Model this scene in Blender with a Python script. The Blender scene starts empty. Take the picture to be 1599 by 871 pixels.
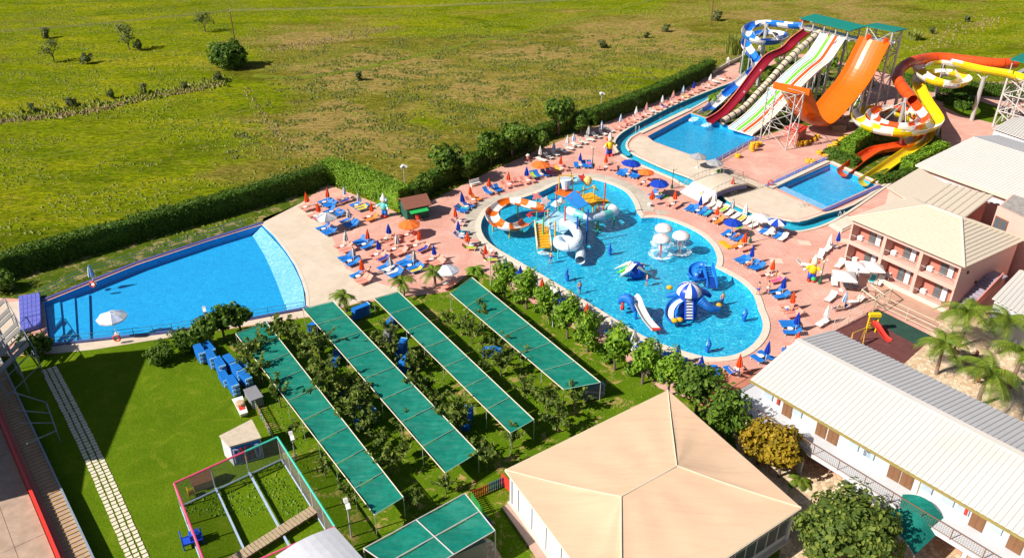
import bpy, bmesh, math, random
import numpy as np
from mathutils import Vector, Matrix, noise
from mathutils.geometry import tessellate_polygon

S = bpy.context.scene
COL = S.collection
R = math.radians
random.seed(7)

# ------------------------------------------------------------------ camera
IW, IH = 1599.0, 871.0
F = 1240.0                      # focal length in photo pixels
CAM_H = 47.0
PITCH = math.atan(705.0 / F)    # looking down
cam_d = bpy.data.cameras.new('camera')
cam_d.sensor_width = 36.0
cam_d.lens = 36.0 * F / IW
cam_d.clip_start = 0.5
cam_d.clip_end = 6000
cam = bpy.data.objects.new('camera', cam_d)
COL.objects.link(cam)
cam.location = (0, 0, CAM_H)
cam.rotation_euler = (math.pi / 2 - PITCH, 0, 0)
S.camera = cam
# ------------------------------------------------------------------ light
SUN_AZ, SUN_EL = R(204), R(39)          # towards the sun
sv = Vector((math.cos(SUN_AZ) * math.cos(SUN_EL), math.sin(SUN_AZ) * math.cos(SUN_EL), math.sin(SUN_EL)))
W = bpy.data.worlds.new('World'); S.world = W; W.use_nodes = True
wn = W.node_tree; wn.nodes.clear()
sky = wn.nodes.new('ShaderNodeTexSky'); sky.sky_type = 'NISHITA'; sky.sun_disc = False
sky.sun_elevation = SUN_EL; sky.sun_rotation = math.atan2(sv.x, sv.y)
bg = wn.nodes.new('ShaderNodeBackground'); bg.inputs[1].default_value = 0.05
wo = wn.nodes.new('ShaderNodeOutputWorld')
wn.links.new(sky.outputs[0], bg.inputs[0]); wn.links.new(bg.outputs[0], wo.inputs[0])
ld = bpy.data.lights.new('sun', 'SUN'); ld.energy = 5.0; ld.angle = R(0.5); ld.color = (1.0, 0.93, 0.82)
lo = bpy.data.objects.new('sun', ld); COL.objects.link(lo)
lo.rotation_euler = (-sv).to_track_quat('-Z', 'Y').to_euler(); lo.location = (-80, 40, 90)
S.view_settings.view_transform = 'Standard'; S.view_settings.look = 'None'
S.view_settings.exposure = 0.63; S.view_settings.gamma = 1.0
S.render.engine = 'CYCLES'
S.cycles.use_denoising = True
S.cycles.max_bounces = 8; S.cycles.transparent_max_bounces = 12
S.cycles.caustics_reflective = False; S.cycles.caustics_refractive = False

# ------------------------------------------------------------------ places
cp, sp = math.cos(PITCH), math.sin(PITCH)
def ray(px, py):
    x = (px - IW / 2) / F; y = -(py - IH / 2) / F
    return Vector((x, y * sp + cp, y * cp - sp))
def P(px, py, z=0.0):
    d = ray(px, py); t = (z - CAM_H) / d.z
    return Vector((d.x * t, d.y * t, z))
def PV(px, py, A, B):            # the point seen at a pixel on the upright plane through A and B
    d = ray(px, py); n = Vector((-(B.y - A.y), B.x - A.x, 0))
    t = (n.x * A.x + n.y * A.y) / (n.x * d.x + n.y * d.y)
    return Vector((d.x * t, d.y * t, CAM_H + d.z * t))

# ------------------------------------------------------------------ materials
def nt(name):
    m = bpy.data.materials.new(name); m.use_nodes = True
    n = m.node_tree; b = n.nodes['Principled BSDF']
    return m, n, b
def N(n, t, **kw):
    x = n.nodes.new(t)
    for k, v in kw.items():
        if k in x.inputs: x.inputs[k].default_value = v
        else: setattr(x, k, v)
    return x
def coords(n, world, scale=(1, 1, 1), rz=0):
    mp = n.nodes.new('ShaderNodeMapping'); mp.inputs['Scale'].default_value = scale; mp.inputs['Rotation'].default_value = (0, 0, rz)
    if world:
        g = n.nodes.new('ShaderNodeNewGeometry'); n.links.new(g.outputs['Position'], mp.inputs[0])
    else:
        g = n.nodes.new('ShaderNodeTexCoord'); n.links.new(g.outputs['Object'], mp.inputs[0])
    return mp.outputs[0]
def noise_t(n, co, scale, detail=4, rough=.6, dist=0):
    t = n.nodes.new('ShaderNodeTexNoise'); t.inputs['Scale'].default_value = scale; t.inputs['Detail'].default_value = detail
    t.inputs['Roughness'].default_value = rough; t.inputs['Distortion'].default_value = dist
    n.links.new(co, t.inputs['Vector']); return t.outputs['Fac']
def ramp(n, fac, stops):
    r = n.nodes.new('ShaderNodeValToRGB'); e = r.color_ramp.elements
    while len(e) < len(stops): e.new(0.5)
    for el, (p, c) in zip(e, stops):
        el.position = p; el.color = (*c, 1) if len(c) == 3 else c
    n.links.new(fac, r.inputs[0]); return r.outputs[0]
def mixc(n, fac, a, b, mode='MIX'):
    m = n.nodes.new('ShaderNodeMix'); m.data_type = 'RGBA'; m.blend_type = mode
    for i, v in ((0, fac), (6, a), (7, b)):
        if hasattr(v, 'is_output'): n.links.new(v, m.inputs[i])
        elif isinstance(v, (int, float)): m.inputs[i].default_value = v
        else: m.inputs[i].default_value = (*v, 1)
    return m.outputs[2]
def bump(n, b, h, strength, dist=0.05):
    x = n.nodes.new('ShaderNodeBump'); x.inputs['Strength'].default_value = strength; x.inputs['Distance'].default_value = dist
    n.links.new(h, x.inputs['Height']); n.links.new(x.outputs[0], b.inputs['Normal']); return x
def sc(c, k): return tuple(min(1, max(0, v * k)) for v in c)
def mat(name, col, rough=.6, var=.18, scale=1.6, world=True, metal=0.0, bmp=0.0, spec=.4, dirt=None, dirt_amt=.5):
    m, n, b = nt(name)
    co = coords(n, world)
    f = noise_t(n, co, scale, 5, .65)
    c = ramp(n, f, [(.25, sc(col, 1 - var)), (.75, sc(col, 1 + var * .6))])
    if dirt:
        f2 = noise_t(n, co, scale * .35, 6, .7, .4)
        m2 = ramp(n, f2, [(.5, (0, 0, 0)), (.72, (dirt_amt,) * 3)])
        c = mixc(n, m2, c, dirt)
    n.links.new(c, b.inputs['Base Color'])
    b.inputs['Roughness'].default_value = rough; b.inputs['Metallic'].default_value = metal
    b.inputs['Specular IOR Level'].default_value = spec
    if bmp: bump(n, b, noise_t(n, co, scale * 6, 3), bmp, .03)
    return m
def leafmat(name, c1, c2, c3, trans=.3):
    m, n, b = nt(name)
    g = n.nodes.new('ShaderNodeNewGeometry')
    c = ramp(n, g.outputs['Random Per Island'], [(0.0, c1), (.5, c2), (1.0, c3)])
    co = coords(n, True)
    f = noise_t(n, co, .55, 3)
    c = mixc(n, ramp(n, f, [(.35, (0, 0, 0)), (.7, (.55,) * 3)]), c, sc(c2, 1.35))
    n.links.new(c, b.inputs['Base Color']); b.inputs['Roughness'].default_value = .55; b.inputs['Specular IOR Level'].default_value = .25
    tr = n.nodes.new('ShaderNodeBsdfTranslucent'); n.links.new(mixc(n, 1.0, c, (.9, 1.0, .35), 'MULTIPLY'), tr.inputs[0])
    mx = n.nodes.new('ShaderNodeMixShader'); mx.inputs[0].default_value = trans
    n.links.new(b.outputs[0], mx.inputs[1]); n.links.new(tr.outputs[0], mx.inputs[2])
    n.links.new(mx.outputs[0], n.nodes['Material Output'].inputs[0])
    return m
def clothmat(name, col, trans=.3, rough=.7, streak=None):
    m, n, b = nt(name)
    co = coords(n, True)
    c = ramp(n, noise_t(n, co, 2.0, 4), [(.3, sc(col, .85)), (.7, sc(col, 1.1))])
    if streak:
        f2 = noise_t(n, coords(n, True, (.35, 2.2, 1), R(55)), .9, 7, .75, .5); c = mixc(n, ramp(n, f2, [(.45, (0, 0, 0)), (.75, (.55,) * 3)]), c, streak)
        f3 = noise_t(n, co, .5, 5, .7); c = mixc(n, ramp(n, f3, [(.35, (.45,) * 3), (.6, (0, 0, 0))]), c, sc(col, .55))
    n.links.new(c, b.inputs['Base Color']); b.inputs['Roughness'].default_value = rough; b.inputs['Specular IOR Level'].default_value = .2
    tr = n.nodes.new('ShaderNodeBsdfTranslucent'); n.links.new(c, tr.inputs[0])
    mx = n.nodes.new('ShaderNodeMixShader'); mx.inputs[0].default_value = trans
    n.links.new(b.outputs[0], mx.inputs[1]); n.links.new(tr.outputs[0], mx.inputs[2])
    n.links.new(mx.outputs[0], n.nodes['Material Output'].inputs[0])
    return m
MT = {}
def gm(key, *a, **k):
    if key not in MT: MT[key] = mat(key, *a, **k)
    return MT[key]

MT['white'] = mat('white paint', (.70, .69, .67), .5, .05)
MT['cream'] = mat('cream paint', (.64, .56, .44), .7, .08, .8)
MT['blue'] = mat('blue plastic', (.012, .16, .60), .4, .12)
MT['royal'] = mat('royal blue plastic', (.015, .07, .50), .35, .12)
MT['red'] = mat('red plastic', (.68, .045, .03), .35, .12)
MT['orange'] = mat('orange fibreglass', (.62, .120, .004), .32, .10, .7)
MT['redorange'] = mat('red orange fibreglass', (.66, .075, .010), .32, .10)
MT['maroon'] = mat('maroon fibreglass', (.20, .005, .018), .4, .12, dirt=(.30, .02, .025), dirt_amt=.4)
MT['yellow'] = mat('yellow fibreglass', (.72, .52, .01), .32, .08)
MT['gyellow'] = mat('golden yellow plastic', (.72, .38, .015), .35, .1)
MT['green'] = mat('green paint', (.03, .42, .10), .45, .12)
MT['lime'] = mat('lime green lane paint', (.13, .68, .03), .4, .08)
MT['sky'] = mat('pale blue plastic', (.34, .62, .80), .4, .08)
MT['bluewhite'] = mat('bluish white fibreglass', (.60, .68, .78), .3, .05)
MT['teal'] = mat('aqua fibreglass', (.12, .55, .50), .35, .1)
MT['steel'] = mat('galvanised steel', (.52, .51, .50), .4, .12, metal=.35)
MT['whitesteel'] = mat('pale painted steel', (.50, .48, .46), .45, .12)
MT['dark'] = mat('dark metal', (.05, .045, .045), .5, .2)
MT['darkgreen'] = mat('dark green metal', (.02, .09, .05), .5, .2)
MT['black'] = mat('black rubber', (.02, .02, .02), .7, .2)
MT['wood'] = mat('weathered wood', (.40, .30, .20), .8, .25, 3)
MT['brownwood'] = mat('brown door wood', (.20, .095, .045), .6, .2, 3)
MT['pink_l'] = mat('salmon lounger plastic', (.78, .30, .23), .5, .12)
MT['blue_l'] = mat('blue lounger plastic', (.012, .17, .58), .45, .12)
MT['white_l'] = mat('white lounger plastic', (.80, .76, .70), .5, .08)
MT['grey_l'] = mat('grey lounger fabric', (.22, .22, .25), .7, .12)
MT['orange_l'] = mat('orange lounger plastic', (.85, .22, .03), .5, .12)
MT['palepink_l'] = mat('pale pink lounger plastic', (.72, .42, .38), .5, .12)
for k, c in dict(u_red=(.80, .10, .02), u_blue=(.012, .06, .48), u_grey=(.36, .37, .40), u_white=(.80, .79, .78), u_orange=(.88, .20, .04), u_lightblue=(.28, .48, .74), u_pink=(.72, .36, .33), u_pattern=(.55, .60, .76), u_purple=(.30, .22, .24)).items():
    MT[k] = clothmat('parasol cloth ' + k[2:], c, .22)
MT['netgreen'] = clothmat('green shade net', (.005, .215, .16), .15, streak=(.10, .34, .26))
MT['netteal'] = clothmat('teal awning cloth', (.004, .19, .155), .15, streak=(.06, .28, .23))
MT['tealroof'] = mat('teal roof sheet', (.005, .19, .15), .5, .15)
MT['glass'] = mat('window glass', (.10, .12, .14), .08, .2, spec=.9)
MT['skin'] = mat('skin', (.55, .29, .19), .55, .1)
MT['trunk'] = mat('bark', (.16, .115, .08), .9, .3, 4, bmp=.4)
MT['palmtrunk'] = mat('palm bark', (.24, .16, .12), .9, .3, 6, bmp=.5)
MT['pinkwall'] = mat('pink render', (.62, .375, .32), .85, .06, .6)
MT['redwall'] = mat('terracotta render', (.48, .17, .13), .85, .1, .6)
MT['whitewall'] = mat('white render', (.53, .545, .58), .8, .06, .6)
MT['stone'] = mat('pale stone coping', (.62, .55, .46), .75, .12, 1.2)
MT['purpletile'] = mat('purple blue mosaic', (.10, .10, .30), .4, .35, 5)
MT['bluetile'] = mat('blue mosaic', (.10, .17, .60), .35, .3, 4)
MT['towel'] = clothmat('towel', (.02, .06, .40), .1)

L = leafmat
MT['lf_hedge'] = L('hedge leaves', (0.016, 0.047, 0.005), (0.065, 0.137, 0.013), (0.137, 0.215, 0.023))
MT['lf_tree'] = L('tree leaves', (.022, .060, .008), (.085, .165, .016), (.19, .27, .028), .35)
MT['lf_fruit'] = L('fruit tree leaves', (.035, .070, .014), (.12, .18, .03), (.30, .34, .06), .42)
MT['lf_bright'] = L('bright leaves', (0.037, 0.102, 0.007), (0.145, 0.281, 0.017), (0.289, 0.408, 0.031))
MT['lf_yellow'] = L('yellowing leaves', (.10, .08, .006), (.30, .21, .012), (.44, .26, .02))
MT['lf_palm'] = L('palm leaflets', (.05, .10, .012), (.12, .19, .018), (.28, .30, .03), .3)
MT['lf_shrub'] = L('field shrub leaves', (0.060, 0.076, 0.025), (0.128, 0.153, 0.051), (0.221, 0.238, 0.085))
MT['lf_reed'] = L('reed blades', (.13, .17, .03), (.27, .30, .06), (.40, .40, .10))
MT['lf_field'] = L('meadow blades', (.09, .13, .005), (.17, .21, .008), (.26, .25, .02), .25)
MT['lf_dry'] = L('dry meadow blades', (.13, .12, .03), (.20, .16, .05), (.26, .20, .07), .2)

MT['lf_lawn'] = L('lawn blades', (.045, .11, .004), (.10, .20, .006), (.18, .28, .012), .25)
MT['lf_heath'] = L('low heath', (.055, .070, .008), (.105, .12, .012), (.19, .16, .025), .2)
# ------------------------------------------------------------------ mesh helpers
class MB:
    def __init__(s): s.v = []; s.f = []
    def add(s, vs, fs):
        o = len(s.v); s.v += [tuple(x) for x in vs]; s.f += [tuple(i + o for i in f) for f in fs]; return s
    def hexa(s, q):   # bottom four (ccw), top four
        return s.add(q, [(3, 2, 1, 0), (4, 5, 6, 7), (0, 1, 5, 4), (1, 2, 6, 5), (2, 3, 7, 6), (3, 0, 4, 7)])
    def box(s, c, d, rz=0, tilt=0):
        m = Matrix.Rotation(rz, 3, 'Z') @ Matrix.Rotation(tilt, 3, 'Y'); x, y, z = (k / 2 for k in d); c = Vector(c)
        return s.hexa([c + m @ Vector(p) for p in ((-x, -y, -z), (x, -y, -z), (x, y, -z), (-x, y, -z), (-x, -y, z), (x, -y, z), (x, y, z), (-x, y, z))])
    def fbox(s, fr, u0, u1, n0, n1, z0, z1):
        return s.hexa([fr(u0, n0, z0), fr(u1, n0, z0), fr(u1, n1, z0), fr(u0, n1, z0), fr(u0, n0, z1), fr(u1, n0, z1), fr(u1, n1, z1), fr(u0, n1, z1)])
    def tube(s, p, q, r, n=8, r2=None, cap=True):
        p = Vector(p); q = Vector(q); r2 = r if r2 is None else r2
        d = (q - p).normalized(); a = d.orthogonal().normalized(); b = d.cross(a)
        vs = []
        for c, rr in ((p, r), (q, r2)):
            vs += [c + (a * math.cos(t) + b * math.sin(t)) * rr for t in (2 * math.pi * i / n for i in range(n))]
        fs = [(i, (i + 1) % n, (i + 1) % n + n, i + n) for i in range(n)]
        if cap: fs += [tuple(range(n - 1, -1, -1)), tuple(range(n, 2 * n))]
        return s.add(vs, fs)
    def path(s, pts, r, n=6):
        for a, b in zip(pts[:-1], pts[1:]): s.tube(a, b, r, n)
        return s
    def lathe(s, prof, n=12, c=(0, 0, 0), lob=0.0, lobn=4):
        c = Vector(c); vs = []; fs = []
        for r, z in prof:
            for i in range(n):
                t = 2 * math.pi * i / n; rr = r * (1 + lob * math.cos(t * lobn))
                vs.append(c + Vector((rr * math.cos(t), rr * math.sin(t), z)))
        for k in range(len(prof) - 1):
            for i in range(n): fs.append((k * n + i, k * n + (i + 1) % n, (k + 1) * n + (i + 1) % n, (k + 1) * n + i))
        fs.append(tuple(range(n - 1, -1, -1))); fs.append(tuple(range((len(prof) - 1) * n, len(prof) * n)))
        return s.add(vs, fs)
    def ball(s, c, r, n=10, m=6, scale=(1, 1, 1)):
        c = Vector(c)
        prof = [(max(1e-3, math.sin(math.pi * k / m)), -math.cos(math.pi * k / m)) for k in range(m + 1)]
        t = MB().lathe(prof, n)
        return s.add([c + Vector((x * r * scale[0], y * r * scale[1], z * r * scale[2])) for x, y, z in t.v], t.f)
    def extr(s, poly, z0, z1):
        n = len(poly)
        if sum(poly[i][0] * poly[(i + 1) % n][1] - poly[(i + 1) % n][0] * poly[i][1] for i in range(n)) < 0: poly = poly[::-1]
        vs = [(p[0], p[1], z0) for p in poly] + [(p[0], p[1], z1) for p in poly]
        fs = [(i, (i + 1) % n, (i + 1) % n + n, i + n) for i in range(n)] + [tuple(range(n - 1, -1, -1)), tuple(range(n, 2 * n))]
        return s.add(vs, fs)
    def strip(s, a, b, thick=0):      # a ribbon between two edge lines
        n = len(a)
        vs = list(a) + list(b); fs = [(i, n + i, n + i + 1, i + 1) for i in range(n - 1)]
        if thick:
            vs = vs + [Vector(p) - Vector((0, 0, thick)) for p in vs]; k = 2 * n
            fs += [(k + i + 1, k + n + i + 1, k + n + i, k + i) for i in range(n - 1)]
            for e0 in (0, n):
                fs += [(e0 + i, e0 + i + 1, k + e0 + i + 1, k + e0 + i) for i in range(n - 1)]
            fs += [(0, n, k + n, k), (n - 1, 2 * n - 1, k + 2 * n - 1, k + n - 1)]
        return s.add(vs, fs)
ROOT = {}
def mesh(name, v, f, m, smooth=False):
    me = bpy.data.meshes.new(name); me.from_pydata([tuple(x) for x in v], [], f)
    if m is not None: me.materials.append(MT[m] if isinstance(m, str) else m)
    if smooth: me.polygons.foreach_set('use_smooth', [True] * len(me.polygons))
    me.update(); return me
def fixn(me):
    b = bmesh.new(); b.from_mesh(me); bmesh.ops.recalc_face_normals(b, faces=b.faces); b.to_mesh(me); b.free(); return me
def part(name, mb, m, parent=None, smooth=False, local=False, label=None, fix=True):
    """one mesh object; world coordinates unless local, shifted to the parent's base"""
    v = mb.v
    if parent is not None and not local:
        o = ROOT.get(parent.name, Vector((0, 0, 0))); v = [(p[0] - o.x, p[1] - o.y, p[2] - o.z) for p in v]
    me = mesh(name, v, mb.f, m, smooth)
    if fix: fixn(me)
    ob = bpy.data.objects.new(name, me); COL.objects.link(ob)
    if parent is not None:
        ob.parent = parent; ROOT[ob.name] = ROOT.get(parent.name, Vector((0, 0, 0)))
    if label: ob['label'] = label
    return ob
def tag(o, label, cat, group=None, kind=None):
    if label: o['label'] = label
    if cat: o['category'] = cat
    if group: o['group'] = group
    if kind: o['kind'] = kind
    return o
def thing(name, label, cat, loc=(0, 0, 0), group=None, rz=0):
    o = bpy.data.objects.new(name, None); o.empty_display_size = .3; COL.objects.link(o); o.location = loc; o.rotation_euler = (0, 0, rz)
    ROOT[o.name] = Vector(loc); return tag(o, label, cat, group)
def copy_tree(o, parent=None):
    c = o.copy(); COL.objects.link(c); c.parent = parent
    for ch in o.children: copy_tree(ch, c)
    return c
def struct(name, mb, m, label=None, smooth=False, fix=True):
    o = part(name, mb, m, smooth=smooth, fix=fix); o['kind'] = 'structure'
    if label: o['label'] = label
    return o
class Place:                       # hands out copies of a prototype
    def __init__(s, proto): s.p = proto; s.used = False
    def __call__(s, loc, rz=0, label=None, group=None, scale=None):
        o = copy_tree(s.p) if s.used else s.p; s.used = True
        o.location = loc; o.rotation_euler = (0, 0, rz)
        if scale: o.scale = (scale,) * 3 if isinstance(scale, (int, float)) else scale
        if label: o['label'] = label
        if group: o['group'] = group
        return o
def smoothpts(pts, n=6, closed=False):
    pts = [Vector(p) for p in pts]; out = []; k = len(pts)
    rng = range(k) if closed else range(k - 1)
    for i in rng:
        p1, p2 = pts[i], pts[(i + 1) % k]
        p0 = pts[i - 1] if (closed or i > 0) else p1 * 2 - p2
        p3 = pts[(i + 2) % k] if (closed or i + 2 < k) else p2 * 2 - p1
        for j in range(n):
            t = j / n
            out.append(.5 * ((2 * p1) + (p2 - p0) * t + (2 * p0 - 5 * p1 + 4 * p2 - p3) * t * t + (3 * p1 - p0 - 3 * p2 + p3) * t ** 3))
    if not closed: out.append(pts[-1])
    return out
def px(l, z=0): return [P(a[0], a[1], a[2] if len(a) > 2 else z) for a in l]
def area2(p): return sum(p[i].x * p[(i + 1) % len(p)].y - p[(i + 1) % len(p)].x * p[i].y for i in range(len(p)))
def ccw(p): return list(p) if area2(p) > 0 else list(p)[::-1]
def sheet_mb(outer, holes=(), z=0.0, zf=None):
    loops = [[Vector((p.x, p.y, 0)) for p in l] for l in [outer, *holes]]
    flat = [p for l in loops for p in l]
    tri = tessellate_polygon(loops)
    vs = [(p.x, p.y, zf(p) if zf else z) for p in flat]
    fs = []
    for t in tri:
        a, b, c = (flat[i] for i in t)
        if (b - a).cross(c - a).z < 0: t = t[::-1]
        fs.append(tuple(t))
    return MB().add(vs, fs)
def offset(poly, d):               # grow (d>0) a closed loop
    poly = ccw(poly); n = len(poly); out = []
    for i in range(n):
        a, b, c = poly[i - 1], poly[i], poly[(i + 1) % n]
        e1 = (b - a); e2 = (c - b); e1.z = e2.z = 0; e1.normalize(); e2.normalize()
        n1 = Vector((e1.y, -e1.x, 0)); n2 = Vector((e2.y, -e2.x, 0)); m = (n1 + n2)
        if m.length < 1e-4: m = n1
        m.normalize(); k = d / max(.5, m.dot(n1)); out.append(b + m * k)
    return out
def ring(poly, d, z0, z1):         # a kerb around a closed loop
    a = ccw(poly); b = offset(a, d); n = len(a); vs = []
    for q, z in ((a, z0), (a, z1), (b, z1), (b, z0)): vs += [(p.x, p.y, z) for p in q]
    fs = []
    for k in range(4):
        for i in range(n): fs.append((k * n + i, k * n + (i + 1) % n, ((k + 1) % 4) * n + (i + 1) % n, ((k + 1) % 4) * n + i))
    return MB().add(vs, fs)
def frame_of(A, B, flip=False):    # upright frame: u along A->B, n outward to the right of it
    u = Vector((B.x - A.x, B.y - A.y, 0)); ln = u.length; u.normalize(); n = Vector((u.y, -u.x, 0))
    if flip: n = -n
    f = lambda a, b, z: (A.x + u.x * a + n.x * b, A.y + u.y * a + n.y * b, z)
    f.A = Vector((A.x, A.y, 0)); f.u = u; f.n = n; f.len = ln
    def pix(x, y, off=0):
        q = PV(x, y, f.A + n * off, f.A + n * off + u); return ((q - f.A).dot(u), q.z)
    f.pix = pix
    return f
def sweep(mb, pts, prof, close=True, bank=None):
    k = len(prof); vs = []; n = len(pts)
    for i, p in enumerate(pts):
        t = (pts[min(i + 1, n - 1)] - pts[max(i - 1, 0)]).normalized()
        s = Vector((t.y, -t.x, 0)); s = s.normalized() if s.length > 1e-4 else Vector((1, 0, 0)); u = s.cross(t)
        if bank: a = bank[i]; s, u = s * math.cos(a) + u * math.sin(a), u * math.cos(a) - s * math.sin(a)
        vs += [p + s * a + u * b for a, b in prof]
    fs = []
    for i in range(n - 1):
        for j in range(k if close else k - 1): fs.append((i * k + j, i * k + (j + 1) % k, (i + 1) * k + (j + 1) % k, (i + 1) * k + j))
    return mb.add(vs, fs)
def trough(w, n=7, t=.07, deep=1.0):
    ins = [(w * math.cos(a), -w * deep * math.sin(a)) for a in (math.pi * i / n for i in range(n + 1))]
    out = [((w + t) * math.cos(a), -(w * deep + t) * math.sin(a)) for a in (math.pi * i / n for i in range(n, -1, -1))]
    return ins + out
def circ(r, n=12): return [(r * math.cos(2 * math.pi * i / n), r * math.sin(2 * math.pi * i / n)) for i in range(n)]
rng = np.random.default_rng(11)
def leaves(cent, size, nrm=None, spread=.8, seed=0, aspect=.62):
    """one small quad for each centre; returns verts, faces"""
    g = np.random.default_rng(seed); n = len(cent); cent = np.asarray(cent)
    d = g.normal(size=(n, 3)); d /= np.linalg.norm(d, axis=1)[:, None]
    nm = d if nrm is None else nrm + d * spread
    nm = nm / np.maximum(1e-6, np.linalg.norm(nm, axis=1))[:, None]
    r = g.normal(size=(n, 3)); a = np.cross(nm, r); a /= np.maximum(1e-6, np.linalg.norm(a, axis=1))[:, None]; b = np.cross(nm, a)
    s = (size * g.uniform(.55, 1.25, n))[:, None]
    v = np.stack([cent - a * s, cent + b * s * aspect + nm * s * .2, cent + a * s, cent - b * s * aspect + nm * s * .2], 1).reshape(-1, 3)
    f = [(4 * i, 4 * i + 1, 4 * i + 2, 4 * i + 3) for i in range(n)]
    return v.tolist(), f
def crown_pts(rx, ry, rz, n, clumps, seed, hollow=.5):
    g = np.random.default_rng(seed)
    cc = g.normal(size=(clumps, 3)); cc /= np.linalg.norm(cc, axis=1)[:, None]
    cc *= (g.uniform(.35, .95, clumps)[:, None]) * np.array([rx, ry, rz]) * .82
    cr = g.uniform(.26, .48, clumps) * min(rx, ry, rz)
    w = g.integers(0, clumps, n)
    d = g.normal(size=(n, 3)); d /= np.linalg.norm(d, axis=1)[:, None]
    rad = g.uniform(hollow, 1.05, n) ** .6
    pts = cc[w] + d * (cr[w] * rad)[:, None]
    nr = d * .7 + cc[w] / np.array([rx, ry, rz]) * .6 + np.array([0, 0, .25])
    return pts, nr
def crown_mesh(name, rx, ry, rz, n, clumps, leaf, m, seed, core=.62):
    pts, nr = crown_pts(rx, ry, rz, n, clumps, seed)
    v, f = leaves(pts, leaf, nr, .7, seed)
    mb = MB().add(v, f)
    if core:
        t = MB().ball((0, 0, 0), 1, 9, 6)
        mb.add([Vector((x * rx, y * ry, z * rz)) * core * (.8 + .4 * noise.noise(Vector((x * 2 + seed, y * 2, z * 2)))) for x, y, z in t.v], t.f)
    return mesh(name, mb.v, mb.f, m)
# ================================================================== the setting
def inpoly(p, poly):
    x, y = p[0], p[1]; c = False; n = len(poly)
    for i in range(n):
        a, b = poly[i], poly[i - 1]
        if (a.y > y) != (b.y > y) and x < (b.x - a.x) * (y - a.y) / (b.y - a.y) + a.x: c = not c
    return c
PAVE = px([(-60, 462), (66, 462), (140, 420), (411, 339), (466, 318), (478, 298), (512, 288), (600, 322), (640, 342), (662, 318), (700, 300), (760, 270), (850, 230), (930, 198), (1112, 112), (1150, 98), (1260, 84), (1400, 118), (1480, 128), (1620, 128), (1760, 190), (1800, 640), (1330, 655), (1200, 655), (1120, 640), (1030, 606), (960, 548), (880, 504), (770, 434), (742, 417), (700, 455), (560, 473), (482, 495), (300, 522), (85, 552), (-60, 560)])
WAVE = px([(68, 472), (213.5, 413.7), (320, 378), (409, 351), (428, 369), (446, 392), (461, 415), (471, 438), (477, 458), (478, 478), (391, 495.5), (270, 515), (76, 536)])
LAG = smoothpts(px([(818, 309), (845, 300), (870, 288), (895, 282), (923, 281), (944, 285), (965, 293), (979, 302), (990, 318), (994, 331), (1002, 341)]), 4)[:-1] \
    + smoothpts(px([(1002, 341), (1027, 340.6), (1053, 347), (1088, 363), (1109, 380), (1118, 396), (1119.6, 407), (1117, 418)]), 4)[:-1] \
    + smoothpts(px([(1117, 418), (1133, 426), (1156, 439.6), (1174, 457), (1181, 473), (1184, 484), (1189, 496), (1191, 510), (1186, 525), (1172, 541), (1151, 553), (1125, 558), (1098, 557), (1059, 546), (1019, 532), (987, 515), (940, 486), (864, 440), (809, 408), (774, 387), (758, 373), (751, 355), (756, 338), (768, 325), (790, 316), (818, 309)]), 4)[:-1]
SLIDEP = px([(1011, 213), (1078, 177), (1115, 189), (1143, 199), (1171, 211), (1186, 217), (1115, 255), (1077, 241), (1040, 228), (1021, 221)])
LOWP = px([(1212, 293), (1296, 256), (1368, 289), (1284, 327)])
riv_out = px([(1160, 122), (1101, 144), (1050, 165), (1008, 186), (976, 203), (962, 214), (957, 224), (960, 234), (968, 242), (983, 251), (1016, 266), (1049, 280), (1064, 289), (1102, 304), (1128, 320), (1145, 330), (1163, 338), (1194, 347), (1218, 357), (1240, 363), (1263, 361), (1294, 351), (1328, 332), (1373, 301), (1404, 279)])
riv_in = px([(1388, 282), (1331, 319), (1283, 334), (1247, 345), (1214, 340), (1178, 332), (1149, 319), (1123, 301), (1100, 288), (1077, 277), (1041, 264), (1001, 246), (986, 237), (980, 228), (984, 219), (995, 211), (1040, 190), (1087, 168), (1127, 144), (1150, 132)])
RIVER = smoothpts(riv_out, 3) + smoothpts(riv_in, 3)
POOLS = [WAVE, LAG, SLIDEP, LOWP, RIVER]

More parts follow.
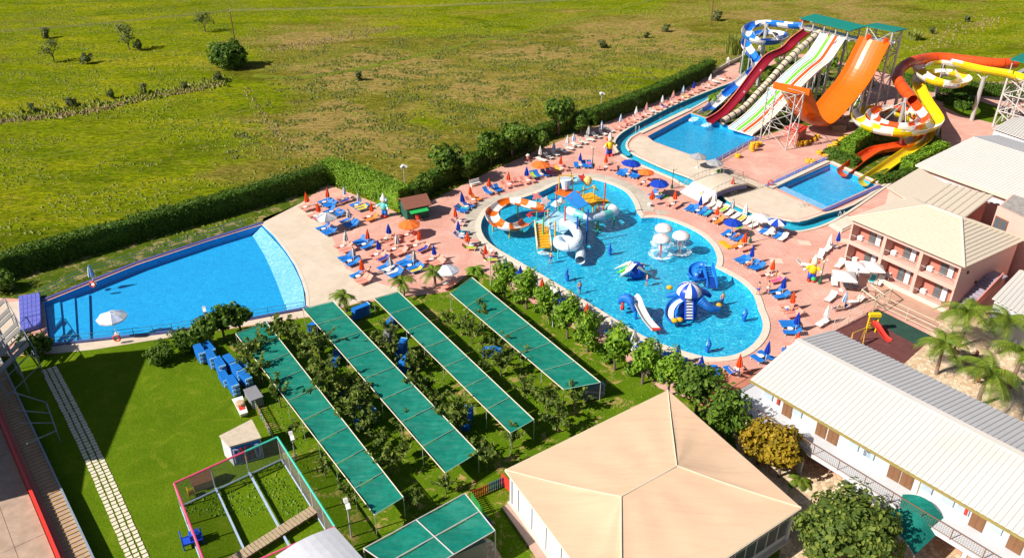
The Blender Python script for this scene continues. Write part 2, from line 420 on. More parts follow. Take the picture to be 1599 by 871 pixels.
# ---- ground materials
def field_mat():
    m, n, b = nt('meadow ground')
    co = coords(n, True); big = noise_t(n, coords(n, True, (.8, 1.3, 1), R(-30)), .022, 7, .66, 1.0); mid = noise_t(n, coords(n, True, (.6, 1.5, 1), R(-28)), .055, 8, .68, .9); fine = noise_t(n, coords(n, True, (1, 1.8, 1)), .9, 8, .78)
    # parched ground lies in a few broad areas of the meadow
    tot = None
    for x, y, r in ((600, 110, 34), (760, 150, 34), (890, 190, 30), (560, 190, 24), (1000, 60, 36), (470, 62, 22), (820, 90, 30), (1190, 25, 30), (1350, 20, 30)):
        c_ = P(x, y); mp = n.nodes.new('ShaderNodeMapping'); mp.vector_type = 'TEXTURE'; mp.inputs['Location'].default_value = c_; mp.inputs['Scale'].default_value = (r, r * 1.25, r); mp.inputs['Rotation'].default_value = (0, 0, R(25))
        g = n.nodes.new('ShaderNodeNewGeometry'); n.links.new(g.outputs['Position'], mp.inputs[0]); gt = n.nodes.new('ShaderNodeTexGradient'); gt.gradient_type = 'SPHERICAL'; n.links.new(mp.outputs[0], gt.inputs[0])
        if tot is None: tot = gt.outputs['Fac']
        else:
            mx = n.nodes.new('ShaderNodeMath'); mx.operation = 'MAXIMUM'; n.links.new(tot, mx.inputs[0]); n.links.new(gt.outputs['Fac'], mx.inputs[1]); tot = mx.outputs[0]
    ad = n.nodes.new('ShaderNodeMath'); ad.operation = 'MULTIPLY_ADD'; n.links.new(tot, ad.inputs[0]); ad.inputs[1].default_value = .42; n.links.new(big, ad.inputs[2])
    c = ramp(n, mid, [(.33, (.105, .155, .003)), (.45, (.190, .255, .004)), (.56, (.285, .315, .006)), (.70, (.42, .36, .03))])
    dry = ramp(n, ad.outputs[0], [(.53, (0, 0, 0)), (.64, (.92,) * 3)])
    c = mixc(n, dry, c, ramp(n, mid, [(.36, (.13, .125, .010)), (.47, (.23, .195, .03)), (.58, (.36, .265, .075)), (.72, (.50, .36, .16))]))
    dark = ramp(n, noise_t(n, coords(n, True, (.6, 1.5, 1), R(-25)), .24, 9, .75, 1.3), [(.50, (0, 0, 0)), (.62, (.5,) * 3)])
    c = mixc(n, dark, c, ramp(n, big, [(.42, (.075, .10, .006)), (.6, (.10, .075, .016))]))
    c = mixc(n, ramp(n, fine, [(.42, (0, 0, 0)), (.58, (.78,) * 3)]), c, (.040, .058, .004))
    f2 = noise_t(n, coords(n, True, (.8, 1.9, 1), R(-20)), .42, 6, .72, 1.0)
    c = mixc(n, ramp(n, f2, [(.52, (0, 0, 0)), (.66, (.6,) * 3)]), c, (.30, .27, .03))
    sand = ramp(n, ad.outputs[0], [(.745, (0, 0, 0)), (.80, (.75,) * 3)]); f5 = noise_t(n, coords(n, True, (.8, 1.6, 1)), .8, 7, .75)
    c = mixc(n, sand, c, ramp(n, f5, [(.40, (.12, .11, .015)), (.50, (.34, .23, .08)), (.7, (.48, .34, .15))]))
    n.links.new(c, b.inputs['Base Color']); b.inputs['Roughness'].default_value = 1; b.inputs['Specular IOR Level'].default_value = .0
    bump(n, b, fine, .9, .5); return m
def grass_mat(name, c1, c2, soil=None, amt=0.0):
    m, n, b = nt(name)
    co = coords(n, True); f = noise_t(n, co, 5.5, 6, .75); g = noise_t(n, co, .22, 6, .7, .5)
    c = ramp(n, f, [(.3, c1), (.72, c2)])
    c = mixc(n, ramp(n, g, [(.35, (0, 0, 0)), (.7, (.5,) * 3)]), c, sc(c1, .8))
    y_ = noise_t(n, coords(n, True, (1, 1, 1)), .45, 6, .7, 1.2); c = mixc(n, ramp(n, y_, [(.52, (0, 0, 0)), (.74, (.55,) * 3)]), c, (.22, .24, .02))
    if soil:
        h = noise_t(n, coords(n, True), .62, 7, .72, .9)
        c = mixc(n, ramp(n, h, [(.62 - amt, (0, 0, 0)), (.72 - amt, (1, 1, 1))]), c, ramp(n, f, [(.3, sc(soil, .75)), (.7, soil)]))
    n.links.new(c, b.inputs['Base Color']); b.inputs['Roughness'].default_value = 1; b.inputs['Specular IOR Level'].default_value = .05
    bump(n, b, f, .7, .12); return m
def pave_mat():
    m, n, b = nt('pink stamped paving')
    co = coords(n, True, rz=R(38)); f = noise_t(n, co, .25, 7, .7, .6); g = noise_t(n, co, 2.6, 5, .7)
    c = ramp(n, f, [(.30, (.52, .26, .205)), (.5, (.62, .345, .28)), (.72, (.68, .47, .39))])
    c = mixc(n, ramp(n, g, [(.3, (.35,) * 3), (.6, (0, 0, 0))]), c, (.45, .20, .16))
    br = n.nodes.new('ShaderNodeTexBrick'); br.inputs['Scale'].default_value = 1.0; br.inputs['Brick Width'].default_value = .9; br.inputs['Row Height'].default_value = .45; br.inputs['Mortar Size'].default_value = .025
    n.links.new(co, br.inputs['Vector'])
    c = mixc(n, ramp(n, br.outputs['Fac'], [(0, (0, 0, 0)), (1, (.45,) * 3)]), c, (.34, .15, .12))
    n.links.new(c, b.inputs['Base Color']); b.inputs['Roughness'].default_value = .8; b.inputs['Specular IOR Level'].default_value = .25
    return m
def concrete(name, c1, c2, stain, scale=.5):
    m, n, b = nt(name)
    co = coords(n, True); f = noise_t(n, co, scale, 8, .72, .4); g = noise_t(n, co, .13, 6, .7, .8)
    c = ramp(n, f, [(.3, c1), (.7, c2)]); c = mixc(n, ramp(n, g, [(.48, (0, 0, 0)), (.72, (.7,) * 3)]), c, stain)
    n.links.new(c, b.inputs['Base Color']); b.inputs['Roughness'].default_value = .85; b.inputs['Specular IOR Level'].default_value = .2
    bump(n, b, f, .2, .03); return m
def crazy_mat():
    m, n, b = nt('crazy stone paving')
    co = coords(n, True); v = n.nodes.new('ShaderNodeTexVoronoi'); v.feature = 'F1'; v.inputs['Scale'].default_value = 2.2; n.links.new(co, v.inputs['Vector'])
    v2 = n.nodes.new('ShaderNodeTexVoronoi'); v2.feature = 'DISTANCE_TO_EDGE'; v2.inputs['Scale'].default_value = 2.2; n.links.new(co, v2.inputs['Vector'])
    bw = n.nodes.new('ShaderNodeRGBToBW'); n.links.new(v.outputs['Color'], bw.inputs[0])
    c = ramp(n, bw.outputs[0], [(.2, (.52, .36, .22)), (.5, (.64, .48, .31)), (.8, (.70, .57, .42))])
    c = mixc(n, ramp(n, v2.outputs['Distance'], [(0.02, (1, 1, 1)), (.06, (0, 0, 0))]), c, (.36, .27, .19))
    n.links.new(c, b.inputs['Base Color']); b.inputs['Roughness'].default_value = .9; return m
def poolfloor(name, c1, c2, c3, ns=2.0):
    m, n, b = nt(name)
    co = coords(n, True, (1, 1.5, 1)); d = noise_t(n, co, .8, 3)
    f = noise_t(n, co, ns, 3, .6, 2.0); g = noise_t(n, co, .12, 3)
    c = ramp(n, f, [(.38, c1), (.47, c2), (.56, c2), (.64, c3)]); c = mixc(n, ramp(n, g, [(.4, (0, 0, 0)), (.7, (.25,) * 3)]), c, c1)  # light and dark net in the colour stands in for caustics below the ripples
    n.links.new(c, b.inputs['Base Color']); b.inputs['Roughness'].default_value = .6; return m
def water_mat(name, tint, sc_, strength, dist, rings=None):
    m, n, b = nt(name); n.nodes.remove(b)
    co = coords(n, True, (1, 1.25, 1), R(20))
    f = noise_t(n, co, sc_, 3, .6, .8)
    bp = n.nodes.new('ShaderNodeBump'); bp.inputs['Strength'].default_value = strength; bp.inputs['Distance'].default_value = dist; n.links.new(f, bp.inputs['Height'])
    if rings:
        wv = n.nodes.new('ShaderNodeTexWave'); wv.wave_type = 'RINGS'; wv.rings_direction = 'Z'; wv.inputs['Scale'].default_value = .42; wv.inputs['Distortion'].default_value = 3.5; wv.inputs['Detail'].default_value = 2
        mp = n.nodes.new('ShaderNodeMapping'); mp.inputs['Location'].default_value = (-rings.x, -rings.y, 0); g = n.nodes.new('ShaderNodeNewGeometry'); n.links.new(g.outputs['Position'], mp.inputs[0]); n.links.new(mp.outputs[0], wv.inputs[0])
        b2 = n.nodes.new('ShaderNodeBump'); b2.inputs['Strength'].default_value = .35; b2.inputs['Distance'].default_value = .04; n.links.new(wv.outputs['Fac'], b2.inputs['Height']); n.links.new(bp.outputs[0], b2.inputs['Normal']); bp = b2
    tr = n.nodes.new('ShaderNodeBsdfTransparent'); tr.inputs[0].default_value = (*tint, 1)
    gl = n.nodes.new('ShaderNodeBsdfGlossy'); gl.inputs['Roughness'].default_value = .06; n.links.new(bp.outputs[0], gl.inputs['Normal'])
    lw = n.nodes.new('ShaderNodeLayerWeight'); lw.inputs[0].default_value = .5; n.links.new(bp.outputs[0], lw.inputs['Normal'])
    pw = n.nodes.new('ShaderNodeMath'); pw.operation = 'POWER'; n.links.new(lw.outputs['Facing'], pw.inputs[0]); pw.inputs[1].default_value = 5.0
    ma = n.nodes.new('ShaderNodeMath'); ma.operation = 'MULTIPLY_ADD'; n.links.new(pw.outputs[0], ma.inputs[0]); ma.inputs[1].default_value = .9; ma.inputs[2].default_value = .02; ma.use_clamp = True
    mx = n.nodes.new('ShaderNodeMixShader'); n.links.new(ma.outputs[0], mx.inputs[0]); n.links.new(tr.outputs[0], mx.inputs[1]); n.links.new(gl.outputs[0], mx.inputs[2])
    n.links.new(mx.outputs[0], n.nodes['Material Output'].inputs[0]); return m
MT['field'] = field_mat()
MT['lawn'] = grass_mat('lawn', (.052, .112, .003), (.155, .240, .006))
MT['orchard'] = grass_mat('orchard ground', (.050, .110, .003), (.14, .235, .006), (.46, .31, .12), .075)
MT['verge'] = grass_mat('dry verge', (.035, .070, .004), (.10, .15, .010), (.36, .27, .12), .10)
MT['pave'] = pave_mat()
MT['beige'] = concrete('beige concrete', (.52, .43, .34), (.63, .54, .44), (.46, .36, .26))
MT['greyapron'] = concrete('worn grey concrete', (.40, .36, .30), (.56, .50, .42), (.28, .25, .21), .9)
MT['crazy'] = crazy_mat()
MT['brickpave'] = concrete('terracotta paving', (.42, .13, .085), (.58, .20, .13), (.45, .24, .17), 1.5)
MT['pinkbrick'] = concrete('pinkish brick terrace', (.42, .25, .18), (.52, .33, .25), (.38, .22, .17), 1.5)
MT['rubber'] = concrete('dark red rubber floor', (.10, .035, .035), (.16, .06, .055), (.09, .04, .035), 1.2)
MT['rubbergreen'] = concrete('dark green rubber floor', (.015, .045, .035), (.03, .08, .06), (.02, .05, .04), 1.2)
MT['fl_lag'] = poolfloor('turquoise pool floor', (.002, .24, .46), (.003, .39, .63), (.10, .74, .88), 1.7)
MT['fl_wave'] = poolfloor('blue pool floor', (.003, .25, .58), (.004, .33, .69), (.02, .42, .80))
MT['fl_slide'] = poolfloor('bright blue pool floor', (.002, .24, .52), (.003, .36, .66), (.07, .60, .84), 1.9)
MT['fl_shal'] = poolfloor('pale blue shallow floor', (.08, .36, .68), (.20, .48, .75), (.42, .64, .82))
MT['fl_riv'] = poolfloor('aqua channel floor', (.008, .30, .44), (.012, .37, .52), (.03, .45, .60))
MT['w_lag'] = water_mat('rippled water', (.92, .985, 1.0), 2.6, .9, .16, P(1120, 500))
MT['w_calm'] = water_mat('calm water', (.92, .985, 1.0), 2.4, .5, .06)

# ---- ground sheets
FAR = [Vector((-3000, -200, 0)), Vector((3000, -200, 0)), Vector((3000, 5000, 0)), Vector((-3000, 5000, 0))]
struct('ground', sheet_mb(FAR, [PAVE], -.02), 'field', 'green and ochre rough meadow spreading around the water park', fix=False)
struct('pavement', sheet_mb(PAVE, POOLS, 0), 'pave', 'salmon pink stamped paving around the pools', fix=False)
LAWN = px([(-400, 570), (0, 562), (85, 553), (300, 523), (345, 518), (385, 600), (430, 690), (505, 800), (560, 900), (560, 1050), (-400, 1050)])
ORCH = px([(300, 523), (482, 496), (560, 474), (700, 456), (742, 418), (770, 435), (880, 505), (960, 549), (1020, 600), (1130, 650), (1200, 720), (1260, 800), (1270, 1050), (560, 1050), (560, 900), (505, 800), (430, 690), (385, 600), (345, 518)])
struct('lawn', sheet_mb(LAWN, (), -.012), 'lawn', 'mown green lawn beside the stepping stone path', fix=False)
struct('orchard_ground', sheet_mb(ORCH, (), -.012), 'orchard', 'patchy grass and bare earth under the green shade nets', fix=False)
struct('verge', sheet_mb(px([(-60, 462), (20, 466), (66, 468), (213, 410), (320, 375), (411, 347), (468, 318), (500, 296), (498, 288), (250, 366), (-60, 455)]), (), .006), 'verge', 'dry grass verge between the long hedge and wave pool', fix=False)
apron = px([(409, 351), (411, 341), (466, 319), (474, 316), (500, 345), (520, 372), (540, 420), (600, 445), (640, 452), (560, 472), (482, 493), (478, 478), (477, 458), (471, 438), (461, 415), (446, 392), (428, 369)])
struct('beach_apron', sheet_mb(apron, (), .006), 'beige', 'beige concrete beach sloping into the wave pool', fix=False)
struct('pool_walk', sheet_mb(px([(75, 541), (270, 520), (391, 500), (480, 484), (482, 494), (300, 521), (150, 545), (85, 552), (66, 549)]), (), .006), 'beige', fix=False)
# worn apron round the lagoon
struct('lagoon_apron', sheet_mb(offset(LAG, 2.6), [offset(LAG, .3)], .006), 'greyapron', 'worn grey concrete walkway around the lagoon pool', fix=False)
isl = px([(1021, 222), (1040, 229), (1077, 242), (1115, 256), (1160, 276), (1206, 294), (1284, 331), (1247, 343), (1214, 338), (1178, 330), (1149, 317), (1123, 299), (1100, 286), (1077, 275), (1041, 262), (1001, 244), (987, 235), (983, 228), (986, 221), (997, 213), (1010, 214)])
struct('island_beach', sheet_mb(isl, (), .006), 'beige', 'beige concrete island between lazy river and slide pool', fix=False)
# gardens below the slides
struct('garden_bed', sheet_mb(px([(1080, 176), (1118, 158), (1165, 118), (1240, 88), (1330, 108), (1330, 160), (1270, 195), (1215, 205), (1188, 214), (1115, 187)]), (), .008), 'verge', 'green planted bank below the tall slides', fix=False)
struct('garden_bed', sheet_mb(px([(1284, 238), (1310, 215), (1350, 205), (1420, 190), (1470, 200), (1470, 235), (1400, 283), (1368, 287), (1298, 255)]), (), .008), 'verge', 'planted bed round the spiral slide exits', fix=False)
struct('garden_bed', sheet_mb(px([(1470, 165), (1520, 155), (1560, 168), (1580, 182), (1560, 195), (1500, 180)]), (), .008), 'lawn', 'small lawn patch beside the spiral slide columns', fix=False)
# hotel yards
struct('courtyard', sheet_mb(px([(1140, 650), (1330, 640), (1420, 560), (1470, 490), (1800, 560), (1900, 1050), (1180, 1050), (1230, 800), (1150, 700)]), (), .008), 'crazy', 'crazy stone paved courtyard around the hotel wings', fix=False)
struct('terrace', sheet_mb(px([(1060, 590), (1120, 580), (1190, 575), (1200, 610), (1150, 660), (1080, 625)]), (), .010), 'brickpave', 'red terracotta paving beside the long hotel wing', fix=False)
struct('terrace', sheet_mb(px([(1330, 470), (1392, 440), (1480, 487), (1460, 520), (1370, 478)]), (), .010), 'pinkbrick', 'brownish brick terrace in front of the pink hotel', fix=False)
# mown track across the meadow
tr = smoothpts(px([(395, 118), (460, 122), (560, 108), (690, 78), (850, 42), (1000, 5), (1100, -20)]), 4)
a = [p + Vector((0, 1.3, .012)) for p in tr]; b_ = [p + Vector((0, -1.3, .012)) for p in tr]
MT['track'] = grass_mat('pale grass track', (.10, .14, .008), (.21, .24, .025), (.26, .20, .07), .0)
struct('path', MB().strip(a, b_), 'track', 'pale worn grass track crossing the meadow')

for k_, l_ in enumerate(([(395, 112), (500, 92), (640, 62), (800, 28), (960, -6)], [(1000, 110), (1090, 70), (1200, 30), (1300, 4)], [(-40, 258), (120, 236), (300, 196), (390, 168)], [(30, 40), (180, 52), (330, 30), (520, 4)])):
    q_ = smoothpts(px(l_), 5); nrm_ = [Vector((-(b2_ - a2_).y, (b2_ - a2_).x, 0)).normalized() for a2_, b2_ in zip(q_[:-1], q_[1:])]; nrm_.append(nrm_[-1])
    for o_ in (-.9, .9):
        struct('wheel_track', MB().strip([p + m_ * (o_ - .22) + Vector((0, 0, .004 + .003 * k_)) for p, m_ in zip(q_, nrm_)], [p + m_ * (o_ + .22) + Vector((0, 0, .004 + .003 * k_)) for p, m_ in zip(q_, nrm_)]), 'track', fix=False)
# ---- pools
def basin(name, poly, depth, wallm, floorm, zf=None, label=None):
    p = ccw(poly); n = len(p)
    mb = MB(); vs = [(q.x, q.y, 0.0) for q in p] + [(q.x, q.y, -depth if not zf else zf(q)) for q in p]
    mb.add(vs, [((i + 1) % n, i, i + n, (i + 1) % n + n) for i in range(n)])
    struct(name + '_wall', mb, wallm, fix=False)
    struct(name + '_floor', sheet_mb(p, (), -depth, zf), floorm, fix=False)
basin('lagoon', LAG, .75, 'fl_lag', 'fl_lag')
struct('lagoon_water', sheet_mb(LAG, (), -.14), 'w_lag', 'rippled turquoise water of the lagoon pool', fix=False)
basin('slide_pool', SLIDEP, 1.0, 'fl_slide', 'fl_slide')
struct('slide_pool_water', sheet_mb(SLIDEP, (), -.18), 'w_lag', 'deep blue water below the tall slides', fix=False)
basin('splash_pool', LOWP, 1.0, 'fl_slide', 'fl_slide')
struct('splash_pool_water', sheet_mb(LOWP, (), -.18), 'w_calm', 'still blue water of the square splash pool', fix=False)
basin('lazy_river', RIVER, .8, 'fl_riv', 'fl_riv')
struct('river_water', sheet_mb(RIVER, (), -.30), 'w_calm', 'aqua water of the winding lazy river', fix=False)
# wave pool: shallow shelf by the beach, deep end by the far wall
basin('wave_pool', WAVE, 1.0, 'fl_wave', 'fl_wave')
SH = px([(392, 357), (409, 352), (428, 370), (445, 393), (460, 416), (470, 439), (476, 458), (476.5, 477), (449, 481), (430, 430), (412, 390)])
inner = px([(392, 357), (412, 390), (430, 430), (449, 481)]); outer_ = px([(408, 352), (445, 393), (470, 439), (476.5, 477)])
A_ = smoothpts(inner, 8); B_ = smoothpts(outer_, 8); shf = MB().strip([Vector((p.x, p.y, -1.5)) for p in A_], [Vector((p.x, p.y, -.17)) for p in B_])
mid_ = [a_.lerp(b_, .25) for a_, b_ in zip(A_, B_)]
shf = MB().strip([Vector((p.x, p.y, -.985)) for p in A_], [Vector((p.x, p.y, -.19)) for p in B_])
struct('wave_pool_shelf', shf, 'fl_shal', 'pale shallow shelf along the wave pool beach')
struct('wave_pool_water', sheet_mb(WAVE, (), -.16), 'w_calm', 'clear blue water of the wave pool', fix=False)
st = MB()
for k in range(3):    # steps by the deep end
    A, B = P(70 + 22 * k, 474 - 8 * k), P(78 + 20 * k, 534 - 3 * k)
    A2, B2 = P(92 + 22 * k, 466 - 8 * k), P(98 + 20 * k, 531 - 3 * k)
    st.extr([(A.x, A.y), (B.x, B.y), (B2.x, B2.y), (A2.x, A2.y)], -.99, -.45 - .17 * k)
struct('wave_pool_steps', st, 'fl_wave')
# copings
def coping(name, pts, w, z1, m, label=None, closed=True, side=1):
    if closed: mb = ring(pts, w, -.03, z1)
    else: mb = MB(); sweep(mb, [Vector((p.x, p.y, 0)) for p in pts], [(0, -.03), (0, z1), (w * side, z1), (w * side, -.03)])
    return struct(name, mb, m, label)
coping('lagoon_kerb', LAG, .75, .10, 'stone', 'pale rounded kerb around the lagoon pool')
for nm, l in (('river_kerb', smoothpts(riv_out, 3)), ('river_kerb', smoothpts(riv_in, 3))):
    coping(nm, l, .38, .13, 'stone', closed=False, side=1 if l[0].x > 20 and nm == 'x' else -1)
coping('wave_pool_kerb', px([(66, 471), (213.5, 412), (320, 377), (411, 349)]), .45, .12, 'purpletile', closed=False, side=-1)
coping('wave_pool_kerb', px([(76, 537), (270, 516), (391, 496.5), (480, 479)]), .5, .12, 'purpletile', closed=False, side=1)
coping('beach_edge', smoothpts(px([(409, 351), (428, 369), (446, 392), (461, 415), (471, 438), (477, 458), (478, 478)]), 3), .35, .03, 'stone', closed=False, side=-1)
# slide pool wall strips
for l, m_, w_ in (([(1003, 210), (1080, 173)], 'stone', .9), ([(1186, 217), (1115, 256)], 'purpletile', .7), ([(1206, 296), (1296, 254)], 'stone', .8), ([(1284, 330), (1372, 291)], 'purpletile', .6), ([(1296, 254), (1370, 287)], 'stone', .5), ([(1200, 293), (1292, 250)], 'bluetile', .6)):
    coping('pool_kerb', px(l), w_, .22, m_, closed=False, side=-1 if l[0][0] < 1100 else (1 if l[0][0] in (1186, 1284) else -1))
struct('wading_step', MB().extr([(p.x, p.y) for p in px([(1207, 294), (1222, 287), (1298, 322), (1284, 329)])], -.98, -.26), 'fl_shal', 'pale shallow step in the square splash pool')

# ---- hedges and trees
def hedge(pts, w, h, leafn, label, m='lf_hedge', leaf=.17, seed=1, wob=.25, group=None, name='hedge'):
    pts = smoothpts(pts, 6) if len(pts) > 2 else [Vector(pts[0]).lerp(Vector(pts[1]), i / 8) for i in range(9)]
    base = pts[0]; g = np.random.default_rng(seed)
    t = thing(name, label, 'hedge', (base.x, base.y, 0), group)
    prof = [(-w / 2 * .8, 0), (-w / 2 * .92, h * .5), (-w / 2 * .8, h * .9), (0, h * .95), (w / 2 * .8, h * .9), (w / 2 * .92, h * .5), (w / 2 * .8, 0)]
    mb = MB(); sweep(mb, [Vector((p.x, p.y, 0)) for p in pts], prof, close=False)
    k = len(prof); mb.f.append(tuple(range(k))); mb.f.append(tuple(range(len(mb.v) - k, len(mb.v))))
    mb.v = [(x + .25 * noise.noise(Vector((x, y, z))), y + .25 * noise.noise(Vector((y, z, x))), z) for x, y, z in mb.v]
    seg = [(pts[i + 1] - pts[i]).length for i in range(len(pts) - 1)]; tot = sum(seg); cum = np.cumsum([0] + seg)
    n = int(1.7 * leafn * tot * (2 * h + w)); sarr = g.uniform(-.02, 1.02, n) * tot
    idx = np.clip(np.searchsorted(cum, sarr) - 1, 0, len(seg) - 1)
    pa = np.array([[p.x, p.y, 0] for p in pts]); d = np.array([list((pts[i + 1] - pts[i]).normalized()) for i in range(len(seg))])
    pos = pa[idx] + d[idx] * (sarr - cum[idx])[:, None]; sd = np.stack([d[idx][:, 1], -d[idx][:, 0], np.zeros(n)], 1)
    u = g.uniform(0, 2 * h + w, n); nr = np.zeros((n, 3))
    lump = np.array([noise.noise(Vector((p[0] * .45, p[1] * .45, seed))) + .5 * noise.noise(Vector((p[0] * 1.3, p[1] * 1.3, seed))) for p in pos]) * wob
    side = np.where(u < h, -1.0, np.where(u > h + w, 1.0, 0.0)); zz = np.where(u < h, u, np.where(u > h + w, 2 * h + w - u, h))
    off = np.where(side == 0, (u - h - w / 2), side * w / 2)
    rel = g.normal(0, .10, n) + lump
    pos = pos + sd * (off + side * rel)[:, None]; pos[:, 2] = zz + np.where(side == 0, rel * 1.3, 0) + .02
    nr = sd * side[:, None] + np.array([0, 0, 1.0]) * (side == 0)[:, None] + np.array([0, 0, .2])
    for e, dd in ((0, -1), (len(pts) - 1, 1)):
        ne = int(1.7 * leafn * w * h); dv = d[min(e, len(seg) - 1)] * dd; sdv = np.array([dv[1], -dv[0], 0]); uu = g.uniform(-w / 2, w / 2, ne); hz = g.uniform(0, h, ne)
        pe = pa[e] + dv * (.12 + g.normal(0, .10, ne))[:, None] + sdv * uu[:, None]; pe[:, 2] = hz; pos = np.concatenate([pos, pe]); nr = np.concatenate([nr, np.tile(dv + np.array([0, 0, .2]), (ne, 1))])
    v, f = leaves(pos, leaf, nr, .75, seed)
    part('stems', mb, m, t); part('foliage', MB().add(v, f), m, t, fix=False)
    return t
hedge(px([(-60, 452), (10, 431), (120, 399), (250, 362), (380, 325), (500, 289)]), 2.0, 2.9, 26, 'long clipped hedge in shade between the meadow and the wave pool', seed=2)
hedge(px([(512, 281), (540, 288), (585, 304), (632, 326)]), 2.2, 3.3, 26, 'tall bright clipped hedge beside the pink lounger terrace', 'lf_bright', seed=3)
hedge(px([(640, 318), (680, 292), (740, 264), (800, 236), (860, 212), (915, 192)]), 1.8, 2.4, 22, 'low dark hedge below the boundary trees', seed=4, wob=.5)
hedge(px([(925, 194), (960, 181), (1030, 152), (1108, 114)]), 2.0, 2.8, 24, 'clipped boundary hedge behind the river loungers', 'lf_hedge', seed=5)
hedge(px([(1400, 132), (1460, 143), (1560, 150), (1680, 160)]), 2.0, 2.4, 20, 'clipped hedge behind the spiral slide columns', seed=6)
hedge(px([(1322, 243), (1352, 224)]), 2.2, 2.6, 40, 'thick yellowish box hedge beside the yellow raft pile', 'lf_bright', seed=7, leaf=.2)
hedge(px([(1414, 270), (1468, 244)]), 1.8, 2.2, 40, 'square trimmed hedge beside the yellow slide exit', 'lf_bright', seed=8, leaf=.2)
hedge(px([(1290, 240), (1312, 248), (1338, 258)]), 1.4, .9, 34, 'low hedge along the edge of the splash pool', 'lf_hedge', seed=9, leaf=.2)
hedge(px([(1372, 285), (1402, 280), (1438, 262)]), 1.6, .9, 34, 'low hedge between yellow slide exit and pink hotel', 'lf_hedge', seed=10, leaf=.2)
hedge(px([(1160, 116), (1178, 106)]), 1.8, 3.6, 34, 'tall dark conifer hedge beside the white boundary wall', 'lf_hedge', seed=11)
hedge(px([(1478, 162), (1512, 172)]), 1.6, 1.0, 34, 'low clipped hedge on the small lawn patch', 'lf_hedge', seed=12, leaf=.2)
hedge(px([(1465, 157), (1500, 155), (1515, 160)]), 1.2, 1.0, 30, 'low hedge along the pink path by the columns', 'lf_hedge', seed=13, leaf=.2)

def limb_trunk(h, r, n, spread, seed, top=1.4):
    g = random.Random(seed); mb = MB()
    mb.tube((0, 0, -.05), (g.uniform(-.05, .05), g.uniform(-.05, .05), h), r, 7, r * .7)
    for i in range(n):
        a = 2 * math.pi * i / n + g.uniform(-.4, .4); e = Vector((math.cos(a) * spread * g.uniform(.6, 1), math.sin(a) * spread * g.uniform(.6, 1), h + top * g.uniform(.5, 1)))
        mb.tube((0, 0, h * g.uniform(.7, 1)), e, r * .45, 5, r * .2)
    return mb
def tree_proto(name, label, cat, h, tr_r, rx, ry, rz, n, clumps, leaf, m, seed, group=None, core=.6):
    t = thing(name, label, cat, (0, 0, 0), group)
    part('trunk', limb_trunk(h, tr_r, 5, rx * .6, seed, rz), 'trunk', t, local=True)
    me = crown_mesh('crown', rx, ry, rz, n, clumps, leaf, m, seed, core)
    c = bpy.data.objects.new('crown', me); COL.objects.link(c); c.parent = t; c.location = (0, 0, h + rz * .75)
    return t
def variants(k, *a, **kw):
    out = []
    for i in range(k):
        b = list(a); b[12] = b[12] + i * 17; out.append(Place(tree_proto(*b, **kw)))
    return out
def plant(vs, pixels, zc, label, group, smin=.85, smax=1.2, seed=1):
    g = random.Random(seed)
    for i, q in enumerate(pixels):
        p = P(q[0], q[1], zc); s = q[2] if len(q) > 2 else g.uniform(smin, smax); lb = label(p) if callable(label) else label
        vs[i % len(vs)]((p.x, p.y, 0), g.uniform(0, 6.28), lb[0] if isinstance(lb, tuple) else lb, lb[1] if isinstance(lb, tuple) else group, s)
# boundary trees behind the hedge
v = variants(3, 'boundary_tree', '', 'tree', 1.4, .14, 2.0, 1.9, 1.6, 1500, 20, .24, 'lf_tree', 100)
plant(v, [(664, 282, .9), (697, 260, 1.5), (732, 258, 1.1), (766, 234, 1.35), (800, 222, 1.5), (838, 220, 1.1), (872, 190, 1.7), (908, 190, 1.1)], 2.6, 'leafy dark green tree along the boundary hedge by the lagoon', 'trees along the boundary hedge')
v = variants(2, 'bush', '', 'bush', .3, .1, 1.9, 1.9, 1.5, 1500, 22, .2, 'lf_tree', 150)
for (a, b_, s_, lb) in ((52, 540, 1.0, 'round leafy bush at the start of the stepping stone path'), (250, 549, .85, 'round dark bush at the lawn edge nearest the stepping stones'), (290, 530, 1.0, 'round dark bush between bush and tree row beside wave pool'), (-2, 440, 1.0, 'dark bush at the end of the long hedge')):
    p = P(a, b_, 1.2); v[0 if a in (52, 250) else 1]((p.x, p.y, 0), a, lb, None, s_)
v = variants(2, 'round_tree', '', 'tree', 1.2, .12, 1.35, 1.35, 1.2, 1100, 18, .19, 'lf_tree', 170)
plant(v, [(318, 512), (345, 503), (372, 494)], 2.2, 'small round dark tree in the row beside the wave pool', 'round trees beside the wave pool', 1.15, 1.3)
# clipped trees on the lagoon walk
v = variants(4, 'walk_tree', '', 'tree', 1.0, .11, 1.25, 1.25, 1.75, 1500, 26, .155, 'lf_bright', 200)
plant(v, [(788, 436), (822, 452), (856, 473), (887, 497), (919, 517), (962, 545), (1006, 566), (1047, 584)], 2.5, 'bright green clipped tree in the row between lagoon and orchard', 'clipped trees along the lagoon walk', 1.25, 1.45)
v = variants(2, 'large_shrub', '', 'tree', 1.4, .14, 1.7, 1.7, 2.0, 2200, 28, .18, 'lf_tree', 230)
plant(v, [(1092, 606), (1132, 652)], 2.9, 'large dense green tree squeezed between pavilion and long hotel wing', 'dense trees beside the pavilion', 1.25, 1.35)
v = variants(2, 'yellowing_tree', '', 'tree', 1.0, .13, 1.5, 1.5, 1.7, 2000, 26, .17, 'lf_yellow', 260)
plant(v, [(1190, 688), (1224, 708)], 2.5, 'yellowing autumn tree beside the pavilion eave', 'yellowing trees beside the pavilion', 1.2, 1.3)
bt = tree_proto('shade_tree', 'large spreading olive green tree beside the teal curved awning', 'tree', 2.0, .3, 4.4, 4.0, 2.6, 8500, 70, .22, 'lf_fruit', 290, core=.72)
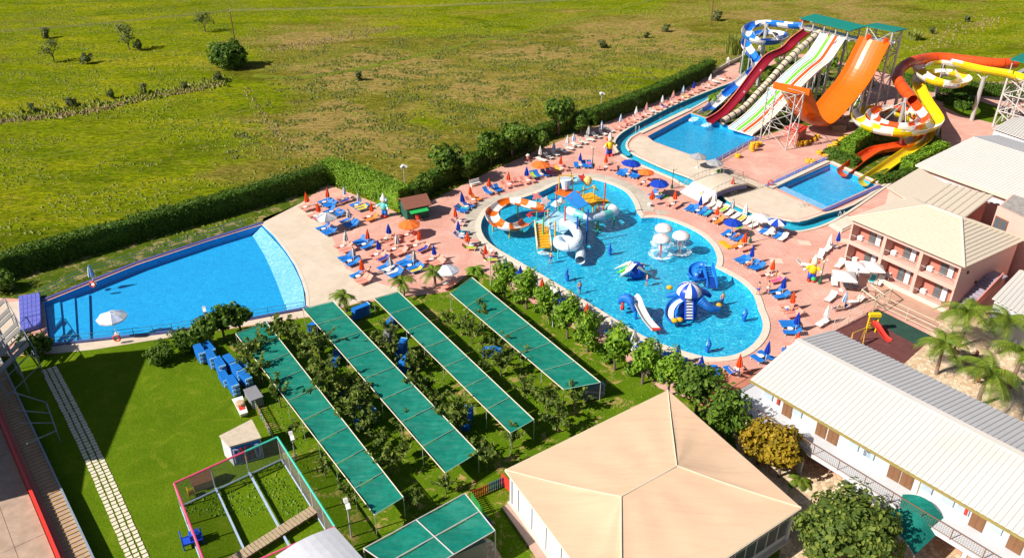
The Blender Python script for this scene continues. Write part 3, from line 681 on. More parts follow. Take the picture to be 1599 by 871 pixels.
p = P(1322, 820, 4.0); bt.location = (p.x, p.y, 0)
# orchard
def gap_label(p):
    nn = Vector((math.cos(R(35)), math.sin(R(35)), 0)); c = [nn.dot((P(a, b, 2.6) + P(e, f, 2.6)) / 2) for a, b, e, f in ((392, 512, 607, 790), (496, 476, 721, 722), (603, 460, 815, 665), (720, 446, 909, 602))]
    k = sum(nn.dot(p) > x for x in c)
    w = ('on the lawn side of the first green net row', 'between the first and second green net rows from the lawn', 'between the second and third green net rows from the lawn', 'between the third net row and the lagoon side net', 'between the lagoon side net and the clipped trees')[k]
    return 'small leafy fruit tree ' + w, 'fruit trees ' + w
def fruit_proto(seed):
    g = random.Random(seed); t = thing('fruit_tree', '', 'tree'); tk = MB(); tk.tube((0, 0, -.05), (0, 0, 1.2), .06, 6, .05); cent = []; nr = []
    for i in range(12):
        a = 2 * math.pi * i / 12 + g.uniform(-.4, .4); el = g.uniform(.35, 1.4); L_ = g.uniform(.8, 1.9); b0 = Vector((0, 0, g.uniform(.9, 1.4))); e = b0 + Vector((math.cos(a) * math.cos(el), math.sin(a) * math.cos(el), math.sin(el))) * L_
        tk.tube(b0, e, .025, 4, .01)
        for k in range(26):
            s_ = g.uniform(.25, 1.05); p = b0.lerp(e, s_) + Vector((g.gauss(0, .10), g.gauss(0, .10), g.gauss(0, .10))); cent.append(p); nr.append((math.cos(a) * .3, math.sin(a) * .3, .7))
    part('trunk', tk, 'trunk', t, local=True); v_, f_ = leaves(np.array([list(c) for c in cent]), .19, np.array(nr), .9, seed); part('crown', MB().add(v_, f_), 'lf_fruit', t, local=True, fix=False); return t
v = [Place(fruit_proto(320 + 13 * k)) for k in range(6)]
plant(v, [(400, 545, 1.3), (386, 556, 1.2), (478, 537, 1.2), (512, 588, 1.2), (530, 612, 1.1), (612, 542, 1.2), (650, 600, 1.2), (705, 646, 1.2), (736, 514, 1.1), (782, 566, 1.2), (560, 622, 1.1), (434, 612), (402, 578), (436, 516), (455, 522), (498, 545), (492, 576), (470, 600, .7), (455, 660, .7), (505, 720, .8), (545, 762, .9), (548, 640), (575, 652, 1.1), (510, 605), (562, 590, .8), (605, 715, 1.1), (642, 770, .8), (545, 585, .7), (596, 675, .8), (628, 656, .8), (628, 690, .7), (583, 527, .9), (604, 508, .9), (640, 560, 1.0), (662, 545, .8), (680, 620, 1.0), (718, 655, 1.2), (735, 690, .8), (760, 708, 1.1), (695, 745, .7), (752, 488, 1.1), (780, 530, .9), (745, 575, .7), (818, 552, .9), (820, 600, 1.0), (855, 628, 1.2), (872, 650, 1.2), (898, 615, 1.0), (800, 675, .9), (724, 500, .9), (700, 490, .8), (760, 545, .8), (668, 660, .7), (590, 745, .6), (668, 590, .7)], 1.8, gap_label, '', 1.15, 1.45, 5)
vs_ = variants(2, 'walk_shrub', '', 'shrub', .1, .05, .8, .75, .7, 300, 12, .15, 'lf_bright', 410)
plant(vs_, [(806, 466), (838, 480), (872, 505), (902, 526), (938, 548), (948, 560), (984, 578), (1020, 588), (776, 452), (860, 498), (925, 540), (1062, 604)], .5, 'low leafy shrub growing between the clipped lagoon trees', 'shrubs along the lagoon walk', .8, 1.3, 9)
# shrubs under the slides and young plants
v = variants(3, 'garden_shrub', '', 'shrub', .1, .05, 1.0, .95, .8, 420, 12, .19, 'lf_bright', 420)
plant(v, [(1112, 158), (1122, 150), (1148, 150), (1158, 146), (1176, 162), (1186, 152), (1206, 84), (1192, 86), (1215, 95), (1232, 96), (1250, 104), (1208, 118), (1190, 125), (1205, 145), (1262, 150), (1272, 165), (1258, 132), (1274, 128), (1288, 112), (1300, 100), (1316, 112), (1330, 95), (1350, 112), (1356, 130), (1345, 150), (1336, 165), (1320, 150), (1200, 196), (1205, 188), (1428, 200), (1360, 195), (1346, 200)], .6, 'leafy green shrub on the planted bank under the slides', 'shrubs under the slides', .8, 1.7, 6)
# palms
def palm_proto(h, nf, ln, seed, label, cat='palm', m='lf_palm', r=.16):
    g = random.Random(seed); t = thing('palm_tree' if h > 1 else 'small_palm', label, cat)
    mb = MB(); pts = [Vector((.12 * math.sin(k * .6), .05 * k * .3, h * k / 6)) for k in range(7)]
    for k in range(6): mb.tube(pts[k], pts[k + 1], r * (1.15 - .06 * k), 8, r * (1.0 - .06 * k))
    part('trunk', mb, 'palmtrunk', t, local=True)
    for i in range(nf):
        a = 2 * math.pi * i / nf + g.uniform(-.25, .25); el = g.uniform(.05, 1.25); c = pts[-1]
        d = Vector((math.cos(a), math.sin(a), 0)); L_ = ln * g.uniform(.8, 1.1); mb = MB(); q = []
        for k in range(9):
            s = k / 8; q.append(c + d * (L_ * s * math.cos(el * (1 - .6 * s))) + Vector((0, 0, L_ * (math.sin(el) * s - .75 * s * s))))
        mb.path(q, .02, 4); sd = Vector((-d.y, d.x, 0))
        for k in range(1, 9):
            for s in (-1, 1):
                for e in (0, .25, .5, .75):
                    b0 = q[k - 1].lerp(q[k], e); w_ = .62 * ln / 2.4 * (1 - .5 * abs(k / 8 - .45)); tip = b0 + sd * s * w_ + (q[k] - q[k - 1]).normalized() * w_ * .55 - Vector((0, 0, w_ * .45))
                    fw = (q[k] - q[k - 1]).normalized() * .036
                    mb.add([b0 - fw, b0 + fw, tip + fw * .2, tip - fw * .2], [(0, 1, 2, 3)])
        part('frond', mb, m, t, local=True, fix=False)
    return t
pp = [Place(palm_proto(3.3, 16, 2.4, s, '')) for s in (1, 2)]
for i, (a, b_, z_, s_) in enumerate([(1514, 484, 4.5, 1.3), (1478, 534, 3.8, 1.1), (1548, 576, 4.3, 1.25), (1598, 548, 4.3, 1.25), (1574, 498, 4.1, 1.2)]):
    p = P(a, b_, z_); pp[i % 2]((p.x, p.y, 0), i * 1.3, 'feathery palm tree in the stone courtyard behind the long hotel wing', 'courtyard palms', s_)
pp = [Place(palm_proto(2.0, 11, 1.7, s, '', m='lf_palm')) for s in (5,)]
for i, (a, b_) in enumerate([(628, 440), (678, 424), (538, 462)]):
    p = P(a, b_, 2.0); pp[0]((p.x, p.y, 0), i * 1.1, 'young yellowish palm at the upper end of the shade nets', 'young palms by the terrace')
sp_ = palm_proto(.5, 13, 1.1, 9, 'small fan palm on the ground below the yellowing trees'); q = P(1250, 755); sp_.location = (q.x, q.y, 0)
sp_ = palm_proto(.5, 13, 1.3, 10, 'spiky green palm bush beside the first clipped tree', m='lf_bright'); q = P(742, 425); sp_.location = (q.x, q.y, 0)

# ---- meadow
fb = tree_proto('field_bush', 'big rounded dark green bush at the foot of the power pole', 'bush', .4, .3, 5.2, 4.6, 3.3, 5200, 60, .42, 'lf_tree', 500, core=.8)
p = P(358, 95, 1.5); fb.location = (p.x, p.y, 0)
v = variants(3, 'sapling', '', 'tree', 1.2, .12, 2.3, 2.1, 1.9, 330, 16, .2, 'lf_shrub', 520, core=0)
plant(v, [(80, 80, 1.3), (198, 62, 1.5), (318, 35, 1.4)], 2.5, 'half bare scrubby tree standing in the meadow', 'scrubby meadow trees')
v = variants(3, 'meadow_shrub', '', 'shrub', .2, .06, 1.3, 1.2, 1.0, 300, 12, .24, 'lf_shrub', 560, core=.5)
plant(v, [(50, 168), (110, 160), (172, 148), (225, 140), (287, 132), (340, 122), (72, 55, 1.4), (135, 94, 1.4), (215, 74, 1.4), (560, 120), (1120, 28, 1.6), (940, 70), (1010, 55), (1040, 45, 1.2), (1455, 48), (1510, 30)], .8, 'small scrubby shrub along the old ditch in the meadow', 'meadow shrubs', .8, 1.2)
def reeds(pxx, pyy, n, h, w, label):
    c = P(pxx, pyy); g = random.Random(pxx); mb = MB()
    for i in range(n):
        a = g.uniform(0, 6.28); r0 = w * math.sqrt(g.random()); b0 = Vector((c.x + r0 * math.cos(a), c.y + r0 * math.sin(a), 0)); hh = h * g.uniform(.6, 1.1)
        e = Vector((math.cos(a) * .5 + g.uniform(-.5, .5), math.sin(a) * .5 + g.uniform(-.5, .5), 0)) * .5; s_ = Vector((g.uniform(-1, 1), g.uniform(-1, 1), 0)).normalized() * .10
        m_ = b0 + e * .4 + Vector((0, 0, hh * .6)); t_ = b0 + e * 1.5 + Vector((0, 0, hh))
        mb.add([b0 - s_, b0 + s_, m_ + s_ * 1.5, m_ - s_ * 1.5, t_], [(0, 1, 2, 3), (3, 2, 4)])
    o = part('reed_clump', mb, 'lf_reed', fix=False); tag(o, label, 'reeds')
reeds(1147, 84, 900, 4.2, 2.0, 'tall pale reed clump behind the white boundary wall')
reeds(1426, 62, 300, 2.2, 1.6, 'small reed clump in the meadow behind the orange slide')
# grass tufts over the meadow: a mass
PV2 = PAVE; LW = LAWN + []
def tufts(name, n, m, test, smin, smax, seed, x0, x1, y0, y1, label):
    g = np.random.default_rng(seed); vs = []; fs = []
    X = g.uniform(x0, x1, n); Y = g.uniform(y0, y1, n); Z = g.uniform(0, 1, n); A = g.uniform(0, 6.28, n); Sz = g.uniform(smin, smax, n)
    for i in range(n):
        x, y = X[i], Y[i]
        if abs(x) > .70 * y + 18: continue
        if not test(x, y, Z[i]): continue
        o = len(vs); s = Sz[i]; a = A[i]; h = s * (.32 + .36 * Z[i])
        for k in range(4):
            t = a + k * 1.57 + Z[i]; vs.append((x + math.cos(t) * s * (.7 + .4 * ((k * 7 + i) % 3) / 2), y + math.sin(t) * s * (.7 + .4 * ((k * 5 + i) % 3) / 2), -.04))
        vs.append((x + .3 * s * math.cos(a), y + .3 * s * math.sin(a), h))
        fs += [(o, o + 1, o + 4), (o + 1, o + 2, o + 4), (o + 2, o + 3, o + 4), (o + 3, o, o + 4)]
    o = part(name, MB().add(vs, fs), m, fix=False); tag(o, label, 'grass', None, 'stuff'); return o
def fieldtest(thr, sgn):
    def t(x, y, z):
        if inpoly((x, y), PV2) or inpoly((x, y), LAWN) or inpoly((x, y), ORCH): return False
        # the resort's own edge
        k = noise.fractal(Vector((x * .05 + 40 * sgn, y * .09, 0)), 1.0, 2.0, 4) * .7 + .25 * noise.noise(Vector((x * .3, y * .3, sgn)))
        return k > thr
    return t
tufts('meadow_grass', 150000, 'lf_field', fieldtest(.0, 1), .12, .42, 3, -210, 260, 84, 275, 'green grass tussocks scattered over the rough meadow')
tufts('dry_grass', 40000, 'lf_dry', fieldtest(.16, 2), .10, .28, 4, -210, 260, 84, 275, 'straw coloured dry grass scattered over the rough meadow')
hc_ = [(P(620, 120), 30), (P(720, 190), 32), (P(800, 110), 34), (P(560, 210), 22), (P(900, 120), 30), (P(1010, 90), 26)]
def heathtest(x, y, z):
    if inpoly((x, y), PV2): return False
    w = max(1 - math.hypot(x - c.x, (y - c.y) * .8) / r for c, r in hc_)
    return w > 0 and noise.fractal(Vector((x * .16, y * .28, 7)), 1.0, 2.0, 4) * .8 + w * .25 > .20
tufts('heath_scrub', 60000, 'lf_heath', heathtest, .18, .55, 9, -70, 75, 95, 215, 'low dark heath scrub mottling the parched part of the meadow')
def orchtest(x, y, z): return inpoly((x, y), ORCH) and noise.noise(Vector((x * .5, y * .5, 3))) > -.15
tufts('orchard_grass', 12000, 'lf_lawn', orchtest, .08, .2, 5, -32, 32, 50, 88, 'grass tufts growing under the shade nets')

def tuft_line(l, n, w, m, label, smin, smax, seed):
    pts = smoothpts(px(l), 6); g = random.Random(seed); vs = []; fs = []
    for i in range(n):
        k = g.randrange(len(pts) - 1); p = pts[k].lerp(pts[k + 1], g.random()) + Vector((g.gauss(0, w * .5), g.gauss(0, w), 0)); s_ = g.uniform(smin, smax); o = len(vs); a = g.uniform(0, 6.28)
        for j in range(4): vs.append((p.x + math.cos(a + 1.57 * j) * s_, p.y + math.sin(a + 1.57 * j) * s_, -.05))
        vs.append((p.x + g.uniform(-.2, .2), p.y + g.uniform(-.2, .2), s_ * g.uniform(.8, 1.6))); fs += [(o + j, o + (j + 1) % 4, o + 4) for j in range(4)]
    tag(part('ditch_scrub', MB().add(vs, fs), m, fix=False), label, 'scrub', None, 'stuff')
MT['lf_brown'] = L('brown dead stalks', (.14, .105, .04), (.24, .18, .07), (.34, .26, .10), .15)
tuft_line([(-20, 192), (60, 184), (150, 172), (230, 152), (300, 141), (350, 130)], 900, .9, 'lf_brown', 'brown dead scrub along the old ditch in the meadow', .12, .42, 2)
tuft_line([(-20, 186), (150, 166), (300, 136), (350, 128)], 700, 2.0, 'lf_field', 'green weeds beside the old meadow ditch', .2, .6, 3)
tuft_line([(385, 140), (408, 180), (430, 205), (455, 232)], 170, .9, 'lf_brown', 'brown dry scrub line running down to the long hedge', .1, .3, 4)
tuft_line([(420, 78), (520, 62), (620, 42)], 420, 2.2, 'lf_brown', 'brown dry scrub strip beside the big meadow bush', .1, .35, 5)
tuft_line([(1200, 60), (1300, 40), (1420, 75), (1500, 45), (1560, 30)], 500, 3.0, 'lf_brown', 'brown scrub strip in the meadow behind the slide towers', .1, .4, 6)
# ================================================================== buildings
def corr(mb, a, b, c, d, pitch, h=.06):
    """ribbed sheet: eave a->b, ridge d->c"""
    a, b, c, d = map(Vector, (a, b, c, d)); n = max(2, int((b - a).length / pitch)); nm = (b - a).cross(d - a).normalized()
    if nm.z < 0: nm = -nm
    lo, hi = [], []
    for i in range(n):
        for t, e in ((i, 0), (i + .3, 0), (i + .42, h), (i + .88, h)):
            s = min(1, t / n); lo.append(a.lerp(b, s) + nm * e); hi.append(d.lerp(c, s) + nm * e)
    lo.append(b); hi.append(c)
    return mb.strip(lo, hi, .08)
MT['roofcream'] = mat('cream ribbed roof sheet', (.57, .55, .52), .55, .05, .3, dirt=(.62, .52, .40), dirt_amt=.35)
MT['roofgrey'] = mat('grey ribbed roof sheet', (.50, .49, .50), .5, .06, .3)
MT['rooftile'] = mat('pale tile roof', (.58, .50, .40), .7, .10, 3.0, dirt=(.55, .44, .32), dirt_amt=.3)
MT['gravel'] = mat('gravel roof', (.34, .31, .29), .95, .45, 3.0)
def railing(fr, u0, u1, n_, z0, h, m, parent, step=2.0, n2=None, bars=True, pn='rail_post'):
    n2 = n_ if n2 is None else n2; k = max(1, round(abs(u1 - u0) / step))
    rl = MB(); a = lambda t, z: Vector(fr(u0 + (u1 - u0) * t, n_ + (n2 - n_) * t, z))
    rl.tube(a(0, z0 + h), a(1, z0 + h), .035, 6); rl.tube(a(0, z0 + .12), a(1, z0 + .12), .025, 6)
    if bars:
        L_ = (a(1, 0) - a(0, 0)).length; q = int(L_ / .16)
        for i in range(q): rl.tube(a((i + .5) / q, z0 + .12), a((i + .5) / q, z0 + h), .011, 3, cap=False)
    part('rail', rl, m, parent)
    for i in range(k + 1): part(pn, MB().tube(a(i / k, z0), a(i / k, z0 + h), .035, 6), m, parent)

# ---- long hotel wing
A = P(1172, 592, 5.6); B = P(1599, 839, 5.6); fr = frame_of(A, B)
LEN = 52.0
bk = P(1278, 504, 5.6); D = -(bk - fr.A).dot(fr.n)
h = thing('hotel_wing', 'long white two storey hotel wing with cream ribbed roof and balcony walkway', 'building', (A.x, A.y, 0))
RZ = 7.1; fw = -1.35   # facade plane behind the eave
corrm = MB(); corr(corrm, fr(0, 0, 5.6), fr(LEN, 0, 5.6), fr(LEN, -D / 2, RZ), fr(0, -D / 2, RZ), .42)
part('roof', corrm, 'roofcream', h)
corrm = MB(); corr(corrm, fr(LEN, -D, 5.6), fr(0, -D, 5.6), fr(0, -D / 2, RZ), fr(LEN, -D / 2, RZ), .42)
part('roof', corrm, 'roofgrey', h)
part('ridge_cap', MB().strip([Vector(fr(-.05, -D / 2 + .3, RZ)), Vector(fr(LEN, -D / 2 + .3, RZ))], [Vector(fr(-.05, -D / 2 - .3, RZ)), Vector(fr(LEN, -D / 2 - .3, RZ))], -.09), 'roofcream', h)
part('gutter', MB().fbox(fr, 0, LEN, 0.02, .14, 5.38, 5.56), gm('gutterolive', (.30, .24, .08), .5), h)
wl = MB(); wl.fbox(fr, .5, LEN, -D + .4, fw, 2.95, 5.45); wl.add([fr(.5, fw, 5.45), fr(.5, -D + .4, 5.45), fr(.5, -D / 2, RZ - .15)], [(0, 1, 2)])
part('upper_wall', wl, 'whitewall', h)
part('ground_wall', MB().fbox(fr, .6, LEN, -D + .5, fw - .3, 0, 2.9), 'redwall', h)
part('balcony_slab', MB().fbox(fr, -1.6, LEN, fw, 1.15, 2.62, 2.94), 'whitewall', h)
part('slab_end', MB().fbox(fr, -1.6, .48, -D + .6, fw - .01, 2.62, 2.94), 'whitewall', h)
railing(fr, -1.5, LEN, 1.08, 2.94, 1.0, 'brownwood', h, 2.2)
railing(fr, -1.52, -1.5, 1.08, 2.94, 1.0, 'brownwood', h, 2.2, n2=-D / 2)
for x, y, w_ in ((1231, 634, .85), (1284, 666, .85), (1302, 677, .85), (1398, 733, .85), (1418, 744, .85), (1528, 810, .9), (1588, 844, .9)):
    u, _ = fr.pix(x, y, fw); d = part('door', MB().fbox(fr, u - w_ / 2 - .05, u + w_ / 2 + .05, fw + .003, fw + .06, 2.94, 5.05), 'brownwood', h)
    for e in (-1, 1): part('door_leaf', MB().fbox(fr, u + e * w_ / 4 - w_ / 4 + .04, u + e * w_ / 4 + w_ / 4 - .04, fw + .06, fw + .085, 3.02, 4.95), 'brownwood', d)
for x, y in ((1200, 622), (1245, 648), (1333, 698), (1352, 710), (1357, 712), (1447, 764), (1480, 784), (1504, 797), (1554, 828)):
    u, z = fr.pix(x, y, fw); part('air_conditioner', MB().fbox(fr, u - .42, u + .42, fw + .003, fw + .16, 3.7, 4.25), gm('acgrey', (.42, .50, .60), .5), h)
for x, y in ((1217, 624), (1511, 795)):
    u, z = fr.pix(x, y, fw); part('fire_extinguisher', MB().tube(fr(u, fw + .14, 3.75), fr(u, fw + .14, 4.4), .13, 8).tube(fr(u, fw + .14, 4.4), fr(u, fw + .14, 4.55), .05, 6), 'red', h)
for u in np.arange(2, LEN, 4.4): part('column', MB().fbox(fr, u, u + .28, .7, .98, 0, 2.62), 'whitewall', h)
for x, y in ((1340, 742), (1375, 762)):
    u, z = fr.pix(x, y, .2)
    w_ = part('shop_window', MB().fbox(fr, u - 1.3, u + 1.3, -.5, -.4, .4, 2.3), 'whitewall', h)
    for k in (-1, 1): part('pane', MB().fbox(fr, u + k * .62 - .54, u + k * .62 + .54, -.41, -.36, .6, 2.1), 'glass', w_)
for x, y in ((1327, 728),):
    u, z = fr.pix(x, y, .5); o = part('round_bin', MB().lathe([(.32, 0), (.4, .5), (.38, .9), (.25, 1.05)], 12, fr(u, 1.6, .01)), 'white', None); tag(o, 'white rounded litter bin with red panel under the hotel balcony', 'bin')
for u in np.arange(6, LEN, 8.8): part('downpipe', MB().tube(fr(u, fw + .07, 2.95), fr(u, fw + .07, 5.4), .05, 6), 'cream', h)
HW = fr
# ---- teal curved awning below the balcony
aw = thing('awning', 'teal curved fabric awning beneath the long balcony', 'awning', fr(24, 2, 0))
cor = px([(1385, 822), (1400, 772), (1480, 818), (1428, 866)], 2.6)
g = []
for i in range(11):
    row = []
    for j in range(11):
        s, t = i / 10, j / 10; q = cor[0].lerp(cor[3], s).lerp(cor[1].lerp(cor[2], s), t); row.append(q + Vector((0, 0, 1.1 * math.sin(math.pi * s) * (.35 + .65 * t))))
    g.append(row)
mb = MB(); mb.add([q for r in g for q in r], [(i * 11 + j, i * 11 + j + 1, (i + 1) * 11 + j + 1, (i + 1) * 11 + j) for i in range(10) for j in range(10)])
part('awning_cloth', mb, 'netteal', aw, smooth=True)
for q in (cor[0], cor[3]): part('post', MB().tube((q.x, q.y, 0), q, .05, 8), 'whitesteel', aw)
for e in (0, 10): part('hoop', MB().path([g[i][e] - Vector((0, 0, .05)) for i in range(11)], .035, 6), 'whitesteel', aw)

# ---- pink hotel block
A = P(1332, 342, 6.1); B = P(1503, 414, 6.1); fr = frame_of(A, B); Lb = fr.len
C = P(1563, 363, 6.1); DB = -(C - fr.A).dot(fr.n)
h = thing('pink_hotel', 'pink two storey hotel block with recessed balconies and pale tiled roof', 'building', (A.x, A.y, 0))
def roofpoly(pts, m, parent, name='roof', th=.14):
    pts = [Vector(p) for p in pts]; n = len(pts); vs = pts + [p - Vector((0, 0, th)) for p in pts]
    return part(name, MB().add(vs, [tuple(range(n)), tuple(range(2 * n - 1, n - 1, -1))] + [(i, (i + 1) % n, (i + 1) % n + n, i + n) for i in range(n)]), m, parent)
ov = .45; ap = DB / 2
E = lambda u, n_, z: Vector(fr(u, n_, z))
apex = E(Lb - ap * .75, -ap, 8.5); left_apex = E(ap * .95, -ap, 8.5)
def tiles(parent, a, b, c, d, rows):
    """thin overlapping courses on a roof slope"""
    a, b, c, d = map(Vector, (a, b, c, d)); mb = MB()
    for i in range(rows):
        s0, s1 = i / rows, (i + 1.12) / rows
        p = [a.lerp(d, s0), b.lerp(c, s0), b.lerp(c, min(1, s1)), a.lerp(d, min(1, s1))]
        nm = (p[1] - p[0]).cross(p[3] - p[0]).normalized(); nm = nm if nm.z > 0 else -nm
        q = [p[0] + nm * .09, p[1] + nm * .09, p[2] + nm * .01, p[3] + nm * .01]
        mb.hexa([x - nm * .05 for x in q] + q)
    return part('roof', mb, 'rooftile', parent)
a_, b2, c_, d_ = E(-ov, ov, 6.1), E(Lb + ov, ov, 6.1), E(Lb + ov, -DB - ov, 6.1), E(-ov, -DB - ov, 6.1)
tiles(h, a_, b2, apex, left_apex, 16); tiles(h, b2, c_, apex, apex, 12); tiles(h, c_, d_, left_apex, apex, 16); tiles(h, d_, a_, left_apex, left_apex, 12)
for p, q in ((b2, apex), (a_, left_apex), (left_apex, apex), (c_, apex)):
    part('ridge_tile', MB().tube(p + Vector((0, 0, .08)), q + Vector((0, 0, .08)), .13, 6), 'cream', h)
bay = Lb / 3; rec = 1.5
part('back_wall', MB().fbox(fr, 0, Lb, -DB, -rec - .2, 0, 6.0), 'pinkwall', h)
part('side_wall', MB().fbox(fr, Lb - .22, Lb, -rec - .2, 0, 0, 6.0), 'pinkwall', h)
part('side_wall', MB().fbox(fr, 0, .22, -rec - .2, 0, 0, 6.0), 'pinkwall', h)
for k in (1, 2): part('pillar', MB().fbox(fr, bay * k - .2, bay * k + .2, -rec - .2, .06, 0, 5.95), 'pinkwall', h)
for z0 in (0.0, 2.85, 5.55):
    part('floor_band', MB().fbox(fr, .02, Lb - .02, -rec - .19, .03, z0 + .01, z0 + (.3 if z0 else .2)), 'pinkwall', h)
for k in range(3):
    for z0 in (.2, 3.15):
        u0, u1 = k * bay + .22, (k + 1) * bay - .22
        part('parapet', MB().fbox(fr, u0, u1, -.10, .01, z0, z0 + .22), 'pinkwall', h)
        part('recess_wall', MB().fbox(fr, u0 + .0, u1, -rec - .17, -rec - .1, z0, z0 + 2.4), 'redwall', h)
        rl = MB(); rl.tube(fr(u0, -.05, z0 + .95), fr(u1, -.05, z0 + .95), .03, 6)
        for t in (0, .33, .66, 1): rl.tube(fr(u0 + (u1 - u0) * t, -.05, z0 + .2), fr(u0 + (u1 - u0) * t, -.05, z0 + .95), .02, 5)
        part('balcony_rail', rl, 'whitesteel', h)
        uw = u0 + (u1 - u0) * .55
        w_ = part('balcony_door', MB().fbox(fr, uw - .85, uw + .85, -rec - .099, -rec - .03, z0, z0 + 2.15), 'brownwood', h)
        for e in (-1, 1): part('pane', MB().fbox(fr, uw + e * .41 - .34, uw + e * .41 + .34, -rec - .03, -rec - .01, z0 + .12, z0 + 2.0), 'glass', w_)
        part('curtain', MB().fbox(fr, uw + .12, uw + .7, -rec - .0095, -rec - .004, z0 + .15, z0 + 1.9), 'bluewhite', w_)
        part('air_conditioner', MB().fbox(fr, u0 + .15, u0 + .8, -rec - .05, -rec + .35, z0 + .02, z0 + .6), 'white', h)
part('stone_plinth', MB().fbox(fr, .1, Lb - .1, .03, .18, 0, .5), 'stone', h)
for k, z in ((1.5, 4.6), (4, 2.6)): part('wall_lamp', MB().fbox(frame_of(Vector(fr(Lb, 0, 0)), Vector(fr(Lb, -DB, 0))), k, k + .2, 0, .15, z, z + .3), 'dark', h)
# outside stair on the end wall
sf = frame_of(Vector(fr(Lb, -.5, 0)), Vector(fr(Lb, -DB, 0)))
stt = thing('outside_stair', 'purple grey outside stair on the end wall of the pink hotel', 'stair', sf(0, 1, 0)); ns = 14; run = min(5.6, sf.len - 1.5)
for i in range(ns):
    part('step', MB().fbox(sf, i * run / ns, (i + 1) * run / ns + .02, .02, 1.6, i * 3.1 / ns, (i + 1) * 3.1 / ns), gm('stairgrey', (.30, .27, .34), .8), stt)
part('landing', MB().fbox(sf, run + .02, run + 1.6, .02, 1.6, 2.95, 3.15), gm('stairgrey', (.30, .27, .34), .8), stt)
part('side_string', MB().hexa([Vector(sf(0, 1.61, 0)), Vector(sf(run, 1.61, 2.7)), Vector(sf(run, 1.75, 2.7)), Vector(sf(0, 1.75, 0)), Vector(sf(0, 1.61, 1.0)), Vector(sf(run, 1.61, 4.1)), Vector(sf(run, 1.75, 4.1)), Vector(sf(0, 1.75, 1.0))]), 'redwall', stt)
PH = fr
# ---- ribbed annex roof behind the block
an = thing('annex', 'low pink annex with ribbed cream roof behind the pink hotel', 'building', P(1490, 330))
q = px([(1428, 319), (1476, 285), (1551, 306), (1506, 341)], 6.9); mb = MB(); corr(mb, q[0], q[3], q[2], q[1], .8, .09); part('roof', mb, 'rooftile', an)
q2 = px([(1385, 292), (1428, 319), (1476, 286), (1436, 262)], 6.6); roofpoly(q2, 'rooftile', an)
mb = MB(); mb.extr([(p.x, p.y) for p in (q[0].lerp(q[2], .04), q[3].lerp(q[1], .06), q[2].lerp(q[0], .06), q[1].lerp(q[3], .06))], 0, 6.5); part('wall', mb, 'redwall', an)
mb = MB(); mb.extr([(p.x, p.y) for p in (q2[0].lerp(q2[2], .05), q2[1].lerp(q2[3], .05), q2[2].lerp(q2[0], .05), q2[3].lerp(q2[1], .05))], 0, 6.3); part('wall', mb, 'pinkwall', an)
# ---- hall with wide ribbed roof
A = P(1432, 256, 6.8); B = P(1571, 306, 6.8); fr = frame_of(A, B)
hl = thing('hall', 'wide pale hall with shallow ribbed cream roof above the spiral slides', 'building', (A.x, A.y, 0))
rg = P(1488, 204, 8.6); DR = -(rg - fr.A).dot(fr.n); LH = 34
mb = MB(); corr(mb, fr(0, 0, 6.8), fr(LH, 0, 6.8), fr(LH, -DR, 8.6), fr(0, -DR, 8.6), .45); part('roof', mb, 'roofcream', hl)
mb = MB(); corr(mb, fr(LH, -DR * 1.55, 7.7), fr(0, -DR * 1.55, 7.7), fr(0, -DR, 8.6), fr(LH, -DR, 8.6), .45); part('roof', mb, 'roofgrey', hl)
part('wall', MB().fbox(fr, .4, LH, -DR * 1.5, -.4, 0, 6.7), 'pinkwall', hl)
part('gutter', MB().fbox(fr, 0, LH, .02, .3, 6.5, 6.76), 'cream', hl)
part('wall_band', MB().fbox(fr, .5, LH, -.4, -.2, 5.2, 5.9), 'whitewall', hl)
part('end_gable', MB().add([fr(.4, -.4, 6.7), fr(.4, -DR * 1.5, 6.7), fr(.4, -DR * 1.5, 7.6), fr(.4, -DR, 8.45)], [(0, 1, 2, 3)]), 'pinkwall', hl)
# ---- far shed roof by the slide tower, flat roofed block, low ribbed roof
o = thing('shed', 'pale roofed shed beside the lattice slide tower', 'building', P(1580, 215)); q = px([(1550, 201), (1582, 183), (1660, 190), (1640, 232)], 5.0)
mb = MB(); corr(mb, q[0], q[3], q[2], q[1], .5); part('roof', mb, 'roofcream', o); mb = MB(); mb.extr([(p.x, p.y) for p in [k.lerp(sum(q, Vector()) / 4, .05) for k in q]], 0, 4.7); part('wall', mb, 'whitewall', o)
o = thing('flat_block', 'pink flat roofed block with dark gravel on its roof', 'building', P(1600, 400)); q = px([(1558, 322), (1582, 301), (1700, 340), (1670, 375)], 8.0)
mb = MB(); mb.extr([(p.x, p.y) for p in q], 0, 7.8); part('wall', mb, 'pinkwall', o)
mb = MB(); mb.extr([(p.x, p.y) for p in [k.lerp(sum(q, Vector()) / 4, .04) for k in q]], 7.8, 7.84); part('gravel_bed', mb, 'gravel', o)
bf = frame_of(q[0], q[3])
part('parapet', MB().fbox(bf, .0, bf.len, -.25, .02, 7.81, 8.05), 'pinkwall', o)
for (x, y) in ((1562, 352),):
    u, z = bf.pix(x, y); w_ = part('window', MB().fbox(bf, u - .9, u + .9, .003, .08, z - .9, z + .9), 'brownwood', o)
    for e in (-1, 1): part('pane', MB().fbox(bf, u + e * .42 - .36, u + e * .42 + .36, .08, .1, z - .75, z + .75), 'glass', w_)
o = thing('courtyard_house', 'low courtyard house with ribbed cream roof beside the palms', 'building', P(1590, 470)); q = px([(1549, 466), (1592, 421), (1740, 470), (1690, 545)], 3.6)
mb = MB(); corr(mb, q[0], q[3], q[2], q[1], .5); part('roof', mb, 'roofcream', o); mb = MB(); mb.extr([(p.x, p.y) for p in [k.lerp(sum(q, Vector()) / 4, .06) for k in q]], 0, 3.3); part('wall', mb, 'whitewall', o)

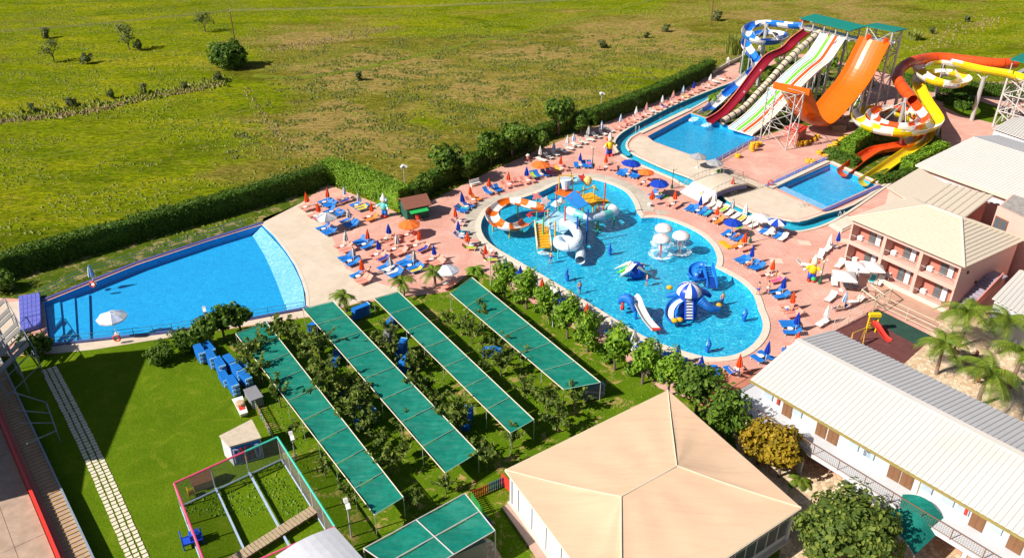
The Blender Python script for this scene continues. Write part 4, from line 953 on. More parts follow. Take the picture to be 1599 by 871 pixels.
# ---- tent pavilion
MT['tent'] = mat('beige tent fabric', (.66, .455, .305), .65, .06, .25, dirt=(.67, .51, .38), dirt_amt=.4, bmp=.0)
def tent_detail(m):
    n = m.node_tree; b = n.nodes['Principled BSDF']; f = noise_t(n, coords(n, True, (.25, 1.6, 1), R(35)), .9, 6, .65, .6); bump(n, b, f, .35, .12)
    src = b.inputs['Base Color'].links[0].from_socket; f2 = noise_t(n, coords(n, True, (.22, 1.4, 1), R(-55)), .8, 7, .7, .8)
    n.links.new(mixc(n, ramp(n, f2, [(.48, (0, 0, 0)), (.72, (.35,) * 3)]), src, (.48, .32, .21)), b.inputs['Base Color'])
tent_detail(MT['tent'])
NW, NE = P(789, 733, 3.6), P(1043, 609, 3.6); SE = P(1251, 792, 3.6)
fr = frame_of(NW, NE, True)   # n outward (away)
if fr.n.y < 0: fr = frame_of(NW, NE, False)
Lp = fr.len; Dp = -(SE - NE).dot(fr.n)
pv = thing('pavilion', 'big pavilion with beige tent roof and glazed white walls', 'pavilion', (NW.x, NW.y, 0))
E = lambda u, n_, z: Vector(fr(u, n_, z)); ZR = 4.35
r1, r2 = P(1057, 727, ZR), P(970, 775, ZR)
cu = ((r1 + r2) / 2 - fr.A); cn = cu.dot(fr.n); cu = cu.dot(fr.u); hl_ = (r1 - r2).length / 2
ra, rb = r2, r1
c4 = [NW, NE, SE, NW + (SE - NE)]
def tent(a, b, c, d, nm):
    mb = MB(); n = 16; vs = []
    for i in range(n + 1):
        for j in range(n + 1):
            s, t = i / n, j / n; p = a.lerp(b, s).lerp(d.lerp(c, s), t)
            p = p - Vector((0, 0, .16 * math.sin(math.pi * t) + .03 * math.sin(math.pi * t) * math.sin(s * 22)))
            vs.append(p)
    mb.add(vs, [(i * (n + 1) + j, i * (n + 1) + j + 1, (i + 1) * (n + 1) + j + 1, (i + 1) * (n + 1) + j) for i in range(n) for j in range(n)])
    return part('roof_panel', mb, 'tent', pv, smooth=True)
tent(c4[0], c4[1], rb, ra, 'n'); tent(c4[1], c4[2], rb, rb, 'e'); tent(c4[2], c4[3], ra, rb, 's'); tent(c4[3], c4[0], ra, ra, 'w')
for p, q in ((c4[0], ra), (c4[1], rb), (c4[2], rb), (c4[3], ra), (ra, rb)):
    k = [p.lerp(q, i / 10) - Vector((0, 0, (.14 if p != ra else .03) * math.sin(math.pi * i / 10) - .03)) for i in range(11)]; part('roof_seam', MB().path(k, .05, 5), 'cream', pv)
for i in range(4):
    p, q = c4[i], c4[(i + 1) % 4]; part('eave_beam', MB().tube(p - Vector((0, 0, .08)), q - Vector((0, 0, .08)), .07, 6), 'cream', pv)
part('floor_slab', MB().extr([(p.x, p.y) for p in [k_.lerp(sum(c4, Vector()) / 4, .015) for k_ in c4]], 0, .25), 'stone', pv)
def wallrun(p, q, k, glazed):
    wf = frame_of(p, q); 
    cen = (c4[0] + c4[2]) / 2
    if (wf.A + wf.n - cen).length < (wf.A - cen).length: wf = frame_of(p, q, True)
    st = (wf.len - .8) / k
    for i in range(k):
        u = .4 + i * st
        if glazed:
            w_ = part('window_bay', MB().fbox(wf, u, u + st, -.50, -.42, .25, .75), 'whitewall', pv); mm = MB()
            mm.fbox(wf, u, u + .06, -.5, -.40, .75, 3.4); mm.fbox(wf, u + .06, u + st, -.5, -.40, 2.4, 2.47); part('mullion', mm, 'whitewall', w_)
            part('pane', MB().fbox(wf, u + .06, u + st, -.47, -.45, .75, 2.4), 'glass', w_); part('pane', MB().fbox(wf, u + .06, u + st, -.47, -.45, 2.47, 3.4), 'glass', w_)
        else:
            part('wall_panel', MB().fbox(wf, u + .03, u + st - .03, -.50, -.40 + (.03 if i % 2 else 0), .25, 3.45), 'whitewall', pv)
    for u in (.2, wf.len - .45): part('corner_post', MB().fbox(wf, u, u + .25, -.55, -.3, .0, 3.45), 'whitewall', pv)
wallrun(c4[3], c4[0], 14, False); wallrun(c4[1], c4[2], 12, True); wallrun(c4[2], c4[3], 14, True); wallrun(c4[0], c4[1], 14, False)
wf_ = frame_of(c4[3], c4[0]); wf_ = wf_ if wf_.n.x < 0 else frame_of(c4[3], c4[0], True)
part('plinth', MB().fbox(wf_, 0, wf_.len - .3, -.15, .5, 0, .22), gm('plinth', (.45, .30, .24), .8), pv)
# ================================================================== slides
def slide_sections(t, pts, prof, mats, nsec, close=True, name='slide_section'):
    n = len(pts)
    for k in range(nsec):
        i0, i1 = round(k * (n - 1) / nsec), round((k + 1) * (n - 1) / nsec)
        mb = MB(); sweep(mb, pts[max(0, i0):i1 + 1], prof, close)
        # keep frames continuous by sweeping with the neighbours' tangents
        part(name, mb, mats[k % len(mats)], t, smooth=False)
def column(t, top, r=.3, m='steel', arms=(), name='support_column'):
    c = part(name, MB().tube((top.x, top.y, 0), top, r, 10), m, t)
    for a in arms: part('bracket', MB().tube(top - Vector((0, 0, .6)), a, .09, 6), 'whitesteel', c)
    return c
def pz(l): return [P(a, b, z) for a, b, z in l]
def zoomB(l): return [P(1200 + x / 3.0025, y / 3.0025, z) for x, y, z in l]
# blue and white spiral
t = thing('spiral_slide', 'blue and white banded open spiral slide beside the white wall', 'slide', P(1096, 176))
pts = smoothpts(pz([(1250, 37, 13.6), (1232, 36, 13.4), (1214, 34, 13.1), (1192, 33, 12.7), (1174, 38, 12.2), (1166, 48, 11.8), (1174, 57, 11.4), (1192, 62, 11.0), (1214, 60.5, 10.6), (1224, 54, 10.3), (1212, 49, 10.0), (1190, 49, 9.7), (1172, 55, 9.2), (1165, 67, 8.2), (1172, 79, 7.2), (1181, 93, 6.1), (1179, 106, 5.2), (1164, 119, 4.2), (1142, 138, 2.7), (1121, 157, 1.3), (1106, 170, .7), (1096, 177, .45)]), 8)
slide_sections(t, pts, trough(1.0), ['blue', 'white'], 24)
for i, arms in ((40, 0), (72, 0), (112, 0), (132, 0), (146, 0)):
    if i < len(pts): p = pts[i]; column(t, Vector((p.x, p.y, p.z - .95)), .16, 'steel')
column(t, P(1196, 33, 11.6) if False else Vector((P(1197, 42, 12).x, P(1197, 42, 12).y, 12.6)), .38, 'steel', [pts[24] - Vector((0, 0, .8)), pts[50] - Vector((0, 0, .8)), pts[66] - Vector((0, 0, .8))])
# straight slides: the run lies in one upright plane
def straight(top, bot, via, n=5):
    A, B = P(*top), P(*bot); l = [A] + [PV(x, y, A, B) for x, y in via] + [B]; return smoothpts(l, n)
t = thing('body_slide', 'dark red open chute slide between spiral and black banded tube', 'slide', P(1111, 187))
pts = straight((1262, 46, 13.3), (1109, 188, .45), [(1242, 61), (1227, 76), (1202, 88), (1182, 111), (1167, 131), (1151, 152), (1131, 174)])
slide_sections(t, pts, trough(.95, 6, .08, .8), ['maroon'], 10)
for k in (.25, .45, .65):
    p = pts[int(k * len(pts))]; column(t, Vector((p.x, p.y, p.z - .9)), .2)
mb = MB(); p = pts[-1]; part('rim', sweep(MB(), [q + Vector((0, 0, .0)) for q in pts], [(.93, 0), (.93, .07), (1.1, .07), (1.1, -.35), (1.04, -.35), (1.04, 0)]), gm('salmonrim', (.70, .18, .13), .4), t)
t = thing('tube_slide', 'black and cream banded tube slide lying beside the striped lane slide', 'slide', P(1129, 192))
pts = straight((1280, 51, 13.0), (1127, 191, .6), [(1252, 74), (1227, 98), (1202, 126), (1184, 145), (1161, 169)], 20)
slide_sections(t, pts, circ(.62, 12), [gm('creamband', (.56, .48, .37), .45), gm('creamband', (.56, .48, .37), .45), gm('creamband', (.56, .48, .37), .45), gm('darkband', (.07, .06, .055), .5)], 96, name='tube_band')
for k in (.2, .4, .6, .8):
    p = pts[int(k * len(pts))]; column(t, Vector((p.x, p.y, p.z - .6)), .14)
# four lane slide
t = thing('lane_slide', 'wide white four lane slide with blue green red and yellow stripes', 'slide', P(1156, 206))
A, B = P(1301, 56, 13.3), P(1156, 205, .35)
cl = smoothpts([A] + [PV(x, y, A, B) for x, y in ((1291, 72), (1277, 92), (1262, 104), (1245, 119), (1230, 134), (1213, 153), (1185, 182))] + [B], 4)
HW_ = 2.55; d = (B - A); s = Vector((-d.y, d.x, 0)).normalized()
if s.x > 0: s = -s
def ribbon(o0, o1, lift, m, name, th=.1, par=None):
    return part(name, MB().strip([p + s * o0 + Vector((0, 0, lift)) for p in cl], [p + s * o1 + Vector((0, 0, lift)) for p in cl], th), m, par or t)
bed = ribbon(HW_, -HW_, 0, 'white', 'slide_bed', .22)
lw = 2 * HW_ / 4
for k, m_ in enumerate(('sky', 'lime', 'redorange', gm('paleyellow', (.78, .74, .40), .4))):
    o0 = HW_ - lw * k - .3; ribbon(o0, o0 - .66, .012, m_, 'lane_stripe', .01, bed)
for k in range(5):
    o0 = HW_ - lw * k; ribbon(o0 + .07, o0 - .07, .22, 'white', 'lane_divider', .20, bed)
for kk, k in enumerate((6, 10, 14, 18, 22)):
    for sd in (-1.8, 1.8):
        p = cl[k] + s * sd; column(t, Vector((p.x, p.y, p.z - .2)), .2)
# orange half pipe
t = thing('halfpipe_slide', 'giant orange half pipe slide rising to an upright end wall', 'slide', P(1260, 205))
A, B = P(1369, 64, 14.0), P(1236, 140, 9.2)
ctr = smoothpts([A] + [PV(1200 + x / 3.0025, y / 3.0025, A, B) for x, y in ((475, 255), (438, 330), (395, 400), (345, 460), (290, 525), (240, 572), (205, 582), (165, 552), (140, 500), (120, 455))] + [B], 4)
d = (B - A); s = Vector((d.y, -d.x, 0)).normalized(); w0 = 3.0
pr = []
for k in range(9):
    x = -1 + 2 * k / 8; pr.append((x, .9 * abs(x) ** 3))
n = len(ctr); nsec = 11
t0 = (ctr[1] - ctr[0]).normalized(); sgn = 1 if s.cross(t0).z > 0 else -1
def hp_ring(i):
    p = ctr[i]; tt = (ctr[min(i + 1, n - 1)] - ctr[max(0, i - 1)]).normalized()
    s2 = Matrix.Rotation(max(0, (i / n - .6) / .4) * R(12), 3, 'Z') @ s; u = s2.cross(tt) * sgn
    return [p + s2 * x * w0 + u * y for x, y in pr] + [p + s2 * x * w0 + u * (y - .12) for x, y in pr[::-1]]
for k in range(nsec):
    i0, i1 = round(k * (n - 1) / nsec), round((k + 1) * (n - 1) / nsec); vs = []; kk = len(pr) * 2
    for i in range(i0, i1 + 1): vs += hp_ring(i)
    fs = [(i * kk + j, i * kk + (j + 1) % kk, (i + 1) * kk + (j + 1) % kk, (i + 1) * kk + j) for i in range(i1 - i0) for j in range(kk)]
    part('slide_panel', MB().add(vs, fs), 'orange', t)
def lattice(t, corners, h, levels, r, m, rb=.07, name='tower_leg', hz=True):
    for c in corners: part(name, MB().tube((c.x, c.y, 0), (c.x, c.y, h), r, 8), m, t)
    k = len(corners)
    for i in range(k):
        a, b = corners[i], corners[(i + 1) % k]; mb = MB()
        for l in range(levels):
            z0, z1 = h * l / levels, h * (l + 1) / levels
            mb.tube((a.x, a.y, z0), (b.x, b.y, z1), rb, 5).tube((b.x, b.y, z0), (a.x, a.y, z1), rb, 5)
            if hz: mb.tube((a.x, a.y, z1 - .03), (b.x, b.y, z1 - .03), rb, 5)
        part('brace', mb, m, t)
e = (B - A); e.z = 0; e.normalize()
cr = [B + s * 2.7 + e * .35, B - s * 2.7 + e * .35, B - s * 2.7 + e * 2.6, B + s * 2.7 + e * 2.6]
lattice(t, cr, 9.4, 3, .12, 'steel', .04)
part('end_header', MB().box(B + Vector((0, 0, .15)) + e * .1, (6.3, .35, 1.1), math.atan2(s.y, s.x) + R(12)), 'orange', t)
cr = [A + s * 2.4 - e * .4, A - s * 2.4 - e * .4, A - s * 2.4 - e * 3.4, A + s * 2.4 - e * 3.4]
tw = thing('slide_tower', 'tall steel slide tower with teal canopy behind the orange half pipe', 'tower', ((cr[0] + cr[2]) / 2).xy.to_3d())
lattice(tw, cr, 16.0, 4, .2, 'steel', .08)
cen = sum(cr, Vector()) / 4
def grow(q, k): return [cen + (p - cen) * k for p in q]
mb = MB().extr([(p.x, p.y) for p in cr], 13.6, 13.85); part('deck', mb, 'steel', tw)
mb = MB().extr([(p.x, p.y) for p in grow(cr, 1.25)], 16.0, 16.15); part('canopy_roof', mb, 'tealroof', tw)
mb = MB()
for i in range(4):
    if i == 0: continue
    a, b = cr[i], cr[(i + 1) % 4]
    for z in (14.3, 14.9): mb.tube((a.x, a.y, z), (b.x, b.y, z), .05, 5)
part('guard_rail', mb, 'whitesteel', tw)
for k, sd in enumerate((-1, 1)):
    p = A + s * sd * 1.7 + Vector((0, 0, .3)); o = part('bollard_gate', MB().box(p, (.7, .7, .9)), 'redorange', tw)
for k in (8, 12, 16):
    for sd in (-2.3, 2.3):
        p = ctr[k] + s * sd; column(t, Vector((p.x, p.y, p.z - .2)), .2)
# platform shared by four slides
ca, cb = P(1252, 43, 13.0), P(1322, 61, 13.0); u = (cb - ca); u.z = 0; ln = u.length; u.normalize(); nn = Vector((-u.y, u.x, 0))
tw = thing('slide_platform', 'long steel slide platform under a sloping teal canopy', 'tower', ca.xy.to_3d())
Q = lambda a, b, z: Vector((ca.x + u.x * a + nn.x * b, ca.y + u.y * a + nn.y * b, z))
cen = None
mb = MB().extr([Q(-1, -.3, 0).xy, Q(ln + 1, -.3, 0).xy, Q(ln + 1, 3.2, 0).xy, Q(-1, 3.2, 0).xy], 12.7, 13.0); part('deck', mb, 'steel', tw)
mb = MB().hexa([Q(-.5, -.6, 14.6), Q(ln + 1, -.6, 14.6), Q(ln + 1, 3.6, 15.0), Q(-.5, 3.6, 15.0), Q(-.5, -.6, 14.75), Q(ln + 1, -.6, 14.75), Q(ln + 1, 3.6, 15.15), Q(-.5, 3.6, 15.15)]); part('canopy_roof', mb, 'tealroof', tw)
for k in range(5):
    a = ln * k / 4
    for b_ in (0, 3.0):
        part('tower_leg', MB().tube(Q(a, b_, 0), Q(a, b_, 14.7), .17, 8), 'steel', tw)
    if k < 4:
        mb = MB(); b2 = ln * (k + 1) / 4
        for z0, z1 in ((0, 5.5), (5.5, 12.6)): mb.tube(Q(a, 3, z0), Q(b2, 3, z1), .07, 5).tube(Q(b2, 3, z0), Q(a, 3, z1), .07, 5)
        mb.tube(Q(a, 0, 5.5), Q(b2, 0, 5.5), .07, 5); part('brace', mb, 'steel', tw)
mb = MB()
for z in (13.6, 14.1): mb.tube(Q(-1, 3.1, z), Q(ln + 1, 3.1, z), .05, 5)
for k in range(12): mb.tube(Q(ln * k / 11, 3.1, 13.0), Q(ln * k / 11, 3.1, 14.1), .03, 4)
part('guard_rail', mb, 'whitesteel', tw)
mb = MB()
for i in range(16): mb.box(Q(ln + 1.3 + .28 * i, 1.6, 12.9 - .3 * i), (.3, 1.5, .08), math.atan2(u.y, u.x))
part('access_stair', mb, 'whitesteel', tw)
part('entry_hood', MB().ball(Q(-.3, .9, 14.2), 1.0, 10, 6, (1.2, 1, .5)), 'redorange', tw)

# yellow spiral
t = thing('spiral_slide', 'yellow and white banded open spiral slide with two loops', 'slide', P(1348, 283))
yl = zoomB([(1185, 352, 10.0), (1130, 336, 9.9), (1070, 325, 9.8), (1000, 314, 9.6), (920, 296, 9.2), (830, 278, 8.6), (750, 282, 8.4), (705, 308, 8.2), (730, 345, 8.0), (800, 375, 7.8), (880, 385, 7.6), (925, 365, 7.4), (890, 338, 7.2), (820, 330, 7.0), (745, 340, 6.8), (702, 365, 6.4), (710, 410, 5.8), (738, 465, 5.3), (772, 515, 4.9), (790, 555, 4.6), (760, 585, 4.4), (690, 603, 4.2), (600, 608, 4.0), (510, 595, 3.8), (445, 568, 3.6), (420, 535, 3.4), (450, 508, 3.2), (540, 505, 3.0), (640, 530, 2.7), (730, 580, 2.4), (748, 625, 2.1), (705, 670, 1.7), (640, 715, 1.3), (560, 770, .9), (490, 820, .6), (450, 845, .45)])
pts = smoothpts(yl, 6); m1 = len(pts)
slide_sections(t, pts[:27], trough(1.0), ['yellow'], 4)
slide_sections(t, pts[26:91], trough(1.05), ['white', 'yellow'], 13)
slide_sections(t, pts[90:115], trough(1.1), ['yellow'], 3)
slide_sections(t, pts[114:int(m1 * .86)], trough(1.1), ['white', 'yellow'], 14)
slide_sections(t, pts[int(m1 * .86) - 1:], trough(.95), ['yellow'], 4)
column(t, Vector((P(1460, 153).x, P(1460, 153).y, 8.6)), .36, 'steel', [pts[36] - Vector((0, 0, .8)), pts[66] - Vector((0, 0, .8)), pts[54] - Vector((0, 0, .8))])
column(t, Vector((P(1517, 188).x, P(1517, 188).y, 8.0)), .36, 'steel', [pts[20] - Vector((0, 0, .9)), pts[14] - Vector((0, 0, .9))])
column(t, Vector((P(1402, 236).x, P(1402, 236).y, 3.6)), .26, 'steel', [pts[132] - Vector((0, 0, .9)), pts[120] - Vector((0, 0, .9))])
column(t, Vector((P(1462, 212).x, P(1462, 212).y, 3.4)), .28, 'steel', [pts[108] - Vector((0, 0, .9))])
# red spiral
t = thing('spiral_slide', 'red orange tube slide opening into a red and white spiral', 'slide', P(1318, 268))
rl = zoomB([(1160, 296, 8.6), (1100, 298, 8.6), (1030, 296, 8.5), (960, 288, 8.5), (880, 278, 8.5), (800, 271, 8.5), (730, 276, 8.5), (665, 292, 8.6), (618, 325, 8.0), (605, 365, 7.4), (625, 405, 6.8), (652, 440, 6.2), (675, 470, 5.7)])
p1 = smoothpts(rl, 6); slide_sections(t, p1, circ(.95, 14), ['redorange'], 12, name='tube_section')
for i in range(4, len(p1), 7):
    q = [p1[i - 1].lerp(p1[i], .7), p1[i - 1].lerp(p1[i], .95)]; part('flange', sweep(MB(), q, circ(1.03, 14)), gm('flange', (.55, .07, .02), .45), t)
r2 = zoomB([(675, 470, 5.7), (705, 512, 5.3), (728, 545, 4.9), (710, 572, 4.6), (650, 585, 4.4), (570, 578, 4.2), (505, 555, 4.0), (490, 525, 3.8), (530, 505, 3.6), (600, 500, 3.4), (670, 520, 3.1), (722, 560, 2.8), (725, 605, 2.5), (690, 645, 2.1), (630, 672, 1.8), (560, 685, 1.5), (495, 700, 1.2), (430, 740, .9), (380, 780, .65), (350, 800, .45)])
p2 = smoothpts(r2, 6); m1 = len(p2)
slide_sections(t, p2[:int(m1 * .72)], trough(.95), ['redorange', 'white'], 18); slide_sections(t, p2[int(m1 * .72) - 1:], trough(1.0), ['redorange'], 4)
column(t, Vector((P(1402, 205).x, P(1402, 205).y, 6.0)), .34, 'steel', [p2[24] - Vector((0, 0, .9)), p2[44] - Vector((0, 0, .9)), p2[34] - Vector((0, 0, .9))])
column(t, Vector((P(1393, 185).x, P(1393, 185).y, 6.4)), .3, 'steel', [p1[58] - Vector((0, 0, 1))])
# lattice tower at the right
q = px([(1550, 198), (1578, 182), (1625, 190), (1600, 212)])
tw = thing('slide_tower', 'white lattice slide tower with teal roof above the shed', 'tower', q[0])
lattice(tw, q, 9.0, 3, .2, 'whitesteel', .09)
mid = [(q[i] + q[(i + 1) % 4]) / 2 for i in range(4)]; lattice(tw, mid, 9.0, 3, .12, 'whitesteel', .07, hz=False)
cen = sum(q, Vector()) / 4
part('deck', MB().extr([(p.x, p.y) for p in grow(q, 1.05)], 8.9, 9.15), 'steel', tw)
part('canopy_roof', MB().extr([(p.x, p.y) for p in grow(q, 1.15)], 12.0, 12.15), 'tealroof', tw)
for p in q: part('roof_post', MB().tube((p.x, p.y, 9.15), (p.x, p.y, 12), .09, 6), 'whitesteel', tw)
part('safety_panel', MB().box(cen + Vector((-.5, -1.2, 10.0)), (2.0, .15, 1.3)), 'red', tw)

# ================================================================== lagoon play tower
WZ = -.14
C0 = P(870, 372)
t = thing('play_tower', 'multicoloured water play tower with blue roof, nets and slides in the lagoon', 'play tower', (C0.x, C0.y, WZ))
def leg(a, b, z, m, zt, r=.1): return part('post', MB().tube((P(a, b).x, P(a, b).y, -.75), (P(a, b).x, P(a, b).y, zt), r, 8), m, t)
def deck(l, z, m, th=.15, name='deck'): return part(name, MB().extr([(P(x, y, z).x, P(x, y, z).y) for x, y in l], z - th, z), m, t)
# main deck (lower), tipping-bucket deck (higher)
deck([(838, 345), (868, 328), (905, 342), (880, 364)], 2.0, 'sky')
deck([(866, 300), (882, 292), (906, 300), (890, 310)], 4.6, 'orange')
deck([(906, 306), (922, 300), (944, 312), (925, 322)], 1.8, 'gyellow')
for a, b, m_, zt in ((868, 338, 'red', 4.6), (881, 372, 'redorange', 4.6), (905, 352, 'redorange', 4.6), (916, 372, 'royal', 4.2), (900, 384, 'royal', 4.2), (942, 340, 'redorange', 5.2), (866, 385, 'gyellow', 3.6), (855, 362, 'gyellow', 3.4), (838, 365, 'green', 3.2), (873, 352, 'green', 3.4), (848, 378, 'green', 3.6), (932, 352, 'gyellow', 2.8), (926, 330, 'gyellow', 4.0), (910, 330, 'gyellow', 3.8)):
    leg(a, b, 0, m_, zt)
# blue ribbed roof
q = [P(881.5, 309, 4.7), P(897, 297, 4.9), P(919, 319, 3.9), P(902, 327, 3.7)]
mb = MB(); corr(mb, q[0], q[1], q[2], q[3], .22, .07); part('roof', mb, gm('roofblue', (.02, .22, .62), .4), t)
# bucket and top ornaments
b0 = P(883, 298, 4.6); bk_ = part('tipping_bucket', MB().lathe([(.45, .3), (.75, 1.7)], 14, b0), 'bluewhite', t)
part('bucket_frame', MB().path([b0 + Vector((-.9, 0, 0)), b0 + Vector((-.9, 0, 2.2)), b0 + Vector((.9, 0, 2.2)), b0 + Vector((.9, 0, 0))], .08, 6), 'gyellow', t)
def star(c, r, m, n=5):
    mb = MB(); vs = []
    for z in (-.08, .08):
        for i in range(2 * n): rr = r if i % 2 == 0 else r * .5; a = math.pi * i / n; vs.append(c + Vector((rr * math.cos(a), z, rr * math.sin(a))))
    k = 2 * n; mb.add(vs, [tuple(range(k)), tuple(range(2 * k - 1, k - 1, -1))] + [(i, (i + 1) % k, k + (i + 1) % k, k + i) for i in range(k)]); return mb
part('ornament', star(P(909, 278, 6.0), .7, 0), 'red', t); part('ornament', MB().ball(P(898, 281, 6.0), .55, 10, 6, (1.5, 1, .8)), 'sky', t); part('ornament', MB().ball(P(918, 283, 5.6), .6, 10, 6, (1, .7, 1.2)), gm('paleorange', (.85, .55, .18), .5), t)
part('ornament', MB().lathe([(.1, 0), (.2, .8), (.12, 1.3), (.02, 1.6)], 8, P(891, 285, 5.2)), gm('olive', (.40, .36, .12), .5), t)
part('ornament', star(P(838, 307, 3.4), .75, 0), gm('starpink', (.80, .25, .25), .4), t); part('ornament', star(P(851, 314, 3.4), .8, 0), gm('starpale', (.80, .55, .52), .4), t)
for a, b in ((838, 312), (851, 322)): part('ornament_pole', MB().tube((P(a, b, 3).x, P(a, b, 3).y, -.7), (P(a, b, 3).x, P(a, b, 3).y, 3.2), .06, 6), 'teal', t)
for a, b in ((868, 320), (876, 316)): part('fabric_cone', MB().lathe([(.75, 0), (.05, .7)], 4, P(a, b, 3.1)), 'white', t)
part('valve_wheel', star(P(827, 336, 2.6), .45, 0, 4), 'red', t)
for a, b, c, d_, m_, z in ((828, 332, 860, 329, 'red', 3.0), (860, 312, 905, 308, 'royal', 3.0), (838, 338, 860, 320, 'royal', 2.9), (905, 300, 926, 292, 'gyellow', 4.0), (926, 290, 934, 298, 'gyellow', 4.0)):
    part('pipe', MB().tube(P(a, b, z), P(c, d_, z), .09, 6), m_, t)
mb = MB()
for i in range(9):
    a = P(840 + 4 * i, 362 - 3.6 * (i % 2), 2.0); mb.tube(a, a + Vector((0, 0, 1.0)), .03, 4)
for z in (2.5, 3.0): mb.tube(P(839, 345, z), P(868, 329, z), .03, 4).tube(P(868, 329, z), P(904, 342, z), .03, 4)
part('guard_rail', mb, 'royal', t)
# stair with yellow treads
sa, sb = P(845.5, 349, 2.0), P(850, 388, .0); sd = (sb - sa); wv = Vector((-sd.y, sd.x, 0)).normalized()
for i in range(9):
    c = sa.lerp(sb, (i + .5) / 9); mb = MB(); dr = math.atan2(wv.y, wv.x); mb.box((c.x, c.y, c.z), (1.5, .34, .22), dr); part('stair_tread', mb, 'gyellow', t)
for k in (-1, 1): part('stair_side', MB().strip([sa + wv * .85 * k + Vector((0, 0, .55)), sb + wv * .85 * k + Vector((0, 0, .45))], [sa + wv * .95 * k + Vector((0, 0, .55)), sb + wv * .95 * k + Vector((0, 0, .45))], .8), gm('palegold', (.80, .66, .36), .45), t)
# slides off the tower
def zr3(l): return [P(740 + x / 4.357, 240 + y / 4.357, z) for x, y, z in l]
o = thing('raft_slide', 'orange and white open loop slide leaving the play tower', 'slide', P(765, 350, WZ))
pts = smoothpts(zr3([(470, 355, 2.2), (400, 345, 2.1), (330, 325, 2.0), (270, 315, 1.9), (205, 325, 1.8), (150, 360, 1.65), (120, 405, 1.5), (150, 455, 1.3), (210, 485, 1.15), (275, 490, 1.0), (330, 475, .8), (370, 445, .6)]), 8)
slide_sections(o, pts, trough(.85, 7, .08, .75), ['orange', 'white'], 13)
for i in (20, 36, 52, 68, 80): p = pts[i]; column(o, Vector((p.x, p.y, p.z - .6)), .08, 'red') if i == 36 else part('support_column', MB().tube((p.x, p.y, -.75), (p.x, p.y, p.z - .6), .1, 8), 'gyellow', o)
o = thing('tube_slide', 'white enclosed curling tube slide leaving the play tower', 'slide', P(905, 410, WZ))
pts = smoothpts(zr3([(590, 470, 2.0), (640, 480, 2.0), (690, 520, 1.9), (710, 570, 1.75), (690, 620, 1.55), (630, 635, 1.4), (575, 615, 1.25), (580, 585, 1.1), (640, 590, .95), (700, 630, .75), (725, 675, .45), (722, 725, .25)]), 8)
slide_sections(o, pts, circ(.62, 14), ['bluewhite'], 14, name='tube_section')
for i in range(5, len(pts) - 2, 7): part('flange', sweep(MB(), [pts[i].lerp(pts[i + 1], .3), pts[i].lerp(pts[i + 1], .45)], circ(.66, 14)), 'sky', o)
for i in (30, 48, 70): p = pts[i]; part('support_column', MB().tube((p.x, p.y, -.75), (p.x, p.y, p.z - .6), .09, 8), 'teal', o)
o = thing('tube_slide', 'aqua and white looping tube slide behind the blue roof', 'slide', P(950, 345, WZ))
pts = smoothpts(zr3([(640, 385, 2.1), (700, 410, 2.0), (780, 430, 1.9), (850, 425, 1.8), (920, 410, 1.6), (960, 390, 1.45), (925, 365, 1.3), (870, 370, 1.15), (850, 400, 1.0), (870, 440, .7), (880, 455, .4)]), 8)
slide_sections(o, pts, circ(.6, 14), ['bluewhite', 'teal', 'bluewhite'], 12, name='tube_section')
for i in (24, 40, 55): p = pts[i]; part('support_column', MB().tube((p.x, p.y, -.75), (p.x, p.y, p.z - .6), .09, 8), 'green', o)
o = thing('wide_slide', 'golden triple chute slide at the back of the play tower', 'slide', P(938, 318, WZ))
for k in range(3):
    off = Vector((.25 * k, .62 * k - .4, 0)); pts = smoothpts([P(916, 310, 1.9) + off, P(928, 312, 1.2) + off, P(938, 316, .5) + off, P(947, 317, .3) + off], 5)
    part('chute', sweep(MB(), pts, trough(.38, 6, .05, .7)), 'gyellow', o)

# mushrooms
for i, (x, y, lb) in enumerate(((1034, 380, 'white mushroom fountain standing behind the other two mushrooms'), (1031, 397, 'white mushroom fountain with a water curtain and foam ring'), (1061, 392, 'white mushroom fountain beside its own round shadow'))):
    p = P(x, y, WZ); o = thing('mushroom_fountain', lb, 'fountain', p, 'mushroom fountains')
    part('stem', MB().tube((p.x, p.y, -.75), (p.x, p.y, 2.0), .11, 10), 'red', o)
    part('cap', MB().lathe([(1.12, 1.85), (1.15, 1.98), (1.05, 2.2), (.8, 2.42), (.45, 2.56), (.02, 2.62)], 20, (p.x, p.y, 0)), 'white', o, smooth=True)
    g = random.Random(i); mb = MB()
    for k in range(16):
        a, r = g.uniform(0, 6.28), g.uniform(.2, .95); z = 2.62 - .38 * (r / 1.05) ** 2; mb.ball((p.x + r * math.cos(a), p.y + r * math.sin(a), z), .05, 6, 4)
    part('nozzles', mb, 'red', o)
MT['spray'] = None
def spray_mat():
    m, n, b = nt('falling water'); b.inputs['Base Color'].default_value = (.85, .93, .97, 1); b.inputs['Roughness'].default_value = .3
    tr = n.nodes.new('ShaderNodeBsdfTransparent'); mx = n.nodes.new('ShaderNodeMixShader'); f = noise_t(n, coords(n, True, (6, 6, .6)), 1.6, 4, .7)
    n.links.new(ramp(n, f, [(.45, (0, 0, 0)), (.75, (.55,) * 3)]), mx.inputs[0]); n.links.new(tr.outputs[0], mx.inputs[1]); n.links.new(b.outputs[0], mx.inputs[2]); n.links.new(mx.outputs[0], n.nodes['Material Output'].inputs[0]); return m
